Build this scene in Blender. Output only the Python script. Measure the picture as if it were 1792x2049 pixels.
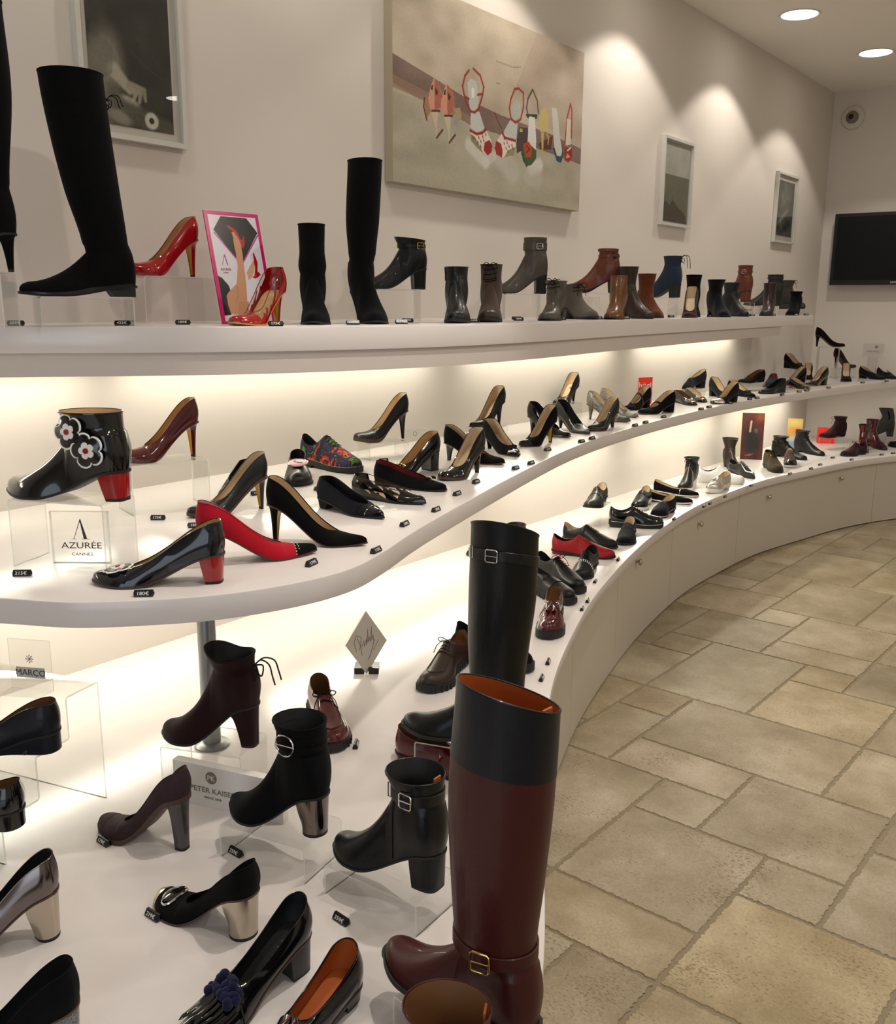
import bpy, bmesh, math, random
import numpy as np
from mathutils import Vector, Matrix
PI = math.pi
sc = bpy.context.scene
for o in list(bpy.data.objects): bpy.data.objects.remove(o)
col = bpy.data.collections.new('shop'); sc.collection.children.link(col)
random.seed(4)

# ---------------------------------------------------------------- camera
cd = bpy.data.cameras.new('camera'); cam = bpy.data.objects.new('camera', cd); col.objects.link(cam)
cd.sensor_fit = 'HORIZONTAL'; cd.sensor_width = 36; cd.lens = 36*1880/1792; cd.clip_start = .02
cam.matrix_world = Matrix(((0.79161146,-0.13727726,0.59540427,0.00000000),(0.61098592,0.16684665,-0.77385942,0.00000000),(0.00689209,0.97637961,0.21595220,1.50000000),(0.00000000,0.00000000,0.00000000,1.00000000)))
sc.camera = cam
sc.cycles.transparent_max_bounces = 32
# ---------------------------------------------------------------- view, world
vs = sc.view_settings
vs.view_transform = 'Standard'; vs.look = 'None'; vs.gamma = 1; vs.use_curve_mapping = False
vs.exposure = 0.30
w = bpy.data.worlds.new('world'); sc.world = w; w.use_nodes = True
w.node_tree.nodes['Background'].inputs[0].default_value = (.75,.87,1,1)
w.node_tree.nodes['Background'].inputs[1].default_value = .6
# ---------------------------------------------------------------- lights (positions in metres)
CEIL = 3.076
E_DOWN, E_ROOM, E_STRIP, E_DAY = 22., 29., 3.2, 26.
WARM = (1,.92,.83); STRIPC = (1,.965,.82)
def area(name, loc, rot, sx, sy, e, c, parent=None):
    l = bpy.data.lights.new(name, 'AREA'); l.shape = 'RECTANGLE'; l.size = sx; l.size_y = sy; l.energy = e; l.color = c
    o = bpy.data.objects.new(name, l); col.objects.link(o); o.location = loc; o.rotation_euler = rot
    if parent: o.parent = parent
    return o
def spot(name, loc, ang, e, c, blend=.25, rad=.03, parent=None):
    l = bpy.data.lights.new(name, 'SPOT'); l.energy = e; l.color = c; l.spot_size = math.radians(ang); l.spot_blend = blend; l.shadow_soft_size = rad
    o = bpy.data.objects.new(name, l); col.objects.link(o); o.location = loc
    if parent: o.parent = parent
    return o
# daylight through the shop window behind the camera
area('daylight', (.8,-2.62,1.55), (PI/2,0,0), 2.9, 2.2, E_DAY, (.80,.88,1))

# ---------------------------------------------------------------- helpers
def link(name, bm, mats, parent=None, smooth=True, loc=None, ang=40):
    me = bpy.data.meshes.new(name); bm.to_mesh(me); bm.free()
    if not isinstance(mats, (list,tuple)): mats = [mats]
    for m in mats: me.materials.append(m)
    if smooth:
        for p in me.polygons: p.use_smooth = True
        try: me.set_sharp_from_angle(angle=math.radians(ang))
        except Exception: pass
    o = bpy.data.objects.new(name, me); col.objects.link(o)
    if parent: o.parent = parent
    if loc is not None: o.location = loc
    return o
def empty(name, loc=(0,0,0), rz=0):
    o = bpy.data.objects.new(name, None); col.objects.link(o); o.location = loc; o.rotation_euler = (0,0,rz); o.empty_display_size = .05
    return o
def tag(o, label, cat, group=None):
    o['label'] = label; o['category'] = cat
    if group: o['group'] = group
    return o
def struct(o): o['kind'] = 'structure'; return o
def box(bm, x0,x1,y0,y1,z0,z1, mi=0, M=None):
    vs_ = [Vector((x,y,z)) for z in (z0,z1) for y in (y0,y1) for x in (x0,x1)]
    if M: vs_ = [M@v for v in vs_]
    v = [bm.verts.new(p) for p in vs_]
    for f in ((0,2,3,1),(4,5,7,6),(0,1,5,4),(2,6,7,3),(0,4,6,2),(1,3,7,5)):
        fc = bm.faces.new([v[i] for i in f]); fc.material_index = mi
def bevel(bm, w, seg=2):
    bmesh.ops.bevel(bm, geom=list(bm.edges), offset=w, segments=seg, affect='EDGES', profile=.5)
def tube(bm, pts, r, n=8, closed=False, mi=0):
    pts = [Vector(p) for p in pts]; N = len(pts); rings = []
    prev = None
    for i,p in enumerate(pts):
        if closed: t = pts[(i+1)%N]-pts[i-1]
        else: t = pts[min(i+1,N-1)]-pts[max(i-1,0)]
        if t.length < 1e-9: t = Vector((1,0,0))
        t.normalize()
        up = prev if prev is not None else (Vector((0,0,1)) if abs(t.z)<.9 else Vector((1,0,0)))
        a = up - t*up.dot(t)
        if a.length < 1e-6: a = t.orthogonal()
        a.normalize(); b = t.cross(a); prev = a
        rr = r[i] if isinstance(r,(list,tuple)) else r
        rings.append([bm.verts.new(p + (a*math.cos(2*PI*k/n)+b*math.sin(2*PI*k/n))*rr) for k in range(n)])
    for i in range(N if closed else N-1):
        A,B = rings[i], rings[(i+1)%N]
        for k in range(n):
            bm.faces.new((A[k],A[(k+1)%n],B[(k+1)%n],B[k])).material_index = mi
    if not closed:
        bm.faces.new(rings[0][::-1]).material_index = mi; bm.faces.new(rings[-1]).material_index = mi
def lathe(bm, prof, n=32, c=(0,0), mi=0, cap=True):
    R = [[bm.verts.new((c[0]+r*math.cos(2*PI*k/n), c[1]+r*math.sin(2*PI*k/n), z)) for k in range(n)] for r,z in prof]
    for A,B in zip(R,R[1:]):
        for k in range(n): bm.faces.new((A[k],A[(k+1)%n],B[(k+1)%n],B[k])).material_index = mi
    if cap:
        bm.faces.new(R[0][::-1]).material_index = mi; bm.faces.new(R[-1]).material_index = mi
def prism(bm, poly, z0, z1, mi=0):
    a = [bm.verts.new((x,y,z0)) for x,y in poly]; b = [bm.verts.new((x,y,z1)) for x,y in poly]; n = len(poly)
    bm.faces.new(a[::-1]).material_index = mi; bm.faces.new(b).material_index = mi
    for i in range(n): bm.faces.new((a[i],a[(i+1)%n],b[(i+1)%n],b[i])).material_index = mi
def sph(bm, c, r, M=None, u=12, v=8, mi=0):
    m = Matrix.Translation(c)@(M if M else Matrix.Identity(4))
    g = bmesh.ops.create_uvsphere(bm, u_segments=u, v_segments=v, radius=r, matrix=m)
    for vv in g['verts']:
        for f in vv.link_faces: f.material_index = mi

# ---------------------------------------------------------------- materials
_m = {}
def srgb(c):
    return tuple(((x/255)/12.92 if x/255<=.04045 else ((x/255+.055)/1.055)**2.4) for x in c)
def mat(name, rgb, rough=.5, metal=0, coat=0, bump=0, bscale=60, spec=.5, sheen=0, var=0, vscale=8, emit=0):
    if name in _m: return _m[name]
    m = bpy.data.materials.new(name); m.use_nodes = True; nt = m.node_tree; b = nt.nodes['Principled BSDF']
    c = srgb(rgb)
    b.inputs['Base Color'].default_value = (*c,1); b.inputs['Roughness'].default_value = rough; b.inputs['Metallic'].default_value = metal
    b.inputs['Coat Weight'].default_value = coat; b.inputs['Coat Roughness'].default_value = .03
    b.inputs['Specular IOR Level'].default_value = spec
    b.inputs['Sheen Weight'].default_value = sheen
    if emit: b.inputs['Emission Color'].default_value = (*c,1); b.inputs['Emission Strength'].default_value = emit
    if bump or var:
        tc = nt.nodes.new('ShaderNodeTexCoord')
        if bump:
            n = nt.nodes.new('ShaderNodeTexNoise'); n.inputs['Scale'].default_value = bscale; n.inputs['Detail'].default_value = 3
            bp = nt.nodes.new('ShaderNodeBump'); bp.inputs['Strength'].default_value = bump; bp.inputs['Distance'].default_value = .002
            nt.links.new(tc.outputs['Object'], n.inputs['Vector']); nt.links.new(n.outputs['Fac'], bp.inputs['Height']); nt.links.new(bp.outputs['Normal'], b.inputs['Normal'])
        if var:
            n2 = nt.nodes.new('ShaderNodeTexNoise'); n2.inputs['Scale'].default_value = vscale; n2.inputs['Detail'].default_value = 4
            mx = nt.nodes.new('ShaderNodeMix'); mx.data_type = 'RGBA'
            mx.inputs[6].default_value = (*[x*(1-var) for x in c],1); mx.inputs[7].default_value = (*[min(1,x*(1+var)) for x in c],1)
            nt.links.new(tc.outputs['Object'], n2.inputs['Vector']); nt.links.new(n2.outputs['Fac'], mx.inputs[0]); nt.links.new(mx.outputs[2], b.inputs['Base Color'])
    _m[name] = m
    return m
def patent(n, c): return mat(n+'_patent', c, .14, 0, .6, 0, 60, .35)
def leather(n, c, r=.42): return mat(n+'_leather', c, r, 0, .1, .12, 260, .26, var=.12, vscale=14)
def suede(n, c): return mat(n+'_suede', c, .95, 0, 0, .35, 700, .12, sheen=(.03 if sum(c)<40 else .12), var=.15, vscale=20)
def metalm(n, c, r=.18): return mat(n+'_metal', c, r, 1)
def clear(name, tint, refl=1.0, edge=0., rough=.0):
    if name in _m: return _m[name]
    m = bpy.data.materials.new(name); m.use_nodes = True; nt = m.node_tree
    for n in list(nt.nodes):
        if n.type == 'BSDF_PRINCIPLED': nt.nodes.remove(n)
    out = nt.nodes['Material Output']
    t = nt.nodes.new('ShaderNodeBsdfTransparent'); t.inputs[0].default_value = (*tint,1)
    g = nt.nodes.new('ShaderNodeBsdfGlossy'); g.inputs['Roughness'].default_value = rough
    lw = nt.nodes.new('ShaderNodeLayerWeight'); lw.inputs[0].default_value = .5
    pw = nt.nodes.new('ShaderNodeMath'); pw.operation = 'POWER'; pw.inputs[1].default_value = 4.5
    fr = nt.nodes.new('ShaderNodeMath'); fr.operation = 'MULTIPLY_ADD'; fr.inputs[1].default_value = .8; fr.inputs[2].default_value = .035
    nt.links.new(lw.outputs['Facing'], pw.inputs[0]); nt.links.new(pw.outputs[0], fr.inputs[0])
    mx = nt.nodes.new('ShaderNodeMixShader')
    nt.links.new(fr.outputs[0], mx.inputs[0]); nt.links.new(t.outputs[0], mx.inputs[1]); nt.links.new(g.outputs[0], mx.inputs[2])
    last = mx
    if edge:
        d = nt.nodes.new('ShaderNodeBsdfTranslucent'); d.inputs[0].default_value = (.95,.95,.9,1)
        d2 = nt.nodes.new('ShaderNodeBsdfDiffuse'); d2.inputs[0].default_value = (.95,.95,.9,1)
        a = nt.nodes.new('ShaderNodeMixShader'); a.inputs[0].default_value = .5
        nt.links.new(d.outputs[0], a.inputs[1]); nt.links.new(d2.outputs[0], a.inputs[2])
        m2 = nt.nodes.new('ShaderNodeMixShader'); m2.inputs[0].default_value = edge
        nt.links.new(mx.outputs[0], m2.inputs[1]); nt.links.new(a.outputs[0], m2.inputs[2]); last = m2
    nt.links.new(last.outputs[0], out.inputs[0])
    _m[name] = m
    return m
MT = dict(
 blk_p=patent('black',(5,6,8)), blk_l=leather('black',(8,9,10),.40), blk_s=suede('black',(8,8,9)), blk_m=mat('black_calf',(9,10,11),.36,0,.15,spec=.4),
 navy_p=patent('navy',(7,9,20)), navy_s=suede('navy',(9,11,21)), blue_s=suede('blue',(36,47,64)), navy_l=leather('navy',(12,14,21),.45),
 red_p=patent('red',(158,18,20)), red_s=suede('red',(170,18,36)), red_l=leather('red',(140,18,22),.40),
 burg_p=patent('burgundy',(82,20,22)), burg_l=leather('burgundy',(64,20,18),.42), burg_s=suede('burgundy',(46,16,22)), burgl_p=patent('dark_burgundy',(66,12,20)),
 brown_s=suede('brown',(66,52,42)), brown_l=leather('brown',(46,33,26),.4), rust_s=suede('rust',(84,42,18)), tanb_l=leather('tan_brown',(98,62,34),.25),
 dbrown_s=suede('dark_brown',(36,16,14)), taupe_l=leather('taupe',(70,63,55),.38), taupe_s=suede('taupe',(88,82,74)), cognac_l=leather('cognac',(96,48,32),.34),
 olive_l=leather('olive',(32,31,26),.4), olive_s=suede('olive',(62,52,32)), grey_s=suede('grey',(60,58,54)), dgreen_l=leather('deep_green',(15,18,18),.36),
 silver_l=mat('silver_leather',(205,200,190),.3,.75,0,.1,200), pewter=metalm('pewter',(120,112,110),.2), chrome=metalm('chrome',(225,222,218),.1),
 gold=metalm('gold',(215,180,110),.22), goldin=mat('gold_leather',(190,150,60),.35,.6), bronze_m=metalm('smoky_chrome',(120,110,104),.12),
 champ=metalm('champagne',(190,180,165),.22), tan_in=mat('tan_lining',(196,160,112),.6), beige_in=mat('beige_lining',(204,181,148),.6), yel_in=mat('ochre_lining',(190,160,84),.5),
 orange_in=mat('orange_leather_lining',(168,84,28),.55,0,0,.1,200), grey_in=mat('grey_lining',(176,176,182),.4), blk_in=mat('black_lining',(16,16,18),.6), brown_in=mat('brown_lining',(120,80,44),.6),
 red_in=mat('red_lining',(130,40,40),.6), white_l=mat('white_leather',(226,224,220),.35), rub_b=mat('black_rubber',(14,14,14),.6), rub_w=mat('white_rubber',(224,220,210),.6),
 sole_t=mat('tan_sole',(190,150,90),.5), sole_b=mat('brown_sole',(70,46,32),.5), red_lac=patent('red_lacquer',(150,22,26)), gunm=metalm('gunmetal',(90,88,92),.25),
 white_p=patent('white',(238,236,230)), pink=mat('pink_satin',(216,150,160),.4), pomp=suede('navy_pompom',(20,24,52)),
)
def snake(name, c1, c2, sc_=220, rough=.35):
    m = mat(name, c1, rough, 0, .3 if rough<.6 else 0); nt = m.node_tree; b = nt.nodes['Principled BSDF']
    tc = nt.nodes.new('ShaderNodeTexCoord'); v = nt.nodes.new('ShaderNodeTexVoronoi'); v.inputs['Scale'].default_value = sc_
    r = nt.nodes.new('ShaderNodeValToRGB'); r.color_ramp.elements[0].position=.25; r.color_ramp.elements[1].position=.6
    r.color_ramp.elements[0].color = (*srgb(c1),1); r.color_ramp.elements[1].color = (*srgb(c2),1)
    n = nt.nodes.new('ShaderNodeTexNoise'); n.inputs['Scale'].default_value = 35
    ad = nt.nodes.new('ShaderNodeMath'); ad.operation='MULTIPLY_ADD'; ad.inputs[1].default_value=.9
    nt.links.new(tc.outputs['Object'], v.inputs['Vector']); nt.links.new(tc.outputs['Object'], n.inputs['Vector'])
    nt.links.new(v.outputs['Distance'], ad.inputs[0]); sb = nt.nodes.new('ShaderNodeMath'); sb.operation='SUBTRACT'; sb.inputs[1].default_value=.35
    nt.links.new(n.outputs['Fac'], sb.inputs[0]); nt.links.new(sb.outputs[0], ad.inputs[2])
    nt.links.new(ad.outputs[0], r.inputs[0]); nt.links.new(r.outputs[0], b.inputs['Base Color'])
    return m
MT['snake'] = snake('silver_snakeskin', (26,28,24), (118,114,102)); MT['dsnake'] = snake('dark_snakeskin',(10,12,11),(62,64,58),260)
MT['purple'] = snake('plum_sequin',(22,8,12),(46,22,30),500,.85); MT['rhine'] = snake('rhinestone_mesh',(10,11,13),(110,114,118),300,.35)
def floral():
    m = mat('floral_fabric',(14,16,36),.8); nt = m.node_tree; b = nt.nodes['Principled BSDF']
    tc = nt.nodes.new('ShaderNodeTexCoord'); n = nt.nodes.new('ShaderNodeTexNoise'); n.inputs['Scale'].default_value=22; n.inputs['Distortion'].default_value=1.5
    r = nt.nodes.new('ShaderNodeValToRGB'); e = r.color_ramp; e.interpolation='CONSTANT'
    cs = [(0,(70,110,20)),(.36,(10,12,26)),(.47,(30,24,70)),(.52,(10,12,26)),(.56,(150,24,18)),(.62,(190,90,20)),(.68,(12,12,26))]
    e.elements[0].color=(*srgb(cs[0][1]),1); e.elements[1].position=cs[1][0]; e.elements[1].color=(*srgb(cs[1][1]),1)
    for p,c in cs[2:]:
        k=e.elements.new(p); k.color=(*srgb(c),1)
    nt.links.new(tc.outputs['Object'],n.inputs['Vector']); nt.links.new(n.outputs['Fac'],r.inputs[0]); nt.links.new(r.outputs[0],b.inputs['Base Color'])
    return m
MT['floral'] = floral()
MT['vinyl'] = clear('clear_vinyl',(.93,.93,.92))
ACR = clear('acrylic_sheet',(.965,.97,.965)); ACE = clear('acrylic_edge',(.9,.92,.9),edge=.55)
# painted plaster, lacquered shelves
WALL = mat('wall_paint',(214,206,197),.85,0,0,.06,90)
CEILM = mat('ceiling_paint',(236,232,224),.9)
SHELF = mat('white_lacquer',(214,207,203),.20,0,0,.05,70,spec=.5)
FACE = mat('painted_fascia',(198,188,180),.55,0,0,.05,90)
CAB = mat('cabinet_paint',(196,188,174),.5)
# ---------------------------------------------------------------- shoes
def sm(P):
    P=[Vector(p) for p in P]; out=[]
    for i in range(len(P)-1):
        a,b,c,d=P[max(0,i-1)],P[i],P[i+1],P[min(len(P)-1,i+2)]
        for k in range(5):
            u=k/5; out.append(.5*((2*b)+(-a+c)*u+(2*a-5*b+4*c-d)*u*u+(-a+3*b-3*c+d)*u**3))
    return out+[P[-1]]
def lerp(a,b,t): return a+(b-a)*t
def clamp(x,a=0,b=1): return max(a,min(b,x))
def sstep(x): x=clamp(x); return x*x*(3-2*x)
TOE = dict(round=(2.3,2.0), almond=(1.9,1.45), point=(1.35,1.05), square=(4,2.2), wide=(2.8,2.2))
class Last:
    """analytic surface of one shoe; x from heel (0) to toe (L), z up"""
    def __init__(s, L=.25, hh=.01, th=.004, spring=.006, toe='round', tv=.62, hc=.055, hs=.036, hth=.032, toeh=.020, zA=None, pw=1.6, wb=.039, wh=.029, wtop=.8, vt=0, lean=.004, side=1, seat=.10, bulge=.0022, ball=.66, **k):
        s.__dict__.update(L=L,hh=hh,th=th,spring=spring,toe=TOE[toe],tv=tv,hc=hc,hs=hs,hth=hth,toeh=toeh,zA=zA,pw=pw,wb=wb,wh=wh,wtop=wtop,vt=vt,lean=lean,side=side,seat=seat,bulge=bulge,ball=ball)
    def zb(s,t):
        S = .5+.5*math.cos(PI*clamp((t-s.seat*.3)/(s.ball-s.seat*.3)))
        z = s.th + s.hh*S
        if t > .74: z += s.spring*((t-.74)/.26)**2
        return z
    def w(s,t):
        if t < .11: return s.wh*math.sqrt(max(0,1-(1-t/.11)**2))
        if t < .38: return lerp(s.wh, s.wh*.93, sstep((t-.11)/.27))
        if t < .68: return lerp(s.wh*.93, s.wb, sstep((t-.38)/.30))
        a,b = s.toe; q = clamp((t-.68)/.32)
        return s.wb*max(0,1-q**a)**(1/b)
    def cy(s,t): return s.side*(.007*sstep((t-.35)/.4) - .006*sstep((t-.75)/.25)*1.2)
    def h(s,t):
        if t <= s.tv:
            if s.zA is not None: return s.zA - s.zb(t)
            x0,x1,x2 = 0,.45*s.tv/.62,s.tv
            a = (t-x1)*(t-x2)/((x0-x1)*(x0-x2)); b = (t-x0)*(t-x2)/((x1-x0)*(x1-x2)); c=(t-x0)*(t-x1)/((x2-x0)*(x2-x1))
            return a*s.hc+b*s.hs+c*s.hth
        H = s.hth if s.zA is None else s.zA-s.zb(s.tv)
        q = (t-s.tv)/(1-s.tv)
        v = s.toeh+(H-s.toeh)*(1-q)**s.pw
        if t > .90: v = .004+(v-.004)*math.sqrt(max(0,1-((t-.90)/.10)**2))
        return v
    def yt(s,t):
        if t >= s.tv: return 0
        wt = s.wtop*s.w(min(max(t,.0),.60))
        if s.vt: return wt*clamp((s.tv-t)/(s.tv*s.vt))**.9
        t0 = s.tv*.55
        if t > t0: wt *= math.sqrt(max(0,1-((t-t0)/(s.tv-t0))**2))
        return wt
    def P(s, sd, t, v, off=0):
        """point on the upper; sd=+-1 side, v 0 sole edge .. 1 top line / ridge"""
        ph = v*PI/2; L=s.L; yb=s.w(t)+off; y1=s.yt(t); h=s.h(t); cl = sstep((t-s.tv*.6)/(s.tv*.4))
        c = math.cos(ph); sn = math.sin(ph)
        if v>=1: c=0
        ho = lerp(1-v, c, cl); vo = lerp(v, sn, cl)
        y = y1+(yb-y1)*ho + (1-cl)*s.bulge*math.sin(PI*v)*2*(1 if t>.02 else 0)
        back = clamp(1-t/.11)
        x = t*L + s.lean*v*back - (1-cl)*s.bulge*2*math.sin(PI*v)*back - off*back
        if t > .9: x += off*clamp((t-.9)/.1)
        z = s.zb(t) + (h+off*cl)*vo
        return Vector((x, s.cy(t)+sd*y, z))
    def across(s, t, n=9, off=0, bump=0, v0=0, M=2):
        """points over the shoe from one side to the other at t (bridges the opening)"""
        Lp=[s.P(-1,t,v0+(1-v0)*i/n,off) for i in range(n+1)]; Rp=[s.P(1,t,v0+(1-v0)*i/n,off) for i in range(n,-1,-1)]
        mid=[]
        if t < s.tv and (Lp[-1]-Rp[0]).length>.004:
            for i in range(1,8):
                q=i/8; p=Lp[-1].lerp(Rp[0],q); p.z += bump*math.sin(PI*q); mid.append(p)
        return Lp+mid+Rp
def ringset(s, rings, ringpts, tilt=0, dip=0, tilty=0):
    """rings above the ankle ring: catmull rows -> list of point rows"""
    xs=[p.x for p in ringpts]; ys=[abs(p.y) for p in ringpts]; zs=[p.z for p in ringpts]
    x0,x1=min(xs),max(xs); hw=max(ys); zm=sum(zs)/len(zs)
    ctl=[(zm,x0,x1,hw)]+list(rings)
    rows=[]; n=len(ctl)
    def cr(a,b,c,d,u): return .5*((2*b)+(-a+c)*u+(2*a-5*b+4*c-d)*u*u+(-a+3*b-3*c+d)*u**3)
    for i in range(n-1):
        A,B,C_,D = ctl[max(i-1,0)],ctl[i],ctl[i+1],ctl[min(i+2,n-1)]
        m = max(3,int((C_[0]-B[0])/.022))
        for k in range(1,m+1):
            u=k/m; rows.append(tuple(cr(A[j],B[j],C_[j],D[j],u) if j else lerp(B[0],C_[0],u) for j in range(4)))
    ztop=rows[-1][0]; out=[]
    for (z,a,b,hh) in rows:
        f=(z-zm)/max(1e-6,ztop-zm); r=[]
        for p in ringpts:
            fx=clamp((p.x-x0)/(x1-x0)); sg = 1 if p.y-s.cy(.3)>=0 else -1
            y = 2*math.sqrt(max(0,fx*(1-fx)))*hh
            tz = f**3*tilty*sg*2*math.sqrt(max(0,fx*(1-fx))) + f*f*f*(tilt*(fx-.5) - dip*(2*abs(fx-.5))**0 *0) + f**4*dip*(math.cos((fx-.5)*2*PI)-0)*-1
            r.append(Vector((a+(b-a)*fx, sg*y, z+tz)))
        out.append(r)
    return out
def grid(bm, rows, closed=False, mi=0, flip=False):
    V=[[bm.verts.new(p) for p in r] for r in rows]
    for A,B in zip(V,V[1:]):
        n=len(A)
        for k in range(n if closed else n-1):
            q=(A[k],A[(k+1)%n],B[(k+1)%n],B[k])
            if flip: q=q[::-1]
            try: bm.faces.new(q).material_index=mi
            except ValueError: pass
    return V
def patch(s, t0,t1,v0=0,v1=1,off=.001,side=0,nt=8,nv=8,thick=True,edge=None):
    """a raised panel following the upper"""
    bm=bmesh.new(); rows=[]
    for i in range(nt+1):
        t=lerp(t0,t1,i/nt)
        if side==0:
            r=[s.P(-1,t,lerp(v0,1,j/nv),off) for j in range(nv+1)]+[s.P(1,t,lerp(1,v0,j/nv),off) for j in range(1,nv+1)]
        else: r=[s.P(side,t,lerp(v0,v1,j/nv),off) for j in range(nv+1)]
        rows.append(r)
    grid(bm,rows); bmesh.ops.remove_doubles(bm,verts=bm.verts,dist=1e-5); bmesh.ops.recalc_face_normals(bm,faces=bm.faces)
    return bm
def shoe(name, label, group, loc, yaw, L=.25, cat='shoe', up='blk_l', lin='beige_in', ins=None, sole='rub_b', heel=None, hm=None, bm_in=None, tip='rub_b',
         rings=None, tilty=0, tilt=0, dip=0, cuff=None, trim=None, hq=1, deco=(), tipn=True, welt=.0015, roll=0, k_=1., hb=None, hl=None, hwd=None, htl=None, he=None, hback=None, **k):
    root = tag(empty(name, loc, yaw), label, cat, group)
    if 'hh' not in k: k['hh']=.0
    root.scale = (k_,k_,k_)
    s = Last(L=L, **k); N = int(26*hq); Mv = int(8*hq)
    isboot = rings is not None
    ts = [ .5-.5*math.cos(PI*i/N) for i in range(N+1)]
    # dense near throat
    ts = sorted(set([round(t,5) for t in ts] + [round(s.tv-.012,5), round(s.tv-.004,5), round(s.tv,5)]))
    cols = [(-1,t) for t in reversed(ts)] + [(1,t) for t in ts[1:]]
    rows = [[s.P(sd,t,j/Mv) for (sd,t) in cols] for j in range(Mv+1)]
    def shell(off, mats, nm, flip=False):
        bm = bmesh.new(); grid(bm, rows)
        if isboot:
            idx=[i for i,(sd,t) in enumerate(cols) if t<=s.tv]
            rp=[rows[-1][i] for i in idx][:-1]
            rr=ringset(s, rings, rp, tilt, dip, tilty)
            lim = cuff[0] if (cuff and nm=='upper') else 1e9
            use=[rp]+[r for r in rr if sum(p.z for p in r)/len(r)<=lim]
            grid(bm, use, closed=True)
        bmesh.ops.remove_doubles(bm, verts=bm.verts, dist=2e-5)
        bmesh.ops.recalc_face_normals(bm, faces=bm.faces)
        if off:
            bm.normal_update()
            for v in bm.verts: v.co -= v.normal*off
            bmesh.ops.reverse_faces(bm, faces=bm.faces)
        return link(nm, bm, mats, root, ang=60)
    U = shell(0, MT[up], 'upper')
    if lin: shell(.0016, MT[lin], 'lining')
    topring=None
    if isboot:
        idx=[i for i,(sd,t) in enumerate(cols) if t<=s.tv]; rp=[rows[-1][i] for i in idx][:-1]
        rr=ringset(s, rings, rp, tilt, dip, tilty); topring=rr[-1]
        s.rr=[rp]+rr
        bm=bmesh.new(); tube(bm,[p for p in topring],.0016,6,closed=True); link('top_edge',bm,MT[trim or (cuff[1] if cuff else up)],root)
        if cuff:
            bm=bmesh.new(); use=[r for r in rr if sum(p.z for p in r)/len(r)>=cuff[0]-.03]
            c0=Vector((sum(p.x for p in use[0])/len(use[0]),0,0))
            use=[[Vector((p.x+(p.x-c0.x)*.006, p.y*1.01, p.z)) for p in r] for r in use]
            grid(bm,use,closed=True); bmesh.ops.recalc_face_normals(bm,faces=bm.faces); link('cuff',bm,MT[cuff[1]],root)
    else:
        tl=[s.P(-1,t,1) for t in reversed(ts) if t<=s.tv]+[s.P(1,t,1) for t in ts[1:] if t<s.tv]
        bm=bmesh.new(); tube(bm,tl,.0011,6,closed=True); link('topline_edge',bm,MT[trim or up],root)
    # insole
    if not isboot or hq>1 or True:
        bm=bmesh.new(); rws=[]
        for t in ts:
            ww=max(0,s.w(t)-.0025); z=s.zb(t)+.0035
            x=clamp(t,.012,.985)*L
            rws.append([Vector((x,s.cy(t)+ww*q,z-(.0 if abs(q)<1 else 0))) for q in (-1,-.5,0,.5,1)])
        grid(bm,rws,flip=True); link('insole',bm,MT[ins or lin or 'blk_in'],root)
    # outsole slab
    bm=bmesh.new(); top=[];bot=[]
    wedge = heel=='wedge'
    for t in ts:
        ww=s.w(t)+welt*(1 if t>.0 else 0); z=s.zb(t); x=t*L+(welt if t>.97 else 0)-(welt if t<.03 else 0)
        zl=z-s.th
        th_t = s.th if (s.th<.012 or wedge) else lerp(.006,s.th,sstep((t-.35)/.25))
        if s.hh<.03 and heel=='flat': th_t=s.th
        top.append((x,ww,z+.0006,s.cy(t))); bot.append((x,ww-.0004,z-th_t,s.cy(t)))
    rws=[]
    for (x,ww,z,c),(x2,w2,z2,c2) in zip(top,bot):
        e=.0008 if s.th>.004 else .0003
        rws.append([Vector((x,c-ww,z)),Vector((x,c+ww,z)),Vector((x,c+ww,z2+e)),Vector((x,c+ww-e,z2)),Vector((x,c-ww+e,z2)),Vector((x,c-ww,z2+e))])
    V=grid(bm,rws,closed=True); bm.faces.new(V[0][::-1]); bm.faces.new(V[-1])
    bmesh.ops.remove_doubles(bm,verts=bm.verts,dist=1e-5); bmesh.ops.recalc_face_normals(bm,faces=bm.faces)
    link('outsole',bm,MT[sole],root,ang=50)
    # heel
    if heel:
        H=dict(stiletto=(.15,.0040,.0042,.34,.75,.011),slim=(.15,.0048,.0058,.36,.7,.010),block=(.225,.021,.024,1.,.55,.004),cyl=(.22,.024,.026,1.,1.,.003),flat=(.25,.028,.027,1.,.7,.001),wedge=(.62,.07,.03,1,1,0),chunk=(.24,.024,.025,1.,.55,.002))[heel]
        htl_,bl,bw,e,sq,hb_=H
        htl_=htl or htl_; bl=hl or bl; bw=hwd or bw; hb_=hb if hb is not None else hb_; e=he or e
        bk=[t for t in ts if t<=htl_]; bk=bk+([htl_] if htl_-bk[-1]>.01 else [])
        arc=[(-1,t) for t in reversed(bk)]+[(1,t) for t in bk[1:]]
        nA=len(arc)
        hbm=bmesh.new(); tipb=bmesh.new()
        def thk(t): return s.th if (s.th<.012 or wedge or heel=='flat') else lerp(.006,s.th,sstep((t-.35)/.25))
        topc=[Vector((t*L, s.cy(t)+sd*max(0,s.w(t)*.97), s.zb(t)-thk(t)+.0008)) for sd,t in arc]
        if wedge: botc=[Vector((t*L, s.cy(t)+sd*s.w(t)*.97, 0)) for sd,t in arc]
        else:
            botc=[]
            for i in range(nA):
                a=-1+2*i/(nA-1); cx=abs(math.cos(a*PI/2))**sq; sy=math.copysign(abs(math.sin(a*PI/2))**sq,a)
                if heel=='cyl': a2=a*PI*.93; botc.append(Vector((hb_+bl-bl*math.cos(a2), bw*math.sin(a2),0)))
                else: botc.append(Vector((hb_+2*bl*(1-cx), bw*sy, 0)))
        K=14
        nb=5
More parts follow.
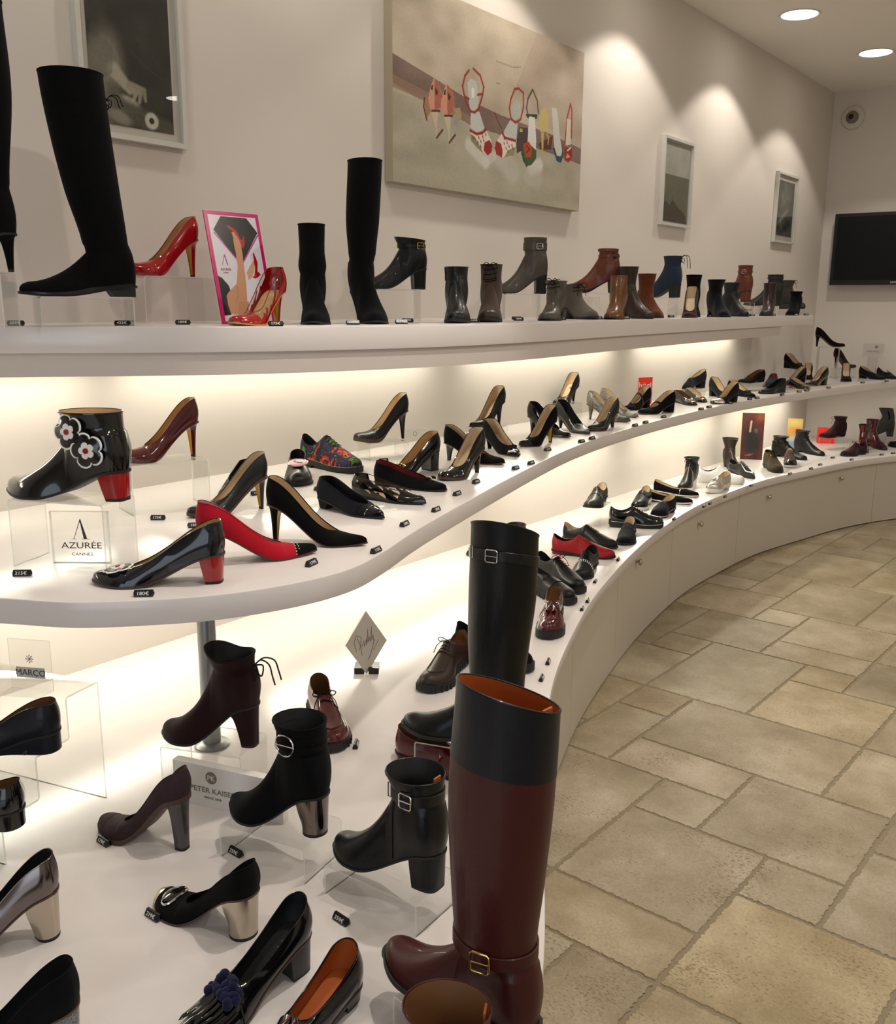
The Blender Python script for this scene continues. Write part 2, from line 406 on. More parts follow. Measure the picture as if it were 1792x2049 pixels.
        def ring(q):
            g=[]
            ee=q**e if e<1 else q**(1.15)
            for A,B in zip(topc,botc):
                p=Vector((lerp(A.x,B.x,ee),lerp(A.y,B.y,ee),lerp(A.z,0,q)))
                g.append(p)
            a,b=g[-1],g[0]
            m=[a.lerp(b,j/(nb+1)) for j in range(1,nb+1)]
            bowx = (-.004 if heel in('stiletto','slim') else (.003 if heel=='cyl' else -.002))*(1 if heel!='cyl' else 1)*min(1,q*3 if heel!='cyl' else .6+q)
            if wedge: bowx=0
            for j,p in enumerate(m): p.x += bowx*math.sin(PI*(j+1)/(nb+1))*(1 if heel=='cyl' else 1)
            return g+m
        zt=min(p.z for p in topc); tipz = .006 if (tip and not wedge and s.hh>.02) else 0
        H0=max(p.z for p in topc); qend=1-(tipz/max(H0,.01))
        if wedge or s.hh<.02: qend=1
        R=[ring(qend*i/K) for i in range(K+1)]
        V=grid(hbm,R,closed=True)
        hbm.faces.new(V[-1]); 
        for A,B in zip(V,V[1:]):
            pass
        bmesh.ops.recalc_face_normals(hbm,faces=hbm.faces)
        mats=[MT[hm or up]]
        if bm_in:
            mats.append(MT[bm_in]); hbm.faces.ensure_lookup_table(); n1=nA+nb
            for i,f in enumerate(hbm.faces):
                if i< K*n1 and (i%n1)>=nA-1: f.material_index=1
        ho=link('heel',hbm,mats,root,ang=45)
        if qend<1:
            r0=ring(qend); r1=ring(1.0)
            V=grid(tipb,[r0,r1],closed=True); tipb.faces.new(V[-1]); tipb.faces.new(V[0][::-1]); bmesh.ops.recalc_face_normals(tipb,faces=tipb.faces)
            link('heel_tip',tipb,MT[tip or 'rub_b'],ho,ang=40)
    for d in deco: DECO[d[0]](s,root,L,*d[1:])
    return root

# ------------------------------------------------ decorations (each a part of its shoe)
def d_cap(s,r,L,t0=.84,m='blk_p',nm='toe_cap'): link(nm,patch(s,t0,1,.06,1,.0007,nt=10),MT[m],r)
def d_counter(s,r,L,t1=.2,m='blk_p',v1=.8):
    bm=bmesh.new(); ts=[t1*i/8 for i in range(9)]; cols=[(-1,t) for t in reversed(ts)]+[(1,t) for t in ts[1:]]
    grid(bm,[[s.P(a,t,lerp(.02,v1,j/6),.0008) for a,t in cols] for j in range(7)]); bmesh.ops.recalc_face_normals(bm,faces=bm.faces); link('heel_counter',bm,MT[m],r)
def d_line(s,r,L,t0=.84,m='gold',rad=.0018,nm='piping'):
    bm=bmesh.new(); tube(bm,s.across(t0,10,.001,v0=.05),rad,6); link(nm,bm,MT[m],r)
def d_strap(s,r,L,t=.45,wd=.010,m='blk_l',bump=.006,buck=None,nm='strap'):
    bm=bmesh.new(); dt=wd/L/2; A=s.across(t-dt,8,.0018,bump); B=s.across(t+dt,8,.0018,bump); n=min(len(A),len(B)); A=A[:n];B=B[:n]
    g=grid(bm,[A,B]); bmesh.ops.recalc_face_normals(bm,faces=bm.faces); bmesh.ops.solidify(bm,geom=list(bm.faces),thickness=.0018)
    o=link(nm,bm,MT[m],r)
    if buck:
        c=A[2].lerp(B[2],.5); c2=A[4].lerp(B[4],.5)
        for q,(i) in enumerate(((3,)) ):
            p=A[i].lerp(B[i],.5); up=(A[i+1]-A[i-1]).normalized(); sd=(B[i]-A[i]).normalized(); nn=up.cross(sd).normalized()
            if nn.y>0: nn=-nn
            pts=[p+nn*.0015+up*(.008*x)+sd*(.0075*y) for x,y in ((-1,-1),(1,-1),(1,1),(-1,1))]
            b2=bmesh.new(); tube(b2,pts,.0012,6,closed=True); link('buckle',b2,MT[buck],o)
def d_laces(s,r,L,t0=.44,t1=.60,n=5,m='blk_s',bow=True,eye=None,cap=None):
    bm=bmesh.new()
    for i in range(n):
        t=lerp(t0,t1,i/(n-1)); h=.003
        pts=[s.P(-1,t,lerp(.72,1,j/3),.0025) for j in range(4)]+[s.P(1,t+.012,lerp(1,.72,j/3),.0025) for j in range(4)]
        if t<s.tv:
            a,b=pts[3],pts[4]; pts[3]=a.lerp(b,.3)+Vector((0,0,.002)); pts[4]=a.lerp(b,.7)+Vector((0,0,.002))
        tube(bm,pts,.0014,5)
    if bow:
        c=s.P(1,t0,1,.003); c.y=s.cy(t0); 
        for sg in (-1,1):
            tube(bm,sm([c+Vector((.0,0,.001)),c+Vector((.006,sg*.014,.010)),c+Vector((.002,sg*.028,.004)),c+Vector((-.002,sg*.022,-.006)),c]),.0014,5)
            tube(bm,[c,c+Vector((.010,sg*.012,.004)),c+Vector((.022,sg*.024,-.010)),c+Vector((.028,sg*.03,-.03))],.0012,5)
        sph(bm,c,.004)
    link('laces',bm,MT[m],r)
    if eye:
        for i in range(n):
            t=lerp(t0,t1,i/(n-1))
            for sg in (-1,1):
                b2=bmesh.new(); p=s.P(sg,t,.70,.0015); sph(b2,p,.0032,Matrix.Scale(.5,4,Vector((0,0,1))),8,6); link('eyelet',b2,MT[eye],r)
def d_facing(s,r,L,t0=.40,t1=.62,m='blk_l',v0=.55): 
    for sg in (-1,1): link('eyelet_facing',patch(s,t0,t1,v0,.93,.0012,side=sg),MT[m],r)
def d_saddle(s,r,L,t=.62,wd=.022,m='blk_p',nm='vamp_strap'): d_strap(s,r,L,t,wd,m,.004,None,nm)
def d_buckle(s,r,L,t=.70,m='gold',a=.018,b=.012,rad=.0016,rnd=False,fill=None,nm='buckle'):
    p=s.P(1,t,1,.003); p.y=s.cy(t); sl=math.atan2(s.P(1,min(t+.05,1),1).z-s.P(1,t-.05,1).z,.1*L)
    M=Matrix.Translation(p)@Matrix.Rotation(-sl,4,'Y')
    bm=bmesh.new()
    if rnd: pts=[M@Vector((b*math.cos(q),a*math.sin(q),.001-.25*a*(math.sin(q)**2))) for q in [2*PI*i/28 for i in range(28)]]
    else: pts=[M@Vector((x*b,y*a,.001-.004*abs(y))) for x,y in ((-1,-1),(-1,0),(-1,1),(0,1),(1,1),(1,0),(1,-1),(0,-1))]
    tube(bm,pts,rad,8,closed=True)
    if not rnd: tube(bm,[M@Vector((-b,0,.002)),M@Vector((b,0,.002))],rad*.8,6)
    o=link(nm,bm,MT[m],r)
    if fill:
        b2=bmesh.new(); sph(b2,(0,0,0),1,Matrix.Diagonal((b*.95,a*.95,.003,1)),16,8); bmesh.ops.transform(b2,matrix=M,verts=b2.verts); link('buckle_insert',b2,MT[fill],o)
def d_label(s,r,L,txt,size,m):
    x=.22*L; z=s.zb(.22)+.0042; sl=math.atan2(s.zb(.30)-s.zb(.14),.16*L)
    M=Matrix.Translation((x,s.cy(.22),z))@Matrix.Rotation(-sl,4,'Y')@Matrix.Rotation(-PI/2,4,'Z')
    if txt: text('insole_lettering',txt,size,MT[m],r,M)
    else:
        bm=bmesh.new(); box(bm,-.008,.008,-.004,.004,0,.0006); bmesh.ops.transform(bm,matrix=M,verts=bm.verts); link('insole_label',bm,MT[m],r,smooth=False)
def d_toeflower(s,r,L,t,sz):
    p=s.P(1,t,1,.002); p.y=s.cy(t); q=s.P(1,t+.04,1)-s.P(1,t-.04,1); d_flower(s,r,L,tuple(p),(-q.z,0,q.x),sz)
def d_bow(s,r,L,t=.68,m='blk_s',sz=1.,knot=None,nm='bow'):
    p=s.P(1,t,1,.003); p.y=s.cy(t)
    bm=bmesh.new()
    for sg in (-1,1):
        for w_ in (0,1):
            R=[]
            for i in range(9):
                q=i/8; y=sg*(.002+.020*sz*math.sin(q*PI/2)); hgt=.007*sz*math.sin(PI*q)*(1 if w_ else .25)+.0015-.004*q*q
                hw=(.003+.006*q)*sz; R.append([p+Vector((-hw,y,hgt)),p+Vector((0,y,hgt+.001)),p+Vector((hw,y,hgt))])
            grid(bm,R)
    bmesh.ops.recalc_face_normals(bm,faces=bm.faces); bmesh.ops.solidify(bm,geom=list(bm.faces),thickness=.001)
    o=link(nm,bm,MT[m],r)
    b2=bmesh.new(); sph(b2,p+Vector((0,0,.003)),.0045*sz,Matrix.Diagonal((1.3,1,1,1))); link('bow_knot',b2,MT[knot or m],o)
def d_tassel(s,r,L,t=.66,m='blk_p',n=2):
    for sg in ((-1,1) if n==2 else (0,)):
        bm=bmesh.new(); p=s.P(1,t,1,.004); p.y=s.cy(t)+sg*.004; e=s.P(1,min(.93,t+.13),1,.004); e.y=s.cy(t)+sg*.012
        d=(e-p); tube(bm,[p,p+d*.3,p+d*.35,p+d],[.0015,.0025,.004,.006],10)
        for k in range(7):
            y=(k-3)*.0018; tube(bm,[p+d*.35+Vector((0,y*.6,.002)),e+Vector((.004,y*1.6,.002))],.001,4)
        link('tassel',bm,MT[m],r)
def d_fringe(s,r,L,t0=.68,t1=.86,m='blk_p'):
    bm=bmesh.new(); n=11
    for k in range(n):
        a=-1+2*k/(n-1); sg=1 if a>=0 else -1; v0=1-abs(a)*.75
        A=[s.P(sg,lerp(t0,t1,i/5),v0,.002+.003*(i/5)) for i in range(6)]
        wv=.0032
        R=[[q+Vector((0,-wv*(1-.0*i),0)),q+Vector((0,0,.0012)),q+Vector((0,wv,0))] for i,q in enumerate(A)]; R.append([A[-1]+Vector((.006,-.0003,-.001)),A[-1]+Vector((.006,0,-.001)),A[-1]+Vector((.006,.0003,-.001))])
        grid(bm,R)
    bmesh.ops.recalc_face_normals(bm,faces=bm.faces); link('fringe',bm,MT[m],r)
def d_pompom(s,r,L,t=.64,m='pomp'):
    bm=bmesh.new(); rnd=random.Random(3); c=s.P(1,t,1,.008)
    for i in range(30):
        a=rnd.uniform(-1,1); sg=1 if a>=0 else -1; q=s.P(sg,t+rnd.uniform(-.04,.06),1-abs(a)*.45,.006); sph(bm,q+Vector((0,0,rnd.uniform(-.002,.006))),rnd.uniform(.0055,.008),None,10,7)
    link('pompom_trim',bm,MT[m],r)
def d_studs(s,r,L,ts=(.66,.70),m='chrome',v0=.35,n=9,rad=.0016,nm='stud_trim'):
    bm=bmesh.new()
    for t in ts:
        for k in range(n):
            a=-1+2*k/(n-1); sg=1 if a>=0 else -1; sph(bm,s.P(sg,t,1-abs(a)*(1-v0),.001),rad,None,6,5)
    link(nm,bm,MT[m],r)
def d_flower(s,r,L,pos,nrm,sz=.02,nm='flower_applique',xdir=(1,0,0)):
    n=Vector(nrm).normalized(); x=Vector(xdir); x=(x-n*x.dot(n)).normalized(); y=n.cross(x)
    F=Matrix((x,y,n)).transposed().to_4x4(); M=Matrix.Translation(pos)@F
    def fl(bm,R,depth,z,npet=5,k=.16,cap=True,lobes=1):
        prof=[(1.0,0),(1.0,.7),(.93,1),(.0,1)]
        rows=[]
        for f,h in prof:
            row=[]
            for i in range(60):
                a=2*PI*i/60; rr=R*(1-k+k*abs(math.cos(a*npet/2))**.55*1.2-.06*abs(math.sin(a*npet))**6*0)
                row.append(M@Vector((f*rr*math.cos(a),f*rr*math.sin(a),z+h*depth)))
            rows.append(row)
        V=grid(bm,rows[:3],closed=True); bm.faces.new(V[-1]) 
    specs=[(sz,.0020,-.001,'white_p',5,.24),(sz*.90,.0030,-.001,'blk_p',5,.24),(sz*.47,.0045,-.001,'white_p',5,.3),(sz*.17,.0065,-.001,'red_lac',1,0)]
    first=None
    for i,(R,dp,z,m,np_,k) in enumerate(specs):
        bm=bmesh.new(); fl(bm,R,dp,z,np_,k); bmesh.ops.recalc_face_normals(bm,faces=bm.faces)
        o=link(nm if i==0 else ('petal_layer' if i<3 else 'flower_centre'),bm,MT[m],first or r,ang=50)
        if i==0: first=o
def ringat(s,z):
    """shaft ring interpolated at height z"""
    hs=[sum(p.z for p in R)/len(R) for R in s.rr]
    for i in range(len(hs)-1):
        if hs[i]<=z<=hs[i+1]:
            u=(z-hs[i])/max(1e-6,hs[i+1]-hs[i]); return [a.lerp(b,u) for a,b in zip(s.rr[i],s.rr[i+1])]
    return s.rr[-1] if z>hs[-1] else s.rr[0]
def offring(R,off):
    c=Vector((sum(p.x for p in R)/len(R),0,0)); out=[]
    for p in R:
        d=Vector((p.x-c.x,p.y,0)); out.append(p+d.normalized()*off)
    return out
def d_band(s,r,L,z=.15,wd=.015,m='blk_l',buck=None,where=.5,side=-1,nm='ankle_strap',bs=(.012,.010),loop=False,dz=0,rnd=False):
    R=offring(ringat(s,z),.0018); R2=offring(ringat(s,z),.0034)
    zc=sum(p.z for p in R)/len(R)
    def rz(Q,zz): return [Vector((p.x,p.y,z+zz+(p.z-zc)+dz*((p.x-Q[0].x)))) for p in Q]
    bm=bmesh.new(); g=grid(bm,[rz(R,-wd/2),rz(R2,-wd/2+.001),rz(R2,wd/2-.001),rz(R,wd/2)],closed=True)
    bmesh.ops.recalc_face_normals(bm,faces=bm.faces); o=link(nm,bm,MT[m],r,ang=50)
    if buck:
        xs=[p.x for p in R2]; x0,x1=min(xs),max(xs)
        def sp(fx): 
            a=[p for p in rz(R2,0) if (p.y>0)==(side>0)]
            return min(a,key=lambda p:abs(p.x-lerp(x0,x1,fx)))
        p=sp(where).copy(); q=min([v for v in rz(R2,0) if (v.y>0)==(side>0)],key=lambda v:abs((v-p).length-.012)); t=(q-p).normalized()
        if t.x<0: t=-t
        n=Vector((t.y,-t.x,0))*(1 if (Vector((t.y,-t.x,0)).y>0)==(side>0) else -1); up=Vector((0,0,1))
        a,b=bs
        b2=bmesh.new()
        if rnd: pts=[p+n*.003+t*a*math.cos(u)+up*b*math.sin(u) for u in [2*PI*i/24 for i in range(24)]]
        else: pts=[p+n*.003+t*(a*x)+up*(b*y) for x,y in ((-1,-.8),(-.8,-1),(.8,-1),(1,-.8),(1,.8),(.8,1),(-.8,1),(-1,.8))]
        tube(b2,pts,.0016,8,closed=True); bo=link('buckle',b2,MT[buck],o)
        b3=bmesh.new(); tube(b3,[p+n*.004-t*a,p+n*.0045+t*a*.9],.0012,6); link('buckle_prong',b3,MT[buck],bo)
        if loop:
            b4=bmesh.new(); pq=sp(clamp(where+loop/(x1-x0))).copy(); c=Vector((pq.x,pq.y,p.z))+n*.002; tube(b4,[c+up*(-b)+t*-.003,c+up*b+t*-.003,c+up*b+t*.003,c-up*b+t*.003],.0014,6,closed=True); link('strap_loop',b4,MT[buck],o)
def d_zip(s,r,L,z0,z1,fx=.45,side=-1,m='gunm'):
    pts=[]
    for R in s.rr:
        z=sum(p.z for p in R)/len(R)
        if z0<=z<=z1:
            xs=[p.x for p in R]; x=lerp(min(xs),max(xs),fx); a=min([p for p in offring(R,.0008) if (p.y>0)==(side>0)],key=lambda p:abs(p.x-x)); pts.append(a)
    if len(pts)>2:
        bm=bmesh.new(); tube(bm,pts,.0014,5); link('zip',bm,MT[m],r)
def d_shaftlaces(s,r,L,z0,z1,n=6,m='blk_s',front=True,hang=True,eye=None):
    bm=bmesh.new()
    for i in range(n):
        R=offring(ringat(s,lerp(z0,z1,i/(n-1))),.002); xs=[p.x for p in R]; x1=max(xs); x0=min(xs)
        a=min([p for p in R if p.y<0],key=lambda p:abs(p.x-lerp(x0,x1,.85))); b=min([p for p in R if p.y>0],key=lambda p:abs(p.x-lerp(x0,x1,.85))); c=Vector((x1+.002,0,(a.z+b.z)/2))
        tube(bm,[a,c,b+Vector((0,0,.006))],.0014,5); 
    R=ringat(s,z1); x1=max(p.x for p in R); c=Vector((x1+.003,0,z1))
    if hang:
        for sg in (-1,1):
            tube(bm,sm([c,c+Vector((.014,sg*.012,.008)),c+Vector((.016,sg*.024,-.004)),c+Vector((.004,sg*.018,-.012)),c]),.0013,5)
            tube(bm,[c,c+Vector((.012,sg*.012,-.01)),c+Vector((.018,sg*.02,-.045))],.0012,5)
    link('laces',bm,MT[m],r)
def d_backbow(s,r,L,z,m='blk_s',sz=1.,hang=.045):
    R=ringat(s,z); x0=min(p.x for p in R); c=Vector((x0-.002,0,z)); bm=bmesh.new()
    for sg in (-1,1):
        tube(bm,sm([c,c+Vector((-.014*sz,sg*.006,.012*sz)),c+Vector((-.03*sz,sg*.012,.008*sz)),c+Vector((-.036*sz,sg*.014,-.01*sz)),c+Vector((-.040*sz,sg*.014,-hang))]),.0013*sz,5)
        tube(bm,sm([c,c+Vector((-.010*sz,sg*.012,-.004)),c+Vector((-.006*sz,sg*.014,-.022*sz)),c+Vector((0,sg*.002,-.010))]),.0013*sz,5)
    sph(bm,c,.0035*sz); link('drawstring_bow',bm,MT[m],r)
def d_pull(s,r,L,m='orange_in'):
    R=s.rr[-1]; x0=min(p.x for p in R); x1=max(p.x for p in R); z=min(R,key=lambda p:p.x).z
    bm=bmesh.new(); box(bm,x0+.006,x0+.009,-.009,.009,z-.075,z+.004); link('pull_tab',bm,MT[m],r)
def d_apron(s,r,L,t0=.52,t1=.90,m='brown_l',v=.62):
    pts=[]
    n=14
    for i in range(n+1):
        t=lerp(t0,t1,i/n); pts.append(s.P(-1,t,lerp(v,1,max(0,(i/n-.75)/.25)**2) ,.0008))
    for i in range(n,-1,-1):
        t=lerp(t0,t1,i/n); pts.append(s.P(1,t,lerp(v,1,max(0,(i/n-.75)/.25)**2),.0008))
    bm=bmesh.new(); tube(bm,pts,.0016,6); link('apron_seam',bm,MT[m],r)
def d_lug(s,r,L,n=16,m='rub_b',dep=.006):
    bm=bmesh.new()
    for i in range(n):
        t=.04+.92*i/(n-1)
        ww=s.w(t)+.0028
        for sg in (-1,1):
            y=s.cy(t)+sg*ww; z=s.zb(t)-s.th
            box(bm,t*L-.0045,t*L+.0045,y-.003,y+.003,max(z,0.0),max(z,0)+s.th*.75)
    link('lug_tread',bm,MT[m],r,smooth=False)
def d_stripe(s,r,L,dz=.006,m='rub_w',rad=.0018,nm='welt_stripe'):
    ts=[.0]+[.02+.96*i/40 for i in range(41)]+[1.0]
    pts=[Vector((t*L,s.cy(t)-s.w(t)-.0014,s.zb(t)-dz)) for t in reversed(ts)]+[Vector((t*L,s.cy(t)+s.w(t)+.0014,s.zb(t)-dz)) for t in ts[1:]]
    bm=bmesh.new(); tube(bm,pts[:-1],rad,5,closed=True); link(nm,bm,MT[m],r)
def d_tongue(s,r,L,m='blk_l',t0=None,up=.022):
    t0=t0 or s.tv; bm=bmesh.new(); rows=[]
    for i in range(7):
        q=i/6; p=s.P(1,t0,1); w_=.016+.004*q
        c=Vector((t0*L+.006-.036*q,s.cy(t0),p.z-.004+up*q)); rows.append([c+Vector((0,-w_,-.006)),c+Vector((0,-w_*.5,0)),c+Vector((0,0,.002)),c+Vector((0,w_*.5,0)),c+Vector((0,w_,-.006))])
    grid(bm,rows); bmesh.ops.recalc_face_normals(bm,faces=bm.faces); bmesh.ops.solidify(bm,geom=list(bm.faces),thickness=.002); link('tongue',bm,MT[m],r)
def d_flames(s,r,L,m='red_p'):
    # scrolled flame panels over the clear vinyl sides
    for sg in (-1,1):
        bm=bmesh.new()
        for t0,t1,hv in ((.02,.24,.95),(.20,.34,.55),(.30,.44,.75),(.42,.54,.5),(.52,.64,.8),(.60,.72,.65)):
            R=[]
            for j in range(11):
                q=j/10; ww=(t1-t0)/2*(1-q)**.9+.012*math.sin(PI*q)*q; c=(t0+t1)/2-.07*q*q+.035*math.sin(q*7)*q
                R.append([s.P(sg,clamp(c+ww*u,0.0,.99),clamp(.0+hv*q),.0012) for u in (-1,-.33,.33,1)])
            grid(bm,R)
        bmesh.ops.recalc_face_normals(bm,faces=bm.faces); link('flame_panel',bm,MT[m],r)
    link('toe_panel',patch(s,.70,1,0,1,.0012,nt=10),MT[m],r)
    bm=bmesh.new(); ts=[.12*i/6 for i in range(7)]; cols=[(-1,t) for t in reversed(ts)]+[(1,t) for t in ts[1:]]
    grid(bm,[[s.P(a,t,j/6,.0012) for a,t in cols] for j in range(7)]); bmesh.ops.recalc_face_normals(bm,faces=bm.faces); link('heel_counter',bm,MT[m],r)
def d_band_low(s,r,L,v0=0,v1=.3,m='blk_l',nm='foxing'):
    bm=bmesh.new(); ts=[i/24 for i in range(25)]; cols=[(-1,t) for t in reversed(ts)]+[(1,t) for t in ts[1:]]
    grid(bm,[[s.P(a,t,lerp(v0,v1,j/3),.0009) for a,t in cols] for j in range(4)]); bmesh.ops.recalc_face_normals(bm,faces=bm.faces); link(nm,bm,MT[m],r)
def d_elastic(s,r,L,z0,z1,m='blk_s',side=-1):
    bm=bmesh.new(); rows=[]
    for R in s.rr:
        z=sum(p.z for p in R)/len(R)
        if z0<=z<=z1:
            O=offring(R,.0010); xs=[p.x for p in O]; a,b=min(xs),max(xs)
            rows.append([p for p in O if (p.y>0)==(side>0) and .3<(p.x-a)/(b-a)<.62])
    n=min(len(x) for x in rows) if rows else 0
    if n>1:
        grid(bm,[x[:n] for x in rows]); bmesh.ops.recalc_face_normals(bm,faces=bm.faces); link('elastic_gusset',bm,MT[m],r)
def d_emblem(s,r,L,t=.62,m='pink'):
    p=s.P(1,t,1,.004); p.y=s.cy(t); sl=math.atan2(s.P(1,min(t+.05,1),1).z-s.P(1,t-.05,1).z,.1*L); M=Matrix.Translation(p)@Matrix.Rotation(-sl,4,'Y')
    bm=bmesh.new(); sph(bm,(0,0,0),1,Matrix.Diagonal((.022,.030,.004,1)),24,10); bmesh.ops.transform(bm,matrix=M,verts=bm.verts); o=link('oval_brooch',bm,MT[m],r)
    b=bmesh.new(); tube(b,[M@Vector((.022*math.cos(a),.030*math.sin(a),.001)) for a in [2*PI*i/28 for i in range(28)]],.0016,6,closed=True); link('brooch_rim',b,MT['chrome'],o)
    b=bmesh.new(); rr=random.Random(2)
    for i in range(9): sph(b,(0,0,0),1,Matrix.Translation((rr.uniform(-.005,.005),rr.uniform(-.010,.010),.003))@Matrix.Diagonal((.004,.005,.002,1)),8,6)
    bmesh.ops.transform(b,matrix=M,verts=b.verts); link('brooch_relief',b,MT['blk_p'],o)
DECO=dict(cap=d_cap,counter=d_counter,line=d_line,strap=d_strap,laces=d_laces,facing=d_facing,saddle=d_saddle,buckle=d_buckle,bow=d_bow,tassel=d_tassel,fringe=d_fringe,pompom=d_pompom,studs=d_studs,
 flower=d_flower,label=d_label,toeflower=d_toeflower,band=d_band,zip=d_zip,slaces=d_shaftlaces,backbow=d_backbow,pull=d_pull,apron=d_apron,lug=d_lug,stripe=d_stripe,tongue=d_tongue,flames=d_flames,foxing=d_band_low,elastic=d_elastic,emblem=d_emblem)
# ---------------------------------------------------------------- plan curves (metres)
def spline(P, n=8):
    out=[]
    for i in range(len(P)-1):
        a,b,c,d=[Vector(P[max(0,min(len(P)-1,j))]) for j in (i-1,i,i+1,i+2)]
        for k in range(n):
            u=k/n; out.append(tuple(.5*((2*b)+(-a+c)*u+(2*a-5*b+4*c-d)*u*u+(-a+3*b-3*c+d)*u**3)))
    out.append(tuple(P[-1])); return out
WX=-2.345; WY=7.8
DECK=spline([(-.30,-.55),(-.36,0),(-.46,.5),(-.61,1.01),(-.90,1.50),(-1.23,2.065),(-1.452,2.598),(-1.593,3.029),(-1.737,3.594),(-1.834,4.096),(-1.897,4.6),(-1.905,5.067),(-1.884,5.583),(-1.789,6.119),(-1.669,6.669),(-1.50,7.119),(-1.25,7.55),(-1.02,WY)])
MID=spline([(WX,.50),(-2.1,.56),(-1.86,.68),(-1.641,.80),(-1.517,.869),(-1.422,.964),(-1.345,1.072),(-1.293,1.213),(-1.283,1.346),(-1.319,1.485),(-1.389,1.679),(-1.464,1.92),(-1.653,2.571),(-1.78,3.075),(-1.858,3.551),(-1.905,4.01),(-1.930,4.454),(-1.943,4.902),(-1.930,5.391),(-1.870,6.114),(-1.78,6.85),(-1.64,7.633),(-1.58,WY)])
UPP=spline([(-2.34,.35),(-2.25,.75),(-2.08,1.08),(-1.90,1.30),(-1.74,1.55),(-1.64,1.85),(-1.60,2.15),(-1.62,2.6),(-1.70,3.3),(-1.80,4.3),(-1.88,5.3),(-1.93,6.1),(-1.955,6.47)])
def board(name, curve, z0, z1, m, y0=None, y1=None, parent=None, xin=0, back=WX, bev=.0035):
    c=[(x-xin,y) for x,y in curve]
    poly=c+[(back,c[-1][1]),(back,c[0][1])]
    if abs(c[-1][0]-back)<1e-4: poly=c[:-1]+poly[len(c):]
    if abs(c[0][0]-back)<1e-4: poly=poly[1:]
    bm=bmesh.new(); prism(bm,poly,z0,z1); bmesh.ops.recalc_face_normals(bm,faces=bm.faces)
    e=[e for e in bm.edges if (e.verts[0].co.z==e.verts[1].co.z) and e.verts[0].co.x>back+.01 and e.verts[1].co.x>back+.01]
    if bev: bmesh.ops.bevel(bm,geom=e,offset=bev,segments=2,affect='EDGES',profile=.5)
    bmesh.ops.triangulate(bm,faces=[f for f in bm.faces if len(f.verts)>4])
    return link(name,bm,m,parent,ang=30)
# ---------------------------------------------------------------- room
def plane(name, pts, m):
    bm=bmesh.new(); bm.faces.new([bm.verts.new(p) for p in pts]); return struct(link(name,bm,m,smooth=False))
XR,YF=2.75,-2.7
def wallbox(name,x0,x1,y0,y1,z0=0,z1=CEIL,m=WALL):
    bm=bmesh.new(); box(bm,x0,x1,y0,y1,z0,z1); return struct(link(name,bm,m,smooth=False))
wallbox('wall_left',WX-.12,WX,YF-.1,WY+.12)
wallbox('wall_back',WX,XR+.1,WY,WY+.12)
wallbox('wall_right',XR,XR+.12,YF-.1,WY)
bm=bmesh.new(); x0,x1,z0,z1=-.7,2.3,.4,2.7
box(bm,WX,x0,YF-.1,YF,0,CEIL); box(bm,x1,XR,YF-.1,YF,0,CEIL); box(bm,x0,x1,YF-.1,YF,0,z0); box(bm,x0,x1,YF-.1,YF,z1,CEIL)
struct(link('wall_front',bm,WALL,smooth=False))
bm=bmesh.new(); box(bm,x0,x1,YF-.06,YF-.05,z0,z1); wn=struct(link('window_1',bm,clear('window_glass',(.97,.98,.98)),smooth=False))
bm=bmesh.new()
for a in (x0,.78,x1-.05): box(bm,a,a+.05,YF-.08,YF-.02,z0,z1)
for a in (z0,z1-.05): box(bm,x0,x1,YF-.08,YF-.02,a,a+.05)
f=link('window_frame',bm,mat('grey_frame',(90,90,92),.4,.6),wn,smooth=False)
bm=bmesh.new(); box(bm,WX-.1,XR+.1,YF-.1,WY+.1,CEIL,CEIL+.1); struct(link('ceiling',bm,CEILM,smooth=False))
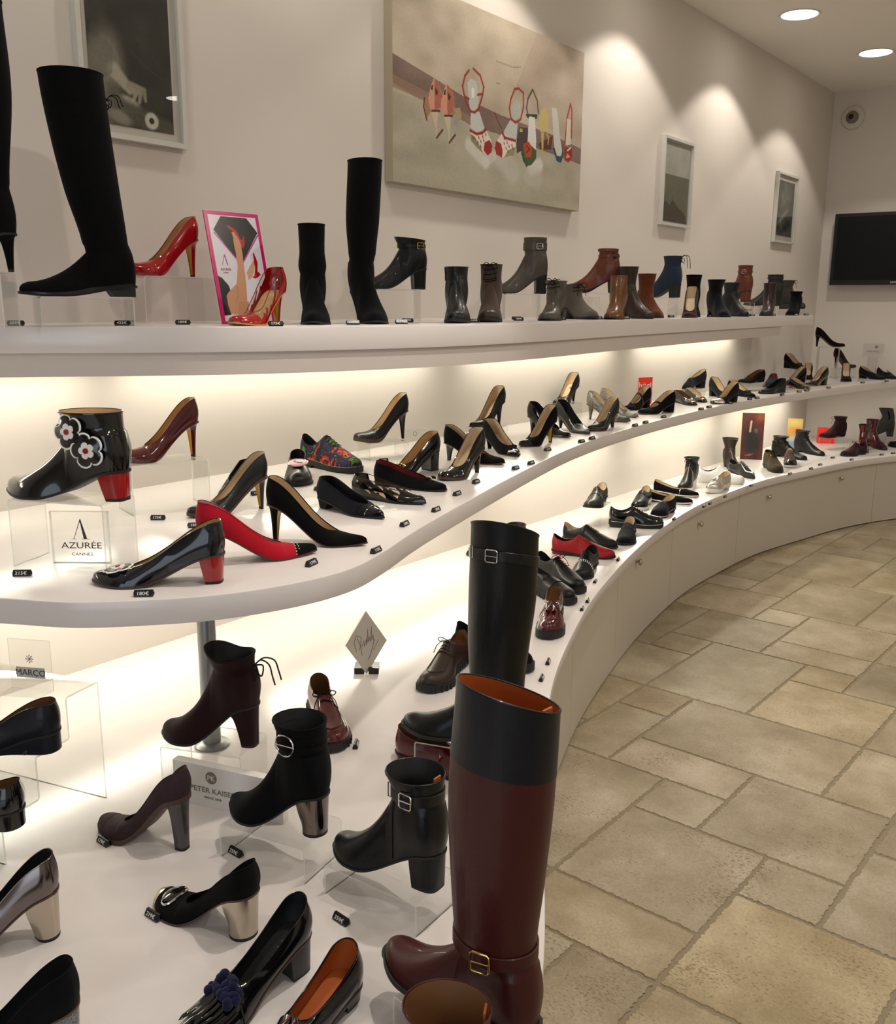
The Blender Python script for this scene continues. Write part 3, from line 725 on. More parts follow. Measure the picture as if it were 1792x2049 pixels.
# floor: random-length stone slabs on a .215 m module, each slab its own tint, mortar between
def stone():
    m=bpy.data.materials.new('travertine'); m.use_nodes=True; nt=m.node_tree; b=nt.nodes['Principled BSDF']; N=nt.nodes.new; Lk=nt.links.new
    at=N('ShaderNodeAttribute'); at.attribute_name='tint'; tc=N('ShaderNodeTexCoord')
    off=N('ShaderNodeVectorMath'); off.operation='ADD'; sc3=N('ShaderNodeVectorMath'); sc3.operation='SCALE'; sc3.inputs[3].default_value=37
    Lk(at.outputs['Color'],sc3.inputs[0]); Lk(tc.outputs['Object'],off.inputs[0]); Lk(sc3.outputs[0],off.inputs[1])
    n1=N('ShaderNodeTexNoise'); n1.inputs['Scale'].default_value=3.2; n1.inputs['Detail'].default_value=6; n1.inputs['Roughness'].default_value=.62; Lk(off.outputs[0],n1.inputs['Vector'])
    r=N('ShaderNodeValToRGB'); e=r.color_ramp; e.elements[0].position=.3; e.elements[1].position=.72
    e.elements[0].color=(*srgb((140,126,100)),1); e.elements[1].color=(*srgb((190,178,158)),1); k=e.elements.new(.5); k.color=(*srgb((164,151,127)),1)
    Lk(n1.outputs['Fac'],r.inputs[0])
    hs=N('ShaderNodeMix'); hs.data_type='RGBA'; hs.blend_type='MULTIPLY'; hs.inputs[0].default_value=1; Lk(r.outputs[0],hs.inputs[6]); Lk(at.outputs['Color'],hs.inputs[7])
    # pits: stretched small noise, clustered by a larger one
    mp=N('ShaderNodeMapping'); mp.inputs['Scale'].default_value=(110,170,110); Lk(off.outputs[0],mp.inputs['Vector'])
    n2=N('ShaderNodeTexNoise'); n2.inputs['Scale'].default_value=1; n2.inputs['Detail'].default_value=5; n2.inputs['Roughness'].default_value=.6; Lk(mp.outputs[0],n2.inputs['Vector'])
    n3=N('ShaderNodeTexNoise'); n3.inputs['Scale'].default_value=5; n3.inputs['Detail'].default_value=2; Lk(off.outputs[0],n3.inputs['Vector'])
    mu=N('ShaderNodeMath'); mu.operation='MULTIPLY_ADD'; mu.inputs[1].default_value=.42; Lk(n3.outputs['Fac'],mu.inputs[0]); Lk(n2.outputs['Fac'],mu.inputs[2])
    r2=N('ShaderNodeValToRGB'); r2.color_ramp.elements[0].position=.80; r2.color_ramp.elements[1].position=.92; Lk(mu.outputs[0],r2.inputs[0])
    mx=N('ShaderNodeMix'); mx.data_type='RGBA'; mx.inputs[7].default_value=(*srgb((120,98,68)),1); Lk(hs.outputs[2],mx.inputs[6])
    ml=N('ShaderNodeMath'); ml.operation='MULTIPLY'; ml.inputs[1].default_value=.75; Lk(r2.outputs[0],ml.inputs[0]); Lk(ml.outputs[0],mx.inputs[0]); Lk(mx.outputs[2],b.inputs['Base Color'])
    sp=N('ShaderNodeTexNoise'); sp.inputs['Scale'].default_value=130; sp.inputs['Detail'].default_value=3; Lk(off.outputs[0],sp.inputs['Vector']); sr=N('ShaderNodeMapRange'); sr.inputs[1].default_value=.3; sr.inputs[2].default_value=.7; sr.inputs[3].default_value=.88; sr.inputs[4].default_value=1.08; Lk(sp.outputs['Fac'],sr.inputs[0]); mm=N('ShaderNodeMix'); mm.data_type='RGBA'; mm.blend_type='MULTIPLY'; mm.inputs[0].default_value=1; Lk(mx.outputs[2],mm.inputs[6]); Lk(sr.outputs[0],mm.inputs[7]); Lk(mm.outputs[2],b.inputs['Base Color'])
    n4=N('ShaderNodeTexNoise'); n4.inputs['Scale'].default_value=90; n4.inputs['Detail'].default_value=4; Lk(tc.outputs['Object'],n4.inputs['Vector'])
    sb=N('ShaderNodeMath'); sb.operation='MULTIPLY_ADD'; sb.inputs[1].default_value=-1.5; Lk(r2.outputs[0],sb.inputs[0]); Lk(n4.outputs['Fac'],sb.inputs[2])
    bp=N('ShaderNodeBump'); bp.inputs['Strength'].default_value=.35; bp.inputs['Distance'].default_value=.0015; Lk(sb.outputs[0],bp.inputs['Height']); Lk(bp.outputs[0],b.inputs['Normal'])
    b.inputs['Roughness'].default_value=.5; b.inputs['Specular IOR Level'].default_value=.35
    return m
DU,DV=.2125,.2175; U0,V0=-1.453,3.253; TH=math.radians(-2.2)
fixed=[(0, -3, 2, 1, (1, 0.97, 0.95)), (0, -2, 3, 2, (0.97, 0.96, 0.93)), (1, -4, 1, 1, (1, 0.99, 0.98)), (2, -4, 2, 2, (0.95, 0.94, 0.91)), (1, -6, 2, 2, (0.97, 0.955, 0.95)), (3, -5, 1, 1, None), (1, -7, 2, 1, (1, 0.95, 0.86)), (3, -7, 2, 2, (1, 0.93, 0.78)), (-1, -6, 2, 3, None), (-1, 0, 2, 3, (0.93, 0.92, 0.86)), (-2, 3, 2, 2, None), (0, 3, 2, 1, None), (0, 4, 2, 2, None), (-1, 5, 1, 1, None), (-2, 7, 1, 2, None), (-1, 6, 2, 3, None), (-3, 5, 2, 2, None), (-2, 9, 2, 3, None), (1, 2, 1, 1, None), (1, 0, 2, 2, None), (-3, 8, 1, 2, None), (-3, 11, 2, 2, None), (-2, 13, 1, 2, None), (-1, 11, 1, 1, None)]
def floor():
    occ={}; tiles=[]
    def free(i,j,w,h): return all((a,b) not in occ for a in range(i,i+w) for b in range(j,j+h))
    def put(i,j,w,h,t=None):
        for a in range(i,i+w):
            for b in range(j,j+h): occ[(a,b)]=1
        tiles.append((i,j,w,h,t))
    for i,j,w,h,t in fixed:
        if free(i,j,w,h): put(i,j,w,h,t)
    rnd=random.Random(11)
    i0,i1,j0,j1=-6,21,-29,23
    for j in range(j0,j1):
        for i in range(i0,i1):
            if (i,j) in occ: continue
            op=[(2,2),(3,2),(2,3),(2,1),(1,1),(1,2),(2,2)]; rnd.shuffle(op)
            for w_,h_ in sorted(op,key=lambda q:-q[0]*q[1]*rnd.uniform(.4,1)):
                if free(i,j,w_,h_): put(i,j,w_,h_); break
            else: put(i,j,1,1)
    bm=bmesh.new(); cl=bm.loops.layers.float_color.new('tint')
    g=.0056
    def W(u,v,z): return (u*math.cos(TH)-v*math.sin(TH), u*math.sin(TH)+v*math.cos(TH), z)
    for i,j,w_,h_,t in tiles:
        tint=t or rnd.choice([(1,.985,.95),(1,.97,.93),(.97,.96,.92),(1,1,.99),(.96,.95,.93),(1,.95,.84)]); k=rnd.uniform(.90,1.03); tint=[min(1,c*k) for c in tint]
        a,b=U0+i*DU+g,U0+(i+w_)*DU-g; c,d=V0+j*DV+g,V0+(j+h_)*DV-g
        P=[]
        def edge(p,q,n):
            for s_ in range(n):
                f=s_/n; x=lerp(p[0],q[0],f); y=lerp(p[1],q[1],f); jt=rnd.uniform(-.0032,.0032) if s_ else 0
                if p[0]==q[0]: x+=jt
                else: y+=jt
                P.append((x,y))
        ns=34
        edge((a,c),(b,c),w_*ns); edge((b,c),(b,d),h_*ns); edge((b,d),(a,d),w_*ns); edge((a,d),(a,c),h_*ns)
        cx,cy_=(a+b)/2,(c+d)/2
        top=[bm.verts.new(W(x+(cx-x)*.008,y+(cy_-y)*.008,0)) for x,y in P]; lo=[bm.verts.new(W(x,y,-.004)) for x,y in P]
        fs=[bm.faces.new(top)]
        for q in range(len(P)): fs.append(bm.faces.new((lo[q],lo[(q+1)%len(P)],top[(q+1)%len(P)],top[q])))
        for f_ in fs:
            for lp in f_.loops: lp[cl]=(*tint,1)
    # mortar bed
    q=[bm.verts.new(v) for v in ((WX-.1,YF-.1,-.003),(XR+.1,YF-.1,-.003),(XR+.1,WY+.1,-.003),(WX-.1,WY+.1,-.003))]
    f_=bm.faces.new(q); f_.material_index=1
    for lp in f_.loops: lp[cl]=(1,1,1,1)
    return struct(link('floor',bm,[stone(),mat('mortar',(136,124,100),.9,0,0,.3,120)],smooth=False))
floor()
# ---------------------------------------------------------------- shelves, deck, cabinets
dk=tag(empty('display_deck'),'long white lacquered display deck curving along the wall on top of the low cabinets','display deck')
board('deck_top',DECK,.436,.48,SHELF,parent=dk)
sh=tag(empty('wall_shelf'),'middle white curved wall shelf, wide bulge at left held by a steel post','shelf','curved wall shelves')
board('shelf_board',MID,.922,.972,SHELF,parent=sh)
us=tag(empty('wall_shelf'),'upper white wall shelf with deep painted fascia below the pictures','shelf','curved wall shelves')
board('shelf_board',UPP,1.385,1.445,SHELF,parent=us)
bm=bmesh.new()
cu=[(x-.012,y) for x,y in UPP if y<5.84]
n=len(cu)
A=[(x,y) for x,y in cu]; B=[(x-.022,y) for x,y in cu]
poly=A+B[::-1]
prism(bm,poly,1.332,1.385); bmesh.ops.recalc_face_normals(bm,faces=bm.faces); bmesh.ops.triangulate(bm,faces=[f for f in bm.faces if len(f.verts)>4])
link('fascia',bm,FACE,us,ang=30)
# strip lamps hidden behind the shelf edges: five under the upper shelf, six under the middle one
def strip(y0,y1,x,z,n,where):
    r=tag(empty('strip_lamp',(x,(y0+y1)/2,z)),f'slim fluorescent strip lamp under the {where} shelf, {n}','lamp','strip lamps under the shelves')
    h=(y1-y0)/2
    bm=bmesh.new(); box(bm,-.02,.02,-h,h,-.004,.016); link('housing',bm,mat('lamp_housing',(230,230,226),.4),r,smooth=False)
    bm=bmesh.new(); tube(bm,[(0,-h+.02,-.013),(0,h-.02,-.013)],.008,10); link('tube',bm,mat('strip_tube',(255,250,225),.3,emit=6),r)
    area('strip_light',(0,0,-.024),(0,math.radians(-20),0),.03,(y1-y0)-.06,E_STRIP*(y1-y0)*(.62 if where=='upper' else 1.05),STRIPC,r)
for k,(a,b) in enumerate([(.45,1.45),(1.5,2.95),(3.12,4.45),(4.66,6.1)]):
    strip(a,b,WX+.08,1.367,('first from the left','second from the left','third from the left','last before the corner')[k],'upper')
for k,(a,b) in enumerate([(.7,1.9),(2.0,3.2),(3.32,4.5),(4.66,5.9),(6.02,7.3)]):
    strip(a,b,WX+.14,.904,('at the wide bulge','second from the left','in the middle','second from the corner','beside the corner')[k],'middle')
# cabinets under the deck
def ycut(y):
    for a,b in zip(DECK,DECK[1:]):
        if a[1]<=y<=b[1]: 
            u=(y-a[1])/(b[1]-a[1]); return (lerp(a[0],b[0],u),y)
SE=[-.5,.35,1.15,1.95,2.68,3.40,4.31,5.30,6.98,7.79]
kn=[(3.696, 0.393), (4.714, 0.358), (5.68, 0.358), (6.577, 0.37), (0.75, 0.37), (1.55, 0.37), (7.2, 0.375)]
for i in range(len(SE)-1):
    ya,yb=SE[i],SE[i+1]
    cs=[ycut(ya+.002)]+[p for p in DECK if ya+.004<p[1]<yb-.004]+[ycut(yb-.002)]
    def nrm(P):
        out=[]
        for q in range(len(P)):
            a=Vector(P[max(0,q-1)]); b=Vector(P[min(len(P)-1,q+1)]); t=(b-a).normalized(); out.append(Vector((t.y,-t.x)))
        return out
    nn=nrm(cs); ins=.03
    front=[tuple(Vector(p)-n_*ins) for p,n_ in zip(cs,nn)]; backp=[tuple(Vector(p)-n_*(ins+.018)) for p,n_ in zip(cs,nn)]
    mid_=cs[len(cs)//2]
    where=('nearest the camera','second from the camera','third from the camera','fourth, beside the burgundy riding boot','fifth, below the burgundy loafer','sixth, below the navy slip-on','seventh, below the silver loafer','long one with two knobs below the posters','last one before the back wall')[min(i,8)]
    c=tag(empty('low_cabinet',(mid_[0],mid_[1],0)),f'cream curved low cabinet under the deck, {where}','cabinet','cream curved cabinets under the deck')
    off=Vector((mid_[0],mid_[1]))
    bm=bmesh.new(); b1=[(p[0]-off.x-.002,p[1]-off.y) for p in backp]; b2=[(max(WX+.02,p[0]-.35)-off.x,p[1]-off.y) for p in backp]
    prism(bm,b1+b2[::-1],.03,.435); bmesh.ops.recalc_face_normals(bm,faces=bm.faces); bmesh.ops.triangulate(bm,faces=[f for f in bm.faces if len(f.verts)>4]); link('carcass',bm,CAB,c,ang=30)
    bm=bmesh.new(); prism(bm,[(p[0]-off.x,p[1]-off.y) for p in front]+[(p[0]-off.x,p[1]-off.y) for p in backp][::-1],.008,.432); bmesh.ops.recalc_face_normals(bm,faces=bm.faces); bmesh.ops.triangulate(bm,faces=[f for f in bm.faces if len(f.verts)>4])
    d=link('door',bm,CAB,c,ang=30)
    for ky,kz in kn:
        if ya<ky<yb:
            j=min(range(len(cs)),key=lambda q:abs(cs[q][1]-ky)); P0=ycut(ky); n_=nn[j]; P0=Vector(P0)-n_*ins
            bm=bmesh.new(); lathe(bm,[(.006,0),(.006,.012),(.013,.016),(.015,.022),(.011,.028),(.003,.030)],20)
            M=Matrix.Translation((P0.x-off.x,P0.y-off.y,kz))@Vector((0,0,1)).rotation_difference(Vector((n_.x,n_.y,0))).to_matrix().to_4x4()
            bmesh.ops.transform(bm,matrix=M,verts=bm.verts); link('knob',bm,MT['champ'],d)
# post
p=tag(empty('support_post',(-1.687,1.286,.48)),'grey steel support post between deck and middle shelf','post')
bm=bmesh.new(); lathe(bm,[(.021,0),(.021,.442)],28); link('pole',bm,mat('grey_steel',(150,152,152),.35,.7),p)
bm=bmesh.new(); lathe(bm,[(.041,0),(.041,.004),(.036,.008),(.022,.010)],28); link('base_flange',bm,mat('grey_steel',(150,152,152),.35,.7),p)
# ceiling downlights
def downlight(x,y,vis,lab,e,ang):
    r=tag(empty('downlight',(x,y,CEIL)),lab,'ceiling light','recessed ceiling downlights')
    bm=bmesh.new(); lathe(bm,[(.098,-.004),(.108,-.006),(.112,-.001),(.098,0)],36,cap=False); link('trim_ring',bm,mat('white_trim',(215,210,200),.4),r)
    bm=bmesh.new(); lathe(bm,[(.096,-.001),(.096,-.003),(.02,-.006),(.002,-.006)],36); link('lens',bm,mat('lamp_lens',(255,248,232),.4,emit=9),r)
    spot('downlight_beam',(0,0,-.025),ang,e,WARM,.22,.035,r)
DL=[(-1.93,5.66,'right in the row, above the second small picture'),(-1.80,6.75,'partly cut by the right edge of the photo')]
for x,y,l in DL: downlight(x,y,1,'round glowing recessed ceiling light, '+l,E_DOWN,112)
for k,(x,y) in enumerate([(-1.95,4.42),(-1.93,3.3),(-1.9,2.2),(-1.9,1.1),(-1.9,0.0)]): downlight(x,y,0,'round recessed ceiling light above the wall shelves, out of view, %s'%('one before the visible ones','second before the visible ones','third before the visible ones','above the tall boots','left of the tall boots')[k],E_DOWN*(1,.75,.45,.3,.3)[k],112)
for k,(x,y) in enumerate([(.2,.8),(.4,3.0),(.5,5.2),(1.9,2.0),(1.9,5.0)]): downlight(x,y,0,'unseen ceiling light added for general light over the aisle, %s'%('nearest the camera','second along the aisle','third along the aisle','right side near','right side far')[k],E_ROOM,150)  # unseen aisle rows, added for general room light
downlight(-.75,1.75,0,'unseen ceiling light added to brighten the wide end of the deck',66.,72)  # added out of view, narrow cone to brighten only the foreground deck
# ---------------------------------------------------------------- text
_t={}
def text(name, s, size, m, parent, M, align='CENTER', th=.0003, font_scale_x=1):
    key=(s,size,align,th,font_scale_x)
    if key not in _t:
        c=bpy.data.curves.new('t','FONT'); c.body=s; c.size=size; c.align_x=align; c.extrude=th; c.resolution_u=3
        o=bpy.data.objects.new('t',c); col.objects.link(o); bpy.context.view_layer.update()
        me=bpy.data.meshes.new_from_object(o.evaluated_get(bpy.context.evaluated_depsgraph_get())); bpy.data.objects.remove(o)
        if font_scale_x!=1:
            for v in me.vertices: v.co.x*=font_scale_x
        _t[key]=me
    me=_t[key].copy(); me.name=name; me.materials.clear(); me.materials.append(m)
    o=bpy.data.objects.new(name,me); col.objects.link(o); o.parent=parent; o.matrix_local=M
    return o
UP=Matrix.Rotation(PI/2,4,'X')   # text standing, facing -Y
INKW=mat('white_print',(225,225,222),.5); INK=mat('dark_print',(50,46,44),.5); INKG=mat('grey_print',(120,116,110),.5); INKR=mat('pink_print',(190,90,110),.5); TAGM=mat('black_plastic',(10,10,11),.28)
# price tags ---------------------------------------------------
def price(loc,yaw,txt,label,group,sc_=1):
    r=tag(empty('price_tag',loc,yaw),label,'price tag',group)
    bm=bmesh.new(); w_=.0165*sc_; P=[(-.006,0),(.006,0),(.006,.004),(.003,.012),(-.001,.012),(-.006,.004)]
    P=[(y*sc_,z*sc_) for y,z in P]
    a=[bm.verts.new((-w_,y,z)) for y,z in P]; b=[bm.verts.new((w_,y,z)) for y,z in P]
    c0=bm.verts.new((-w_-.003*sc_,0,.006*sc_)); c1=bm.verts.new((w_+.003*sc_,0,.006*sc_))
    for i in range(6):
        j=(i+1)%6; bm.faces.new((a[i],a[j],b[j],b[i])); bm.faces.new((a[j],a[i],c0)); bm.faces.new((b[i],b[j],c1))
    bmesh.ops.recalc_face_normals(bm,faces=bm.faces); link('tag_body',bm,TAGM,r,smooth=False)
    an=math.atan2(5,8)
    text('price_digits',txt,.0092*sc_,INKW,r,Matrix.Translation((-.001*sc_,-.0064*sc_,.0043*sc_))@Matrix.Rotation(PI/2-an,4,'X'),font_scale_x=1.15)
# acrylic ------------------------------------------------------
def bent(name, prof, depth, th=.003, parent=None, mats=None, rad=.006):
    # rounded polyline -> sheet
    P=[Vector(p) for p in prof]; Q=[P[0]]
    for i in range(1,len(P)-1):
        a=(P[i-1]-P[i]); b=(P[i+1]-P[i]); r=min(rad,a.length/2,b.length/2); a.normalize(); b.normalize()
        for k in range(5):
            u=k/4; Q.append((P[i]+a*r).lerp(P[i],u).lerp(P[i].lerp(P[i]+b*r,u),u))
    Q.append(P[-1]); n=len(Q); L_=[];R_=[]
    for i in range(n):
        t=(Q[min(i+1,n-1)]-Q[max(i-1,0)]).normalized(); m=Vector((-t.y,t.x)); L_.append(Q[i]+m*th/2); R_.append(Q[i]-m*th/2)
    bm=bmesh.new(); h=depth/2
    V=[[bm.verts.new((p.x,y,p.y)) for p in S] for S in (L_,R_) for y in (-h,h)]
    for i in range(n-1):
        for A,B in ((V[0],V[1]),(V[3],V[2])): bm.faces.new((A[i],A[i+1],B[i+1],B[i]))
        for A,B in ((V[0],V[2]),(V[3],V[1])): bm.faces.new((A[i],B[i],B[i+1],A[i+1])).material_index=1
    for i in (0,n-1): bm.faces.new((V[0][i],V[1][i],V[3][i],V[2][i])).material_index=1
    bmesh.ops.recalc_face_normals(bm,faces=bm.faces)
    return link(name,bm,mats or [ACR,ACE],parent,ang=70)
def riser(loc,yaw,w_,d_,h_,label,group):
    o=bent('acrylic_riser',[(-w_/2,0),(-w_/2,h_-.0016),(w_/2,h_-.0016),(w_/2,0)],d_)
    o.location=loc; o.rotation_euler=(0,0,yaw); tag(o,label,'display riser',group); return o
# painted pictures ---------------------------------------------
class Paint:
    def __init__(s,w,h,nx,base):
        s.w,s.h=w,h; s.nx=nx; s.ny=max(8,int(nx*h/w)); s.X,s.Y=np.meshgrid(np.linspace(0,w,s.nx),np.linspace(0,h,s.ny)); s.C=np.zeros((s.ny,s.nx,3)); s.C[:]=np.array(base)/255.
        s.r=np.random.RandomState(5)
    def mix(s,a,c): s.C=s.C*(1-a[...,None])+np.array(c)/255.*a[...,None]
    def ell(s,x,y,rx,ry,c,al=1,rot=0,soft=.15):
        ca,sa=math.cos(rot),math.sin(rot); dx,dy=s.X-x,s.Y-y; d=np.sqrt(((dx*ca+dy*sa)/rx)**2+((-dx*sa+dy*ca)/ry)**2); s.mix(al*np.clip((1+soft-d)/(2*soft),0,1),c)
    def seg(s,x0,y0,x1,y1,r,c,al=1,soft=.4,r2=None):
        dx,dy=x1-x0,y1-y0; t=np.clip(((s.X-x0)*dx+(s.Y-y0)*dy)/max(1e-9,dx*dx+dy*dy),0,1); d=np.hypot(s.X-x0-t*dx,s.Y-y0-t*dy); rr=r+(((r2 if r2 is not None else r)-r)*t); s.mix(al*np.clip((rr*(1+soft)-d)/(2*soft*rr),0,1),c)
    def line(s,P,r,c,al=1,soft=.5):
        for a,b in zip(P,P[1:]): s.seg(*a,*b,r,c,al,soft)
    def poly(s,P,c,al=1):
        ins=np.zeros(s.X.shape,bool); n=len(P)
        for i in range(n):
            x0,y0=P[i]; x1,y1=P[(i+1)%n]
            if y0==y1: continue
            cnd=((y0>s.Y)!=(y1>s.Y))&(s.X<(x1-x0)*(s.Y-y0)/(y1-y0)+x0); ins^=cnd
        s.mix(al*ins.astype(float),c)
    def noise(s,cell,amp,c=None,sx=1,sy=1):
        nx,ny=max(2,int(s.w/(cell*sx)))+2,max(2,int(s.h/(cell*sy)))+2; g=s.r.rand(ny,nx); fx=(s.X/s.w)*(nx-1.001); fy=(s.Y/s.h)*(ny-1.001)
        ix=fx.astype(int); iy=fy.astype(int); ux=fx-ix; uy=fy-iy; ux=ux*ux*(3-2*ux); uy=uy*uy*(3-2*uy)
        v=(g[iy,ix]*(1-ux)+g[iy,ix+1]*ux)*(1-uy)+(g[iy+1,ix]*(1-ux)+g[iy+1,ix+1]*ux)*uy
        if c is None: s.C=np.clip(s.C+(v[...,None]-.5)*amp,0,1)
        else: s.mix(amp*np.clip((v-.5)*3,0,1),c)
    def mesh(s,name,parent,M,rough=.6,coat=0,nm='picture_print'):
        me=bpy.data.meshes.new(name); nx,ny=s.nx,s.ny
        co=np.stack([s.X-s.w/2,np.zeros_like(s.X),s.Y],-1).reshape(-1,3)
        idx=np.arange(nx*ny).reshape(ny,nx); F=np.stack([idx[:-1,:-1],idx[:-1,1:],idx[1:,1:],idx[1:,:-1]],-1).reshape(-1,4)
        me.from_pydata(co.tolist(),[],F.tolist()); at=me.color_attributes.new('print','FLOAT_COLOR','POINT')
        lin=np.where(s.C<=.04045,s.C/12.92,((s.C+.055)/1.055)**2.4); at.data.foreach_set('color',np.concatenate([lin,np.ones((ny,nx,1))],-1).astype(np.float32).ravel())
        key='print_%s_%s'%(rough,coat)
        if key not in _m:
            m=bpy.data.materials.new('printed_surface'); m.use_nodes=True; b=m.node_tree.nodes['Principled BSDF']; a=m.node_tree.nodes.new('ShaderNodeAttribute'); a.attribute_name='print'
            m.node_tree.links.new(a.outputs['Color'],b.inputs['Base Color']); b.inputs['Roughness'].default_value=rough; b.inputs['Coat Weight'].default_value=coat; _m[key]=m
        me.materials.append(_m[key]); o=bpy.data.objects.new(name,me); col.objects.link(o); o.parent=parent; o.matrix_local=M; return o
WALLROT=PI/2   # local -Y faces +X
def frame(y0,y1,z0,z1,label,P,fw=.014,mat_w=.03,fcol=(205,204,196)):
    w_,h_=y1-y0,z1-z0
    r=tag(empty('picture_frame',(WX+.001,(y0+y1)/2,z0),WALLROT),label,'framed picture','small framed photographs on the wall')
    bm=bmesh.new()
    for a,b,c,d in ((-w_/2,-w_/2+fw,0,h_),(w_/2-fw,w_/2,0,h_),(-w_/2+fw,w_/2-fw,0,fw),(-w_/2+fw,w_/2-fw,h_-fw,h_)): box(bm,a,b,-.024,0,c,d)
    link('frame',bm,mat('silver_frame',fcol,.35,.1),r,smooth=False)
    bm=bmesh.new(); box(bm,-w_/2+fw,w_/2-fw,-.008,0,fw,h_-fw); link('mount_board',bm,mat('mount_board',(206,200,190),.8),r,smooth=False)
    P.mesh('photograph',r,Matrix.Translation((0,-.0095,fw+mat_w)),.7)
    bm=bmesh.new(); box(bm,-w_/2+fw,w_/2-fw,-.0135,-.0115,fw,h_-fw); link('glass',bm,clear('picture_glass',(.97,.97,.97)),r,smooth=False)
    return r
def dims(y0,y1,z0,z1,fw=.014,mw=.03): return (y1-y0-2*fw-2*mw, z1-z0-2*fw-2*mw)
# left photograph: hands of a shoemaker, black and white
a=(1.465,1.792,1.925,2.40); W_,H_=dims(*a,mw=.022); P=Paint(W_,H_,160,(36,36,30)); P.noise(.05,.10)
def q(x,y): return ((x-175)/185*W_, (270-y)/470*H_*1.0)
P.ell(*q(215,90),.05,.085,(150,146,130),.8,soft=.35); P.ell(*q(200,165),.035,.10,(138,134,118),.85,.25,.35); P.seg(*q(228,110),*q(262,158),.020,(176,170,150),1,.3,.014)
for k,(x0_,y0_,x1_,y1_) in enumerate([(258,150,276,164),(262,146,286,160),(264,142,294,152)]): P.seg(*q(x0_,y0_),*q(x1_,y1_),.0085,(166-6*k,160-6*k,140-6*k),1,.3,.007)
for k,(x0_,y0_,x1_,y1_) in enumerate([(276,164,268,188),(286,160,282,190),(294,152,296,182)]): P.seg(*q(x0_,y0_),*q(x1_,y1_),.0068,(160-8*k,154-8*k,134-8*k),1,.3,.005)
P.ell(*q(240,205),.048,.020,(120,116,102),.95,-.3,.35); P.ell(*q(262,192),.030,.010,(176,172,156),.95,-.35,.35); P.ell(*q(225,180),.02,.03,(90,88,76),.8,.3,.4); P.seg(*q(240,222),*q(352,262),.026,(84,82,70),.95,.3); P.ell(*q(238,246),.034,.018,(150,146,130),.9,-.4,.35)
P.poly([q(175,60),q(200,20),q(230,40),q(225,120),q(205,140),q(180,120)],(112,108,96),.5); P.line([q(265,40),q(300,80),q(340,110)],.0016,(74,72,62),.7)
P.ell(*q(308,240),.022,.022,(206,204,190),1,0,.15); P.ell(*q(308,240),.008,.008,(40,40,36),1,0,.2); P.noise(.006,.05)
frame(*a,'black and white photograph of working hands, silver frame at top left',P,mat_w=.022)
a=(4.885,5.262,1.93,2.385); W_,H_=dims(*a,mw=.008); P=Paint(W_,H_,90,(110,112,96)); 
P.poly([(0,H_*.60),(W_,H_*.60),(W_,H_),(0,H_)],(182,182,172)); P.poly([(0,0),(W_,0),(W_,H_*.6),(0,H_*.6)],(108,108,90)); P.noise(.08,.06)
P.poly([(0,0),(W_*.02,H_*.20),(W_*.14,H_*.26),(W_*.30,H_*.21),(W_*.40,H_*.29),(W_*.60,H_*.20),(W_*.86,H_*.14),(W_*.95,H_*.08),(W_*.9,0)],(62,46,34)); P.line([(W_*.38,H_*.28),(W_*.42,H_*.34),(W_*.36,H_*.32)],.002,(70,58,46)); P.poly([(0,0),(W_,0),(W_,H_*.03),(0,H_*.035)],(50,44,38)); P.noise(.008,.05)
frame(*a,'framed photograph of a brown boot, right of the large shoe painting',P,mat_w=.008)
a=(6.66,7.085,1.935,2.395); W_,H_=dims(*a,mw=.035); P=Paint(W_,H_,80,(88,92,84)); P.ell(W_*.45,H_*.72,W_*.3,H_*.2,(146,150,142),.8,0,.6); P.ell(W_*.4,H_*.36,W_*.28,H_*.05,(176,178,168),.8,.5,.5); P.ell(W_*.65,H_*.2,W_*.3,H_*.1,(44,44,38),.9,.3,.4); P.ell(W_*.2,H_*.1,W_*.2,H_*.07,(60,58,50),.9,-.3,.4); P.noise(.03,.12); P.noise(.008,.06)
frame(*a,'small framed photograph nearest the television corner',P,mat_w=.035)
# big canvas
y0,y1,z0,z1=2.662,3.975,1.925,2.605; W_,H_=y1-y0,z1-z0
r=tag(empty('shoe_painting',(WX+.001,(y0+y1)/2,z0),WALLROT),'large unframed canvas painting of a row of high heeled shoes','painting')
bm=bmesh.new(); box(bm,-W_/2,W_/2,-.038,0,0,H_); bevel(bm,.002,1); link('stretched_canvas',bm,mat('canvas_side',(168,156,132),.85),r,smooth=False)
P=Paint(W_-.002,H_-.002,640,(172,160,138))
P.C[:]=np.array((186,172,152))/255.; P.noise(.25,.05); P.noise(.09,.05)
P.poly([(0,0),(W_,0),(W_,H_*.30),(W_*.6,H_*.36),(W_*.3,H_*.42),(0,H_*.44)],(168,162,143),.85); P.poly([(W_*.55,H_*.55),(W_,H_*.4),(W_,H_),(W_*.7,H_)],(160,138,124),.35)
P.poly([(0,H_*.48),(W_*.10,H_*.44),(W_*.2,H_*.43),(W_*.35,H_*.37),(W_*.5,H_*.36),(W_*.75,H_*.33),(W_,H_*.30),(W_,H_*.40),(W_*.8,H_*.44),(W_*.5,H_*.47),(W_*.35,H_*.50),(W_*.18,H_*.56),(0,H_*.62)],(112,88,80),.85)
P.poly([(0,H_*.46),(W_*.18,H_*.42),(W_*.4,H_*.36),(W_*.4,H_*.40),(W_*.16,H_*.48),(0,H_*.52)],(150,122,100),.7); P.noise(.05,.08,None,2,1)
P.seg(0.4498,0.1799,0.5623,0.1282,0.0254,(214, 212, 206),0.7,.3)
P.seg(0.6781,0.1565,0.7582,0.1161,0.0488,(190, 188, 178),0.6,.3)
P.seg(0.8989,0.1431,0.9600,0.1618,0.0293,(216, 212, 204),0.8,.3)
P.seg(0.8853,0.1061,0.9473,0.1046,0.0391,(186, 184, 170),0.6,.3)
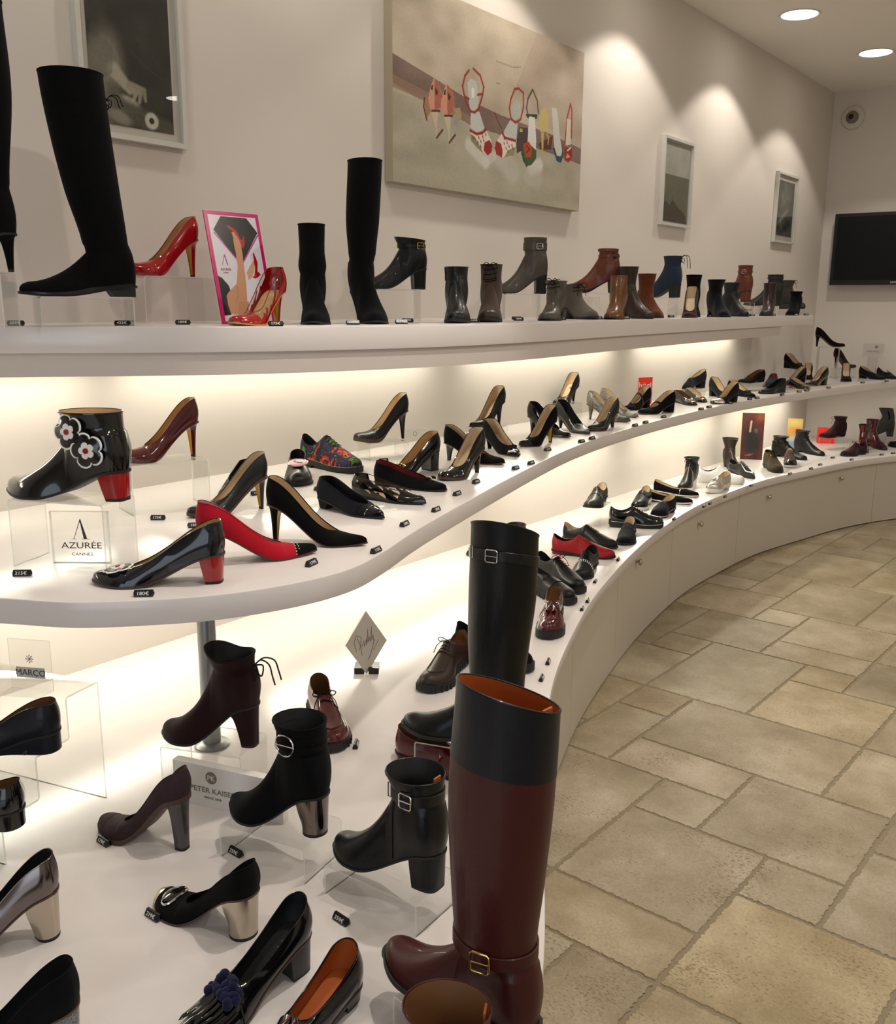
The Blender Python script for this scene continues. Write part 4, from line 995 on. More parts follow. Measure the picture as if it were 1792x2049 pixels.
P.seg(0.5623,0.1282,0.6224,0.1611,0.0195,(206, 204, 198),0.6,.3)
P.poly([(0.1957,0.2985),(0.2069,0.3402),(0.2295,0.3806),(0.2584,0.3657),(0.2762,0.3384),(0.2754,0.2910),(0.2591,0.2732),(0.2186,0.2687),(0.2014,0.2794)],(206, 146, 122),1)
P.poly([(0.2324,0.3778),(0.2584,0.3657),(0.2762,0.3317),(0.2708,0.2869),(0.2359,0.2713)],(170, 98, 74),1)
P.poly([(0.2154,0.3516),(0.2267,0.3602),(0.2240,0.3398),(0.2114,0.3377)],(50, 50, 24),1)
P.poly([(0.2383,0.3522),(0.2557,0.3384),(0.2471,0.3236),(0.2384,0.3288)],(60, 40, 26),1)
P.line([(0.2198,0.2672),(0.2650,0.2741)],0.004,(70, 44, 44),1)
P.poly([(0.2158,0.2632),(0.2563,0.2694),(0.2491,0.2123),(0.2493,0.1782),(0.2435,0.1775),(0.2409,0.2112)],(200, 184, 160),1)
P.line([(0.2481,0.1781),(0.2832,0.2102)],0.004,(90, 52, 40),1)
P.poly([(0.2707,0.2936),(0.2821,0.3360),(0.3053,0.3771),(0.3353,0.3619),(0.3538,0.3342),(0.3533,0.2859),(0.3365,0.2678),(0.2946,0.2633),(0.2767,0.2742)],(206, 146, 122),1)
P.poly([(0.3083,0.3743),(0.3353,0.3619),(0.3539,0.3273),(0.3485,0.2817),(0.3125,0.2659)],(170, 98, 74),1)
P.poly([(0.2908,0.3476),(0.3026,0.3564),(0.2998,0.3356),(0.2868,0.3335)],(50, 50, 24),1)
P.poly([(0.3145,0.3482),(0.3327,0.3342),(0.3238,0.3191),(0.3148,0.3244)],(60, 40, 26),1)
P.line([(0.2958,0.2617),(0.3426,0.2687)],0.004,(70, 44, 44),1)
P.poly([(0.2917,0.2577),(0.3335,0.2639),(0.3264,0.2058),(0.3268,0.1711),(0.3207,0.1704),(0.3179,0.2047)],(200, 184, 160),1)
P.line([(0.3256,0.1710),(0.3617,0.2037)],0.004,(90, 52, 40),1)
P.poly([(0.1731,0.3015),(0.1928,0.3113),(0.2129,0.2645),(0.1845,0.2301),(0.1760,0.2489)],(160, 120, 84),1)
P.poly([(0.3543,0.2964),(0.3910,0.3055),(0.4009,0.2722),(0.3795,0.2516),(0.3609,0.2628)],(168, 150, 96),1)
P.poly([(0.3486,0.2748),(0.3668,0.2810),(0.3797,0.2376),(0.3551,0.2376)],(150, 150, 140),1)
P.line([(0.1759,0.3053),(0.1703,0.2746),(0.1902,0.2309)],0.003,(80, 40, 30),1)
P.poly([(0.4361,0.3998),(0.4577,0.4210),(0.4896,0.4161),(0.5031,0.3903),(0.5105,0.3490),(0.5049,0.3125),(0.4570,0.2982),(0.4468,0.3353)],(190, 192, 184),1)
P.poly([(0.4602,0.2986),(0.5147,0.3105),(0.5522,0.2548),(0.5395,0.2367),(0.4744,0.2296),(0.4580,0.2487)],(196, 198, 192),1)
P.poly([(0.4616,0.3867),(0.4806,0.3900),(0.4814,0.3549),(0.4654,0.3523)],(226, 222, 208),1)
P.poly([(0.4583,0.2345),(0.5395,0.2367),(0.5624,0.2490),(0.6004,0.2139),(0.6013,0.1808),(0.5750,0.1555),(0.5147,0.1701),(0.4623,0.1958)],(222, 210, 198),1)
P.poly([(0.4586,0.2203),(0.4811,0.2162),(0.5142,0.1917),(0.5481,0.1596),(0.5081,0.1729),(0.4623,0.1958)],(140, 132, 104),1)
P.poly([(0.5537,0.2005),(0.5868,0.2157),(0.6077,0.1964),(0.6016,0.1698),(0.5750,0.1555),(0.5478,0.1705)],(150, 30, 26),1)
P.line([(0.4878,0.2099),(0.4905,0.2045)],0.0028,(120, 40, 34),1)
P.line([(0.5136,0.2170),(0.5164,0.2116)],0.0028,(120, 40, 34),1)
P.line([(0.5398,0.2241),(0.5426,0.2187)],0.0028,(120, 40, 34),1)
P.line([(0.5075,0.1981),(0.5103,0.1927)],0.0028,(120, 40, 34),1)
P.line([(0.5275,0.1862),(0.5303,0.1807)],0.0028,(120, 40, 34),1)
P.line([(0.5594,0.2340),(0.5623,0.2286)],0.0028,(120, 40, 34),1)
P.line([(0.4748,0.2118),(0.4775,0.2064)],0.0028,(120, 40, 34),1)
P.line([(0.5271,0.2043),(0.5298,0.1988)],0.0028,(120, 40, 34),1)
P.line([(0.5468,0.2105),(0.5496,0.2050)],0.0028,(120, 40, 34),1)
P.line([(0.4446,0.4464),(0.4200,0.4229),(0.4052,0.3841),(0.4150,0.3580),(0.4312,0.3258),(0.4601,0.3022),(0.4857,0.3025),(0.5112,0.3206),(0.5360,0.3745),(0.5431,0.4041),(0.5180,0.4422),(0.4728,0.4578)],0.0042,(146, 44, 28),1)
P.line([(0.4214,0.3486),(0.4465,0.3457)],0.004,(146, 44, 28),1)
P.line([(0.5036,0.3691),(0.5359,0.3780)],0.004,(146, 44, 28),1)
P.line([(0.4583,0.2328),(0.5004,0.2260),(0.5362,0.2345),(0.5623,0.2508)],0.005,(146, 34, 26),1)
P.poly([(0.7551,0.3807),(0.7835,0.3909),(0.8056,0.3850),(0.8037,0.3432),(0.7756,0.3164),(0.7467,0.3196),(0.7420,0.3489)],(182, 186, 178),1)
P.poly([(0.7292,0.3096),(0.7869,0.3067),(0.7787,0.2410),(0.6964,0.2377),(0.6851,0.2585)],(192, 194, 188),1)
P.poly([(0.6748,0.2553),(0.7716,0.2362),(0.7763,0.2102),(0.7416,0.1716),(0.6780,0.1603),(0.6290,0.1694),(0.6213,0.1981)],(222, 210, 198),1)
P.poly([(0.7762,0.2140),(0.7630,0.1780),(0.6920,0.1619),(0.7193,0.1917)],(146, 136, 104),1)
P.poly([(0.6344,0.2183),(0.6693,0.2117),(0.6806,0.1869),(0.6781,0.1584),(0.6360,0.1665),(0.6229,0.1909)],(152, 32, 26),1)
P.line([(0.6901,0.2181),(0.6924,0.2124)],0.0028,(110, 40, 34),1)
P.line([(0.7110,0.2246),(0.7134,0.2188)],0.0028,(110, 40, 34),1)
P.line([(0.7258,0.2114),(0.7281,0.2056)],0.0028,(110, 40, 34),1)
P.line([(0.7048,0.2012),(0.7071,0.1954)],0.0028,(110, 40, 34),1)
P.line([(0.7470,0.2179),(0.7494,0.2121)],0.0028,(110, 40, 34),1)
P.line([(0.7546,0.2074),(0.7570,0.2017)],0.0028,(110, 40, 34),1)
P.line([(0.7193,0.1917),(0.7217,0.1859)],0.0028,(110, 40, 34),1)
P.line([(0.6894,0.2367),(0.6917,0.2310)],0.0028,(110, 40, 34),1)
P.line([(0.7601,0.4337),(0.7332,0.3921),(0.7240,0.3535),(0.7360,0.3181),(0.7688,0.3059),(0.8081,0.3249),(0.8279,0.3772),(0.8242,0.4295),(0.7887,0.4404),(0.7601,0.4337)],0.0042,(150, 50, 36),1)
P.line([(0.6748,0.2553),(0.6964,0.2377),(0.7716,0.2362)],0.005,(146, 34, 26),1)
P.line([(0.6209,0.3212),(0.6459,0.2901),(0.6708,0.2696)],0.003,(110, 60, 30),1)
P.poly([(0.7985,0.2931),(0.8650,0.2986),(0.8648,0.2213),(0.7845,0.1882),(0.7793,0.2258)],(72, 52, 54),1)
P.poly([(0.8024,0.2880),(0.8243,0.2910),(0.8249,0.2777),(0.8029,0.2747)],(180, 168, 80),1)
P.poly([(0.9478,0.2475),(1.0644,0.2946),(1.0516,0.2367),(0.9645,0.2259)],(80, 40, 34),1)
P.line([(0.8916,0.4521),(0.8597,0.4126),(0.8504,0.3731),(0.8625,0.3520)],0.004,(66, 70, 34),1)
P.line([(0.8954,0.4527),(0.9314,0.4165),(0.9432,0.3680)],0.004,(66, 70, 34),1)
P.poly([(0.8439,0.3511),(0.9342,0.3628),(0.9350,0.3455),(0.8595,0.3363)],(24, 62, 52),1)
P.poly([(0.8703,0.3455),(0.9157,0.3484),(0.9318,0.2572),(0.9299,0.2176),(0.8648,0.2213),(0.8661,0.2757)],(214, 212, 206),1)
P.poly([(0.8199,0.2233),(0.8637,0.2444),(0.9338,0.2181),(0.9353,0.1867),(0.8983,0.1549),(0.8607,0.1467),(0.8297,0.1666)],(60, 84, 34),1)
P.poly([(0.8343,0.2329),(0.8750,0.2459),(0.8988,0.2255),(0.8930,0.1857),(0.8516,0.1808)],(176, 62, 26),1)
P.line([(0.8570,0.2280),(0.8802,0.2154),(0.8582,0.2010)],0.003,(90, 20, 16),1)
P.line([(0.8235,0.2238),(0.8227,0.1928),(0.8607,0.1467)],0.004,(20, 60, 44),1)
P.poly([(0.9641,0.3829),(0.9904,0.4025),(1.0196,0.3756),(1.0257,0.3370),(1.0038,0.3023),(0.9608,0.2964),(0.9449,0.3333)],(192, 172, 108),1)
P.poly([(0.9672,0.2953),(0.9921,0.2987),(0.9891,0.2369),(0.9843,0.1805),(0.9758,0.2352)],(188, 166, 96),1)
P.line([(1.0121,0.2955),(1.0312,0.2821),(1.0262,0.2575)],0.005,(180, 150, 50),1)
P.poly([(1.0497,0.4078),(1.0900,0.4101),(1.1097,0.3571),(1.1214,0.3022),(1.1508,0.2326),(1.1187,0.2124),(1.0849,0.2246),(1.0684,0.2951)],(196, 194, 184),1)
P.poly([(1.0632,0.2462),(1.0836,0.2467),(1.1017,0.2185),(1.1435,0.2153),(1.1477,0.2813),(1.1592,0.2336),(1.1408,0.1924),(1.1032,0.1942)],(30, 66, 84),1)
P.line([(1.2043,0.4461),(1.1789,0.3833),(1.1717,0.3008),(1.1643,0.2589)],0.0045,(158, 44, 30),1)
P.line([(1.2043,0.4461),(1.2188,0.4219),(1.2224,0.3075)],0.0045,(158, 44, 30),1)
P.poly([(1.1789,0.3833),(1.2131,0.3802),(1.2158,0.2778),(1.1738,0.2683)],(204, 194, 176),1)
P.poly([(1.1618,0.2586),(1.2295,0.2671),(1.2364,0.2305),(1.2040,0.1996),(1.1694,0.2060)],(140, 36, 28),1)
P.poly([(1.1928,0.2377),(1.2195,0.2243),(1.1773,0.2152)],(206, 150, 130),1)
P.line([(1.1920,0.2500),(1.2209,0.2660)],0.003,(235, 230, 225),1)
P.line([(0.6251,0.5133),(0.7498,0.5131),(0.7996,0.5241)],0.002,(120, 96, 78),0.5)
P.line([(0.6277,0.4330),(0.6549,0.4359)],0.002,(120, 100, 70),0.6)
P.line([(0.0960,0.3603),(0.1286,0.3303),(0.1177,0.3121)],0.0018,(130, 110, 84),0.5)
P.line([(0.1232,0.3488),(0.2069,0.3402)],0.0018,(130, 110, 84),0.5)
P.noise(.004,.035)
P.mesh('painted_surface',r,Matrix.Translation((0,-.0388,.001)),.75)
# television
t=tag(empty('television',(-1.745,WY-.035,1.665)),'flat black television on the back wall','television')
bm=bmesh.new(); box(bm,-.49,.49,-.055,-.018,0,.525); bevel(bm,.006,2); link('cabinet',bm,mat('tv_plastic',(10,11,13),.4),t,smooth=False)
bm=bmesh.new(); box(bm,-.465,.465,-.0565,-.054,.035,.50); link('screen',bm,mat('tv_screen',(8,12,15),.35,0,0,spec=.25),t,smooth=False)
bm=bmesh.new(); box(bm,-.2,.2,-.02,.010,.12,.42); link('wall_bracket',bm,mat('tv_plastic',(10,11,13),.4),t,smooth=False)
text('maker_name','SAMSUNG',.022,INKW,t,Matrix.Translation((0,-.057,.010))@UP)
# camera dome
c=tag(empty('security_camera',(-2.195,WY,2.885)),'round white security camera high on the back wall','camera')
def yl(name,prof,m,par):
    bm=bmesh.new(); lathe(bm,prof,32); bmesh.ops.transform(bm,matrix=Matrix.Rotation(PI/2,4,'X'),verts=bm.verts); return link(name,bm,m,par)
yl('base_plate',[(.085,0),(.085,.012),(.078,.022),(.05,.028)],mat('camera_plastic',(205,198,186),.4),c)
b=yl('lens_ball',[(.045,.02),(.045,.035),(.036,.05),(.02,.058),(.002,.06)],mat('camera_grey',(120,112,104),.4),c)
yl('lens',[(.018,.055),(.018,.064),(.002,.065)],MT['blk_p'],b)
# ---------------------------------------------------------------- shoes, risers, tags
SHOES=[{'hh': 0.075, 'th': 0.004, 'L': 0.22, 'up': 'blk_s', 'heel': 'slim', 'lin': 'blk_in', 'tv': 0.42, 'zA': 0.157, 'rings': [(0.179, 0.004, 0.08900000000000001, 0.034), (0.36, -0.015, 0.11, 0.055), (0.53, -0.01, 0.13999999999999999, 0.07)], 'toe': 'round', 'wb': 0.039, 'pw': 1.85, 'toeh': 0.024, 'hc': 0.05, 'hs': 0.05, 'hth': 0.05, 'wtop': 1.18, 'sole': 'rub_b', 'cuff': None, 'name': 'knee_boot', 'label': 'black tall boot cut by the left edge, on a riser on the upper shelf', 'loc': (-1.98, 1.0733, 1.56), 'yaw': -2.3626, 'group': 'shoes and boots on the upper shelf'},
{'hh': 0.022, 'th': 0.006, 'L': 0.272, 'up': 'blk_s', 'heel': 'flat', 'lin': 'blk_in', 'tv': 0.42, 'zA': 0.106, 'rings': [(0.128, 0.012, 0.12, 0.04), (0.25, 0.024, 0.152, 0.055), (0.38, 0.036, 0.176, 0.062), (0.515, 0.046, 0.192, 0.07)], 'toe': 'round', 'wb': 0.039, 'pw': 1.85, 'toeh': 0.024, 'hc': 0.05, 'hs': 0.05, 'hth': 0.05, 'wtop': 1.18, 'sole': 'blk_m', 'hm': 'rub_b', 'tilt': 0.0, 'k_': 0.93, 'deco': [('backbow', 0.465, 'blk_s', 0.9, 0.015), ('foxing', 0, 0.06, 'blk_m')], 'hq': 1.5, 'welt': 0.004, 'name': 'over_knee_boot', 'label': 'black suede over-the-knee boot with flat heel, on a riser left of the red patent pump', 'loc': (-1.9792, 1.3554, 1.511), 'yaw': -1.9416, 'group': 'shoes and boots on the upper shelf'},
{'hh': 0.088, 'th': 0.012, 'tv': 0.7, 'hc': 0.06, 'hs': 0.04, 'hth': 0.028, 'toeh': 0.017, 'toe': 'round', 'heel': 'slim', 'wb': 0.039, 'lin': 'tan_in', 'up': 'red_p', 'sole': 'red_lac', 'L': 0.205, 'bm_in': 'goldin', 'hq': 1.5, 'name': 'court_shoe', 'label': 'bright red patent platform pump with tan lining, on a riser left of the pink poster', 'loc': (-2.169, 1.686, 1.567), 'yaw': -1.7274, 'group': 'shoes and boots on the upper shelf'},
{'hh': 0.082, 'th': 0.003, 'tv': 0.7, 'hc': 0.06, 'hs': 0.04, 'hth': 0.028, 'toeh': 0.017, 'toe': 'round', 'heel': 'slim', 'wb': 0.037, 'lin': None, 'up': 'vinyl', 'sole': 'sole_t', 'L': 0.2, 'trim': 'red_p', 'hm': 'red_p', 'ins': 'tan_in', 'bm_in': 'goldin', 'deco': [('flames', 'red_p')], 'hq': 1.5, 'name': 'court_shoe', 'label': 'red patent pump with flame cut-outs over clear vinyl, in front of the pink poster', 'loc': (-1.8762, 1.7169, 1.445), 'yaw': -1.3572, 'group': 'shoes and boots on the upper shelf'},
{'hh': 0.05, 'th': 0.004, 'L': 0.225, 'up': 'blk_s', 'heel': 'block', 'lin': 'blk_in', 'tv': 0.42, 'zA': 0.132, 'rings': [(0.154, 0.006, 0.10200000000000001, 0.038), (0.19, 0.01, 0.1, 0.034), (0.262, 0.012, 0.104, 0.036)], 'toe': 'almond', 'wb': 0.039, 'pw': 1.85, 'toeh': 0.024, 'hc': 0.05, 'hs': 0.05, 'hth': 0.05, 'wtop': 1.18, 'sole': 'rub_b', 'name': 'ankle_boot', 'label': 'plain black suede sock boot, between the pink poster and the tall knee boot', 'loc': (-1.9497, 1.908, 1.445), 'yaw': -0.7833, 'group': 'shoes and boots on the upper shelf'},
{'hh': 0.088, 'th': 0.004, 'L': 0.21, 'up': 'blk_s', 'heel': 'slim', 'lin': 'blk_in', 'tv': 0.42, 'zA': 0.16999999999999998, 'rings': [(0.19199999999999998, 0.006, 0.096, 0.038), (0.28, 0.006, 0.116, 0.046), (0.436, 0.034, 0.156, 0.046)], 'toe': 'round', 'wb': 0.039, 'pw': 1.85, 'toeh': 0.024, 'hc': 0.05, 'hs': 0.05, 'hth': 0.05, 'wtop': 1.18, 'sole': 'rub_b', 'name': 'knee_boot', 'label': 'black suede stretch knee boot with slim heel, right of the black suede sock boot', 'loc': (-1.9228, 2.0637, 1.445), 'yaw': -0.58, 'group': 'shoes and boots on the upper shelf'},
{'hh': 0.065, 'th': 0.004, 'L': 0.225, 'up': 'blk_l', 'heel': 'block', 'lin': 'blk_in', 'tv': 0.42, 'zA': 0.131, 'rings': [(0.1463, 0.006, 0.098, 0.034), (0.165, 0.004, 0.109, 0.04)], 'toe': 'round', 'wb': 0.039, 'pw': 1.85, 'toeh': 0.024, 'hc': 0.05, 'hs': 0.05, 'hth': 0.05, 'wtop': 1.18, 'sole': 'rub_b', 'tilt': 0.01, 'deco': [('band', 0.142, 0.014, 'blk_l', 'gold', 0.3, 1)], 'name': 'ankle_boot', 'label': 'black leather boot with gold back buckle, on a riser right of the knee boot', 'loc': (-2.08, 2.5711, 1.548), 'yaw': -2.2211, 'group': 'shoes and boots on the upper shelf'},
{'hh': 0.04, 'th': 0.008, 'L': 0.235, 'up': 'dgreen_l', 'heel': 'block', 'lin': 'blk_in', 'tv': 0.42, 'zA': 0.126, 'rings': [(0.14400000000000002, 0.006, 0.094, 0.034), (0.166, 0.004, 0.098, 0.036)], 'toe': 'round', 'wb': 0.039, 'pw': 1.85, 'toeh': 0.024, 'hc': 0.05, 'hs': 0.05, 'hth': 0.05, 'wtop': 1.18, 'sole': 'rub_b', 'deco': [('zip', 0.09, 0.166, 0.5, -1)], 'name': 'ankle_boot', 'label': 'dark green-black leather ankle boot with side zip, left of the brown lace-up boot', 'loc': (-1.8388, 2.4271, 1.445), 'yaw': -0.9456, 'group': 'shoes and boots on the upper shelf'},
{'hh': 0.04, 'th': 0.01, 'L': 0.235, 'up': 'brown_s', 'heel': 'block', 'lin': 'blk_in', 'tv': 0.42, 'zA': 0.128, 'rings': [(0.15, 0.006, 0.1, 0.034), (0.183, 0.004, 0.096, 0.036)], 'toe': 'round', 'wb': 0.039, 'pw': 1.85, 'toeh': 0.024, 'hc': 0.05, 'hs': 0.05, 'hth': 0.05, 'wtop': 1.18, 'sole': 'rub_b', 'deco': [('slaces', 0.12, 0.18, 5, 'blk_s'), ('cap', 0.86, 'brown_l')], 'name': 'lace_boot', 'label': 'brown suede lace-up boot with hanging laces, on the upper shelf', 'loc': (-1.8696, 2.6657, 1.445), 'yaw': -1.0385, 'group': 'shoes and boots on the upper shelf'},
{'hh': 0.07, 'th': 0.004, 'L': 0.215, 'up': 'taupe_l', 'heel': 'block', 'lin': 'blk_in', 'tv': 0.42, 'zA': 0.15200000000000002, 'rings': [(0.17400000000000002, 0.006, 0.094, 0.034), (0.215, 0.004, 0.096, 0.04)], 'toe': 'round', 'wb': 0.039, 'pw': 1.85, 'toeh': 0.024, 'hc': 0.05, 'hs': 0.05, 'hth': 0.05, 'wtop': 1.18, 'sole': 'rub_b', 'hm': 'blk_l', 'deco': [('band', 0.182, 0.03, 'taupe_l', 'chrome', 0.35, 1)], 'name': 'ankle_boot', 'label': 'taupe leather ankle boot with wide strap and buckle, on a riser below the large painting', 'loc': (-2.0548, 3.308, 1.543), 'yaw': -2.413, 'group': 'shoes and boots on the upper shelf'},
{'hh': 0.05, 'th': 0.004, 'L': 0.225, 'up': 'taupe_l', 'heel': 'block', 'lin': 'blk_in', 'tv': 0.42, 'zA': 0.10600000000000001, 'rings': [(0.12130000000000002, 0.006, 0.094, 0.034), (0.14, 0.01, 0.11, 0.04)], 'toe': 'round', 'wb': 0.039, 'pw': 1.85, 'toeh': 0.024, 'hc': 0.05, 'hs': 0.05, 'hth': 0.05, 'wtop': 1.18, 'sole': 'rub_b', 'hm': 'rub_b', 'deco': [('slaces', 0.115, 0.14, 3, 'blk_s')], 'name': 'lace_boot', 'label': 'taupe leather lace-up bootie with bow laces, front of the taupe pair', 'loc': (-1.865, 3.0927, 1.445), 'yaw': -1.2544, 'group': 'shoes and boots on the upper shelf'},
{'hh': 0.045, 'th': 0.008, 'L': 0.235, 'up': 'taupe_s', 'heel': 'block', 'lin': 'blk_in', 'tv': 0.42, 'zA': 0.101, 'rings': [(0.11630000000000001, 0.006, 0.094, 0.034), (0.135, 0.004, 0.10400000000000001, 0.04)], 'toe': 'round', 'wb': 0.039, 'pw': 1.85, 'toeh': 0.024, 'hc': 0.05, 'hs': 0.05, 'hth': 0.05, 'wtop': 1.18, 'sole': 'rub_b', 'deco': [('slaces', 0.11, 0.135, 3, 'blk_s')], 'name': 'lace_boot', 'label': 'taupe suede lace-up bootie turned to the right, behind the taupe leather bootie', 'loc': (-2.0302, 3.4277, 1.445), 'yaw': -0.5499, 'group': 'shoes and boots on the upper shelf'},
{'hh': 0.055, 'th': 0.012, 'L': 0.235, 'up': 'cognac_l', 'heel': 'block', 'lin': 'blk_in', 'tv': 0.42, 'zA': 0.14500000000000002, 'rings': [(0.16525, 0.006, 0.09100000000000001, 0.034), (0.19, 0.012, 0.097, 0.04)], 'toe': 'round', 'wb': 0.039, 'pw': 1.85, 'toeh': 0.024, 'hc': 0.05, 'hs': 0.05, 'hth': 0.05, 'wtop': 1.18, 'sole': 'rub_b', 'hm': 'rub_b', 'deco': [('band', 0.16, 0.014, 'cognac_l', 'bronze_m', 0.25, 1), ('band', 0.185, 0.012, 'cognac_l')], 'name': 'ankle_boot', 'label': 'cognac leather ankle boot with back strap, on a riser above the tan boots', 'loc': (-2.0268, 3.87, 1.553), 'yaw': -2.6427, 'group': 'shoes and boots on the upper shelf'},
{'hh': 0.05, 'th': 0.004, 'L': 0.225, 'up': 'tanb_l', 'heel': 'block', 'lin': 'blk_in', 'tv': 0.42, 'zA': 0.132, 'rings': [(0.15, 0.006, 0.08600000000000001, 0.034), (0.172, 0.004, 0.079, 0.034)], 'toe': 'round', 'wb': 0.039, 'pw': 1.85, 'toeh': 0.024, 'hc': 0.05, 'hs': 0.05, 'hth': 0.05, 'wtop': 1.18, 'sole': 'rub_b', 'deco': [('elastic', 0.1, 0.19, 'rust_s', -1)], 'name': 'ankle_boot', 'label': 'glossy tan-brown ankle boot, front left of the brown boot trio', 'loc': (-1.8746, 3.5948, 1.445), 'yaw': -1.2578, 'group': 'shoes and boots on the upper shelf'},
{'hh': 0.045, 'th': 0.004, 'L': 0.24, 'up': 'brown_l', 'heel': 'block', 'lin': 'blk_in', 'tv': 0.42, 'zA': 0.127, 'rings': [(0.149, 0.006, 0.094, 0.034), (0.218, 0.004, 0.10400000000000001, 0.042)], 'toe': 'round', 'wb': 0.039, 'pw': 1.85, 'toeh': 0.024, 'hc': 0.05, 'hs': 0.05, 'hth': 0.05, 'wtop': 1.18, 'sole': 'rub_b', 'hm': 'rub_b', 'name': 'ankle_boot', 'label': 'dark brown leather boot with tall shaft, in the middle of the brown boot trio', 'loc': (-2.0043, 3.8451, 1.445), 'yaw': -0.5175, 'group': 'shoes and boots on the upper shelf'},
{'hh': 0.04, 'th': 0.004, 'L': 0.24, 'up': 'rust_s', 'heel': 'block', 'lin': 'blk_in', 'tv': 0.42, 'zA': 0.122, 'rings': [(0.144, 0.006, 0.094, 0.034), (0.2, 0.004, 0.10400000000000001, 0.042)], 'toe': 'round', 'wb': 0.039, 'pw': 1.85, 'toeh': 0.024, 'hc': 0.05, 'hs': 0.05, 'hth': 0.05, 'wtop': 1.18, 'sole': 'rub_b', 'name': 'ankle_boot', 'label': 'rust brown suede ankle boot, right of the brown boot trio', 'loc': (-2.0843, 4.2245, 1.445), 'yaw': -0.7923, 'group': 'shoes and boots on the upper shelf'},
{'hh': 0.06, 'th': 0.004, 'L': 0.225, 'up': 'blue_s', 'heel': 'block', 'lin': 'blk_in', 'tv': 0.42, 'zA': 0.14200000000000002, 'rings': [(0.164, 0.006, 0.09000000000000001, 0.034), (0.2, 0.004, 0.096, 0.04)], 'toe': 'round', 'wb': 0.039, 'pw': 1.85, 'toeh': 0.024, 'hc': 0.05, 'hs': 0.05, 'hth': 0.05, 'wtop': 1.18, 'sole': 'rub_b', 'hm': 'rub_b', 'deco': [('backbow', 0.19, 'blk_s', 1.1, 0.05)], 'name': 'ankle_boot', 'label': 'blue suede ankle boot with back drawstring, on a riser right of the brown boots', 'loc': (-2.0228, 4.5094, 1.54), 'yaw': 3.073, 'group': 'shoes and boots on the upper shelf'},
{'hh': 0.06, 'th': 0.004, 'L': 0.22, 'up': 'blk_s', 'heel': 'block', 'lin': 'blk_in', 'tv': 0.42, 'zA': 0.14200000000000002, 'rings': [(0.164, 0.006, 0.094, 0.034), (0.21, 0.004, 0.099, 0.04)], 'toe': 'round', 'wb': 0.039, 'pw': 1.85, 'toeh': 0.024, 'hc': 0.05, 'hs': 0.05, 'hth': 0.05, 'wtop': 1.18, 'sole': 'rub_b', 'deco': [('backbow', 0.19, 'blk_s', 0.8, 0.03)], 'name': 'ankle_boot', 'label': 'black suede bootie with side bow, behind the burgundy suede pump', 'loc': (-2.0657, 4.7737, 1.445), 'yaw': -1.1918, 'group': 'shoes and boots on the upper shelf'},
{'hh': 0.085, 'th': 0.003, 'tv': 0.7, 'hc': 0.06, 'hs': 0.04, 'hth': 0.028, 'toeh': 0.017, 'toe': 'almond', 'heel': 'slim', 'wb': 0.037, 'lin': 'beige_in', 'up': 'burg_s', 'sole': 'sole_b', 'L': 0.2, 'name': 'court_shoe', 'label': 'burgundy suede pump with nude lining facing the camera, on the upper shelf', 'loc': (-1.9308, 4.4495, 1.445), 'yaw': -1.2573, 'group': 'shoes and boots on the upper shelf'},
{'hh': 0.045, 'th': 0.004, 'L': 0.225, 'up': 'navy_s', 'heel': 'block', 'lin': 'blk_in', 'tv': 0.42, 'zA': 0.127, 'rings': [(0.149, 0.006, 0.094, 0.034), (0.188, 0.004, 0.114, 0.044)], 'toe': 'round', 'wb': 0.039, 'pw': 1.85, 'toeh': 0.024, 'hc': 0.05, 'hs': 0.05, 'hth': 0.05, 'wtop': 1.18, 'sole': 'rub_b', 'name': 'ankle_boot', 'label': 'navy suede block-heel ankle boot, left of the dark navy leather boot', 'loc': (-2.004, 4.8721, 1.445), 'yaw': -0.8528, 'group': 'shoes and boots on the upper shelf'},
{'hh': 0.035, 'th': 0.004, 'L': 0.24, 'up': 'navy_l', 'heel': 'block', 'lin': 'blk_in', 'tv': 0.42, 'zA': 0.117, 'rings': [(0.139, 0.006, 0.094, 0.034), (0.182, 0.004, 0.114, 0.044)], 'toe': 'round', 'wb': 0.039, 'pw': 1.85, 'toeh': 0.024, 'hc': 0.05, 'hs': 0.05, 'hth': 0.05, 'wtop': 1.18, 'sole': 'rub_b', 'name': 'ankle_boot', 'label': 'dark navy leather ankle boot pointing right, on the upper shelf', 'loc': (-2.0803, 5.2631, 1.445), 'yaw': -0.7185, 'group': 'shoes and boots on the upper shelf'},
{'hh': 0.06, 'th': 0.004, 'L': 0.225, 'up': 'cognac_l', 'heel': 'block', 'lin': 'blk_in', 'tv': 0.42, 'zA': 0.14200000000000002, 'rings': [(0.164, 0.006, 0.08800000000000001, 0.034), (0.205, 0.004, 0.08900000000000001, 0.04)], 'toe': 'round', 'wb': 0.039, 'pw': 1.85, 'toeh': 0.024, 'hc': 0.05, 'hs': 0.05, 'hth': 0.05, 'wtop': 1.18, 'sole': 'rub_b', 'deco': [('band', 0.17, 0.014, 'cognac_l', 'chrome', 0.25, 1)], 'name': 'ankle_boot', 'label': 'cognac leather buckled bootie, on a riser above the navy boots', 'loc': (-2.029, 5.4903, 1.525), 'yaw': 2.7995, 'group': 'shoes and boots on the upper shelf'},
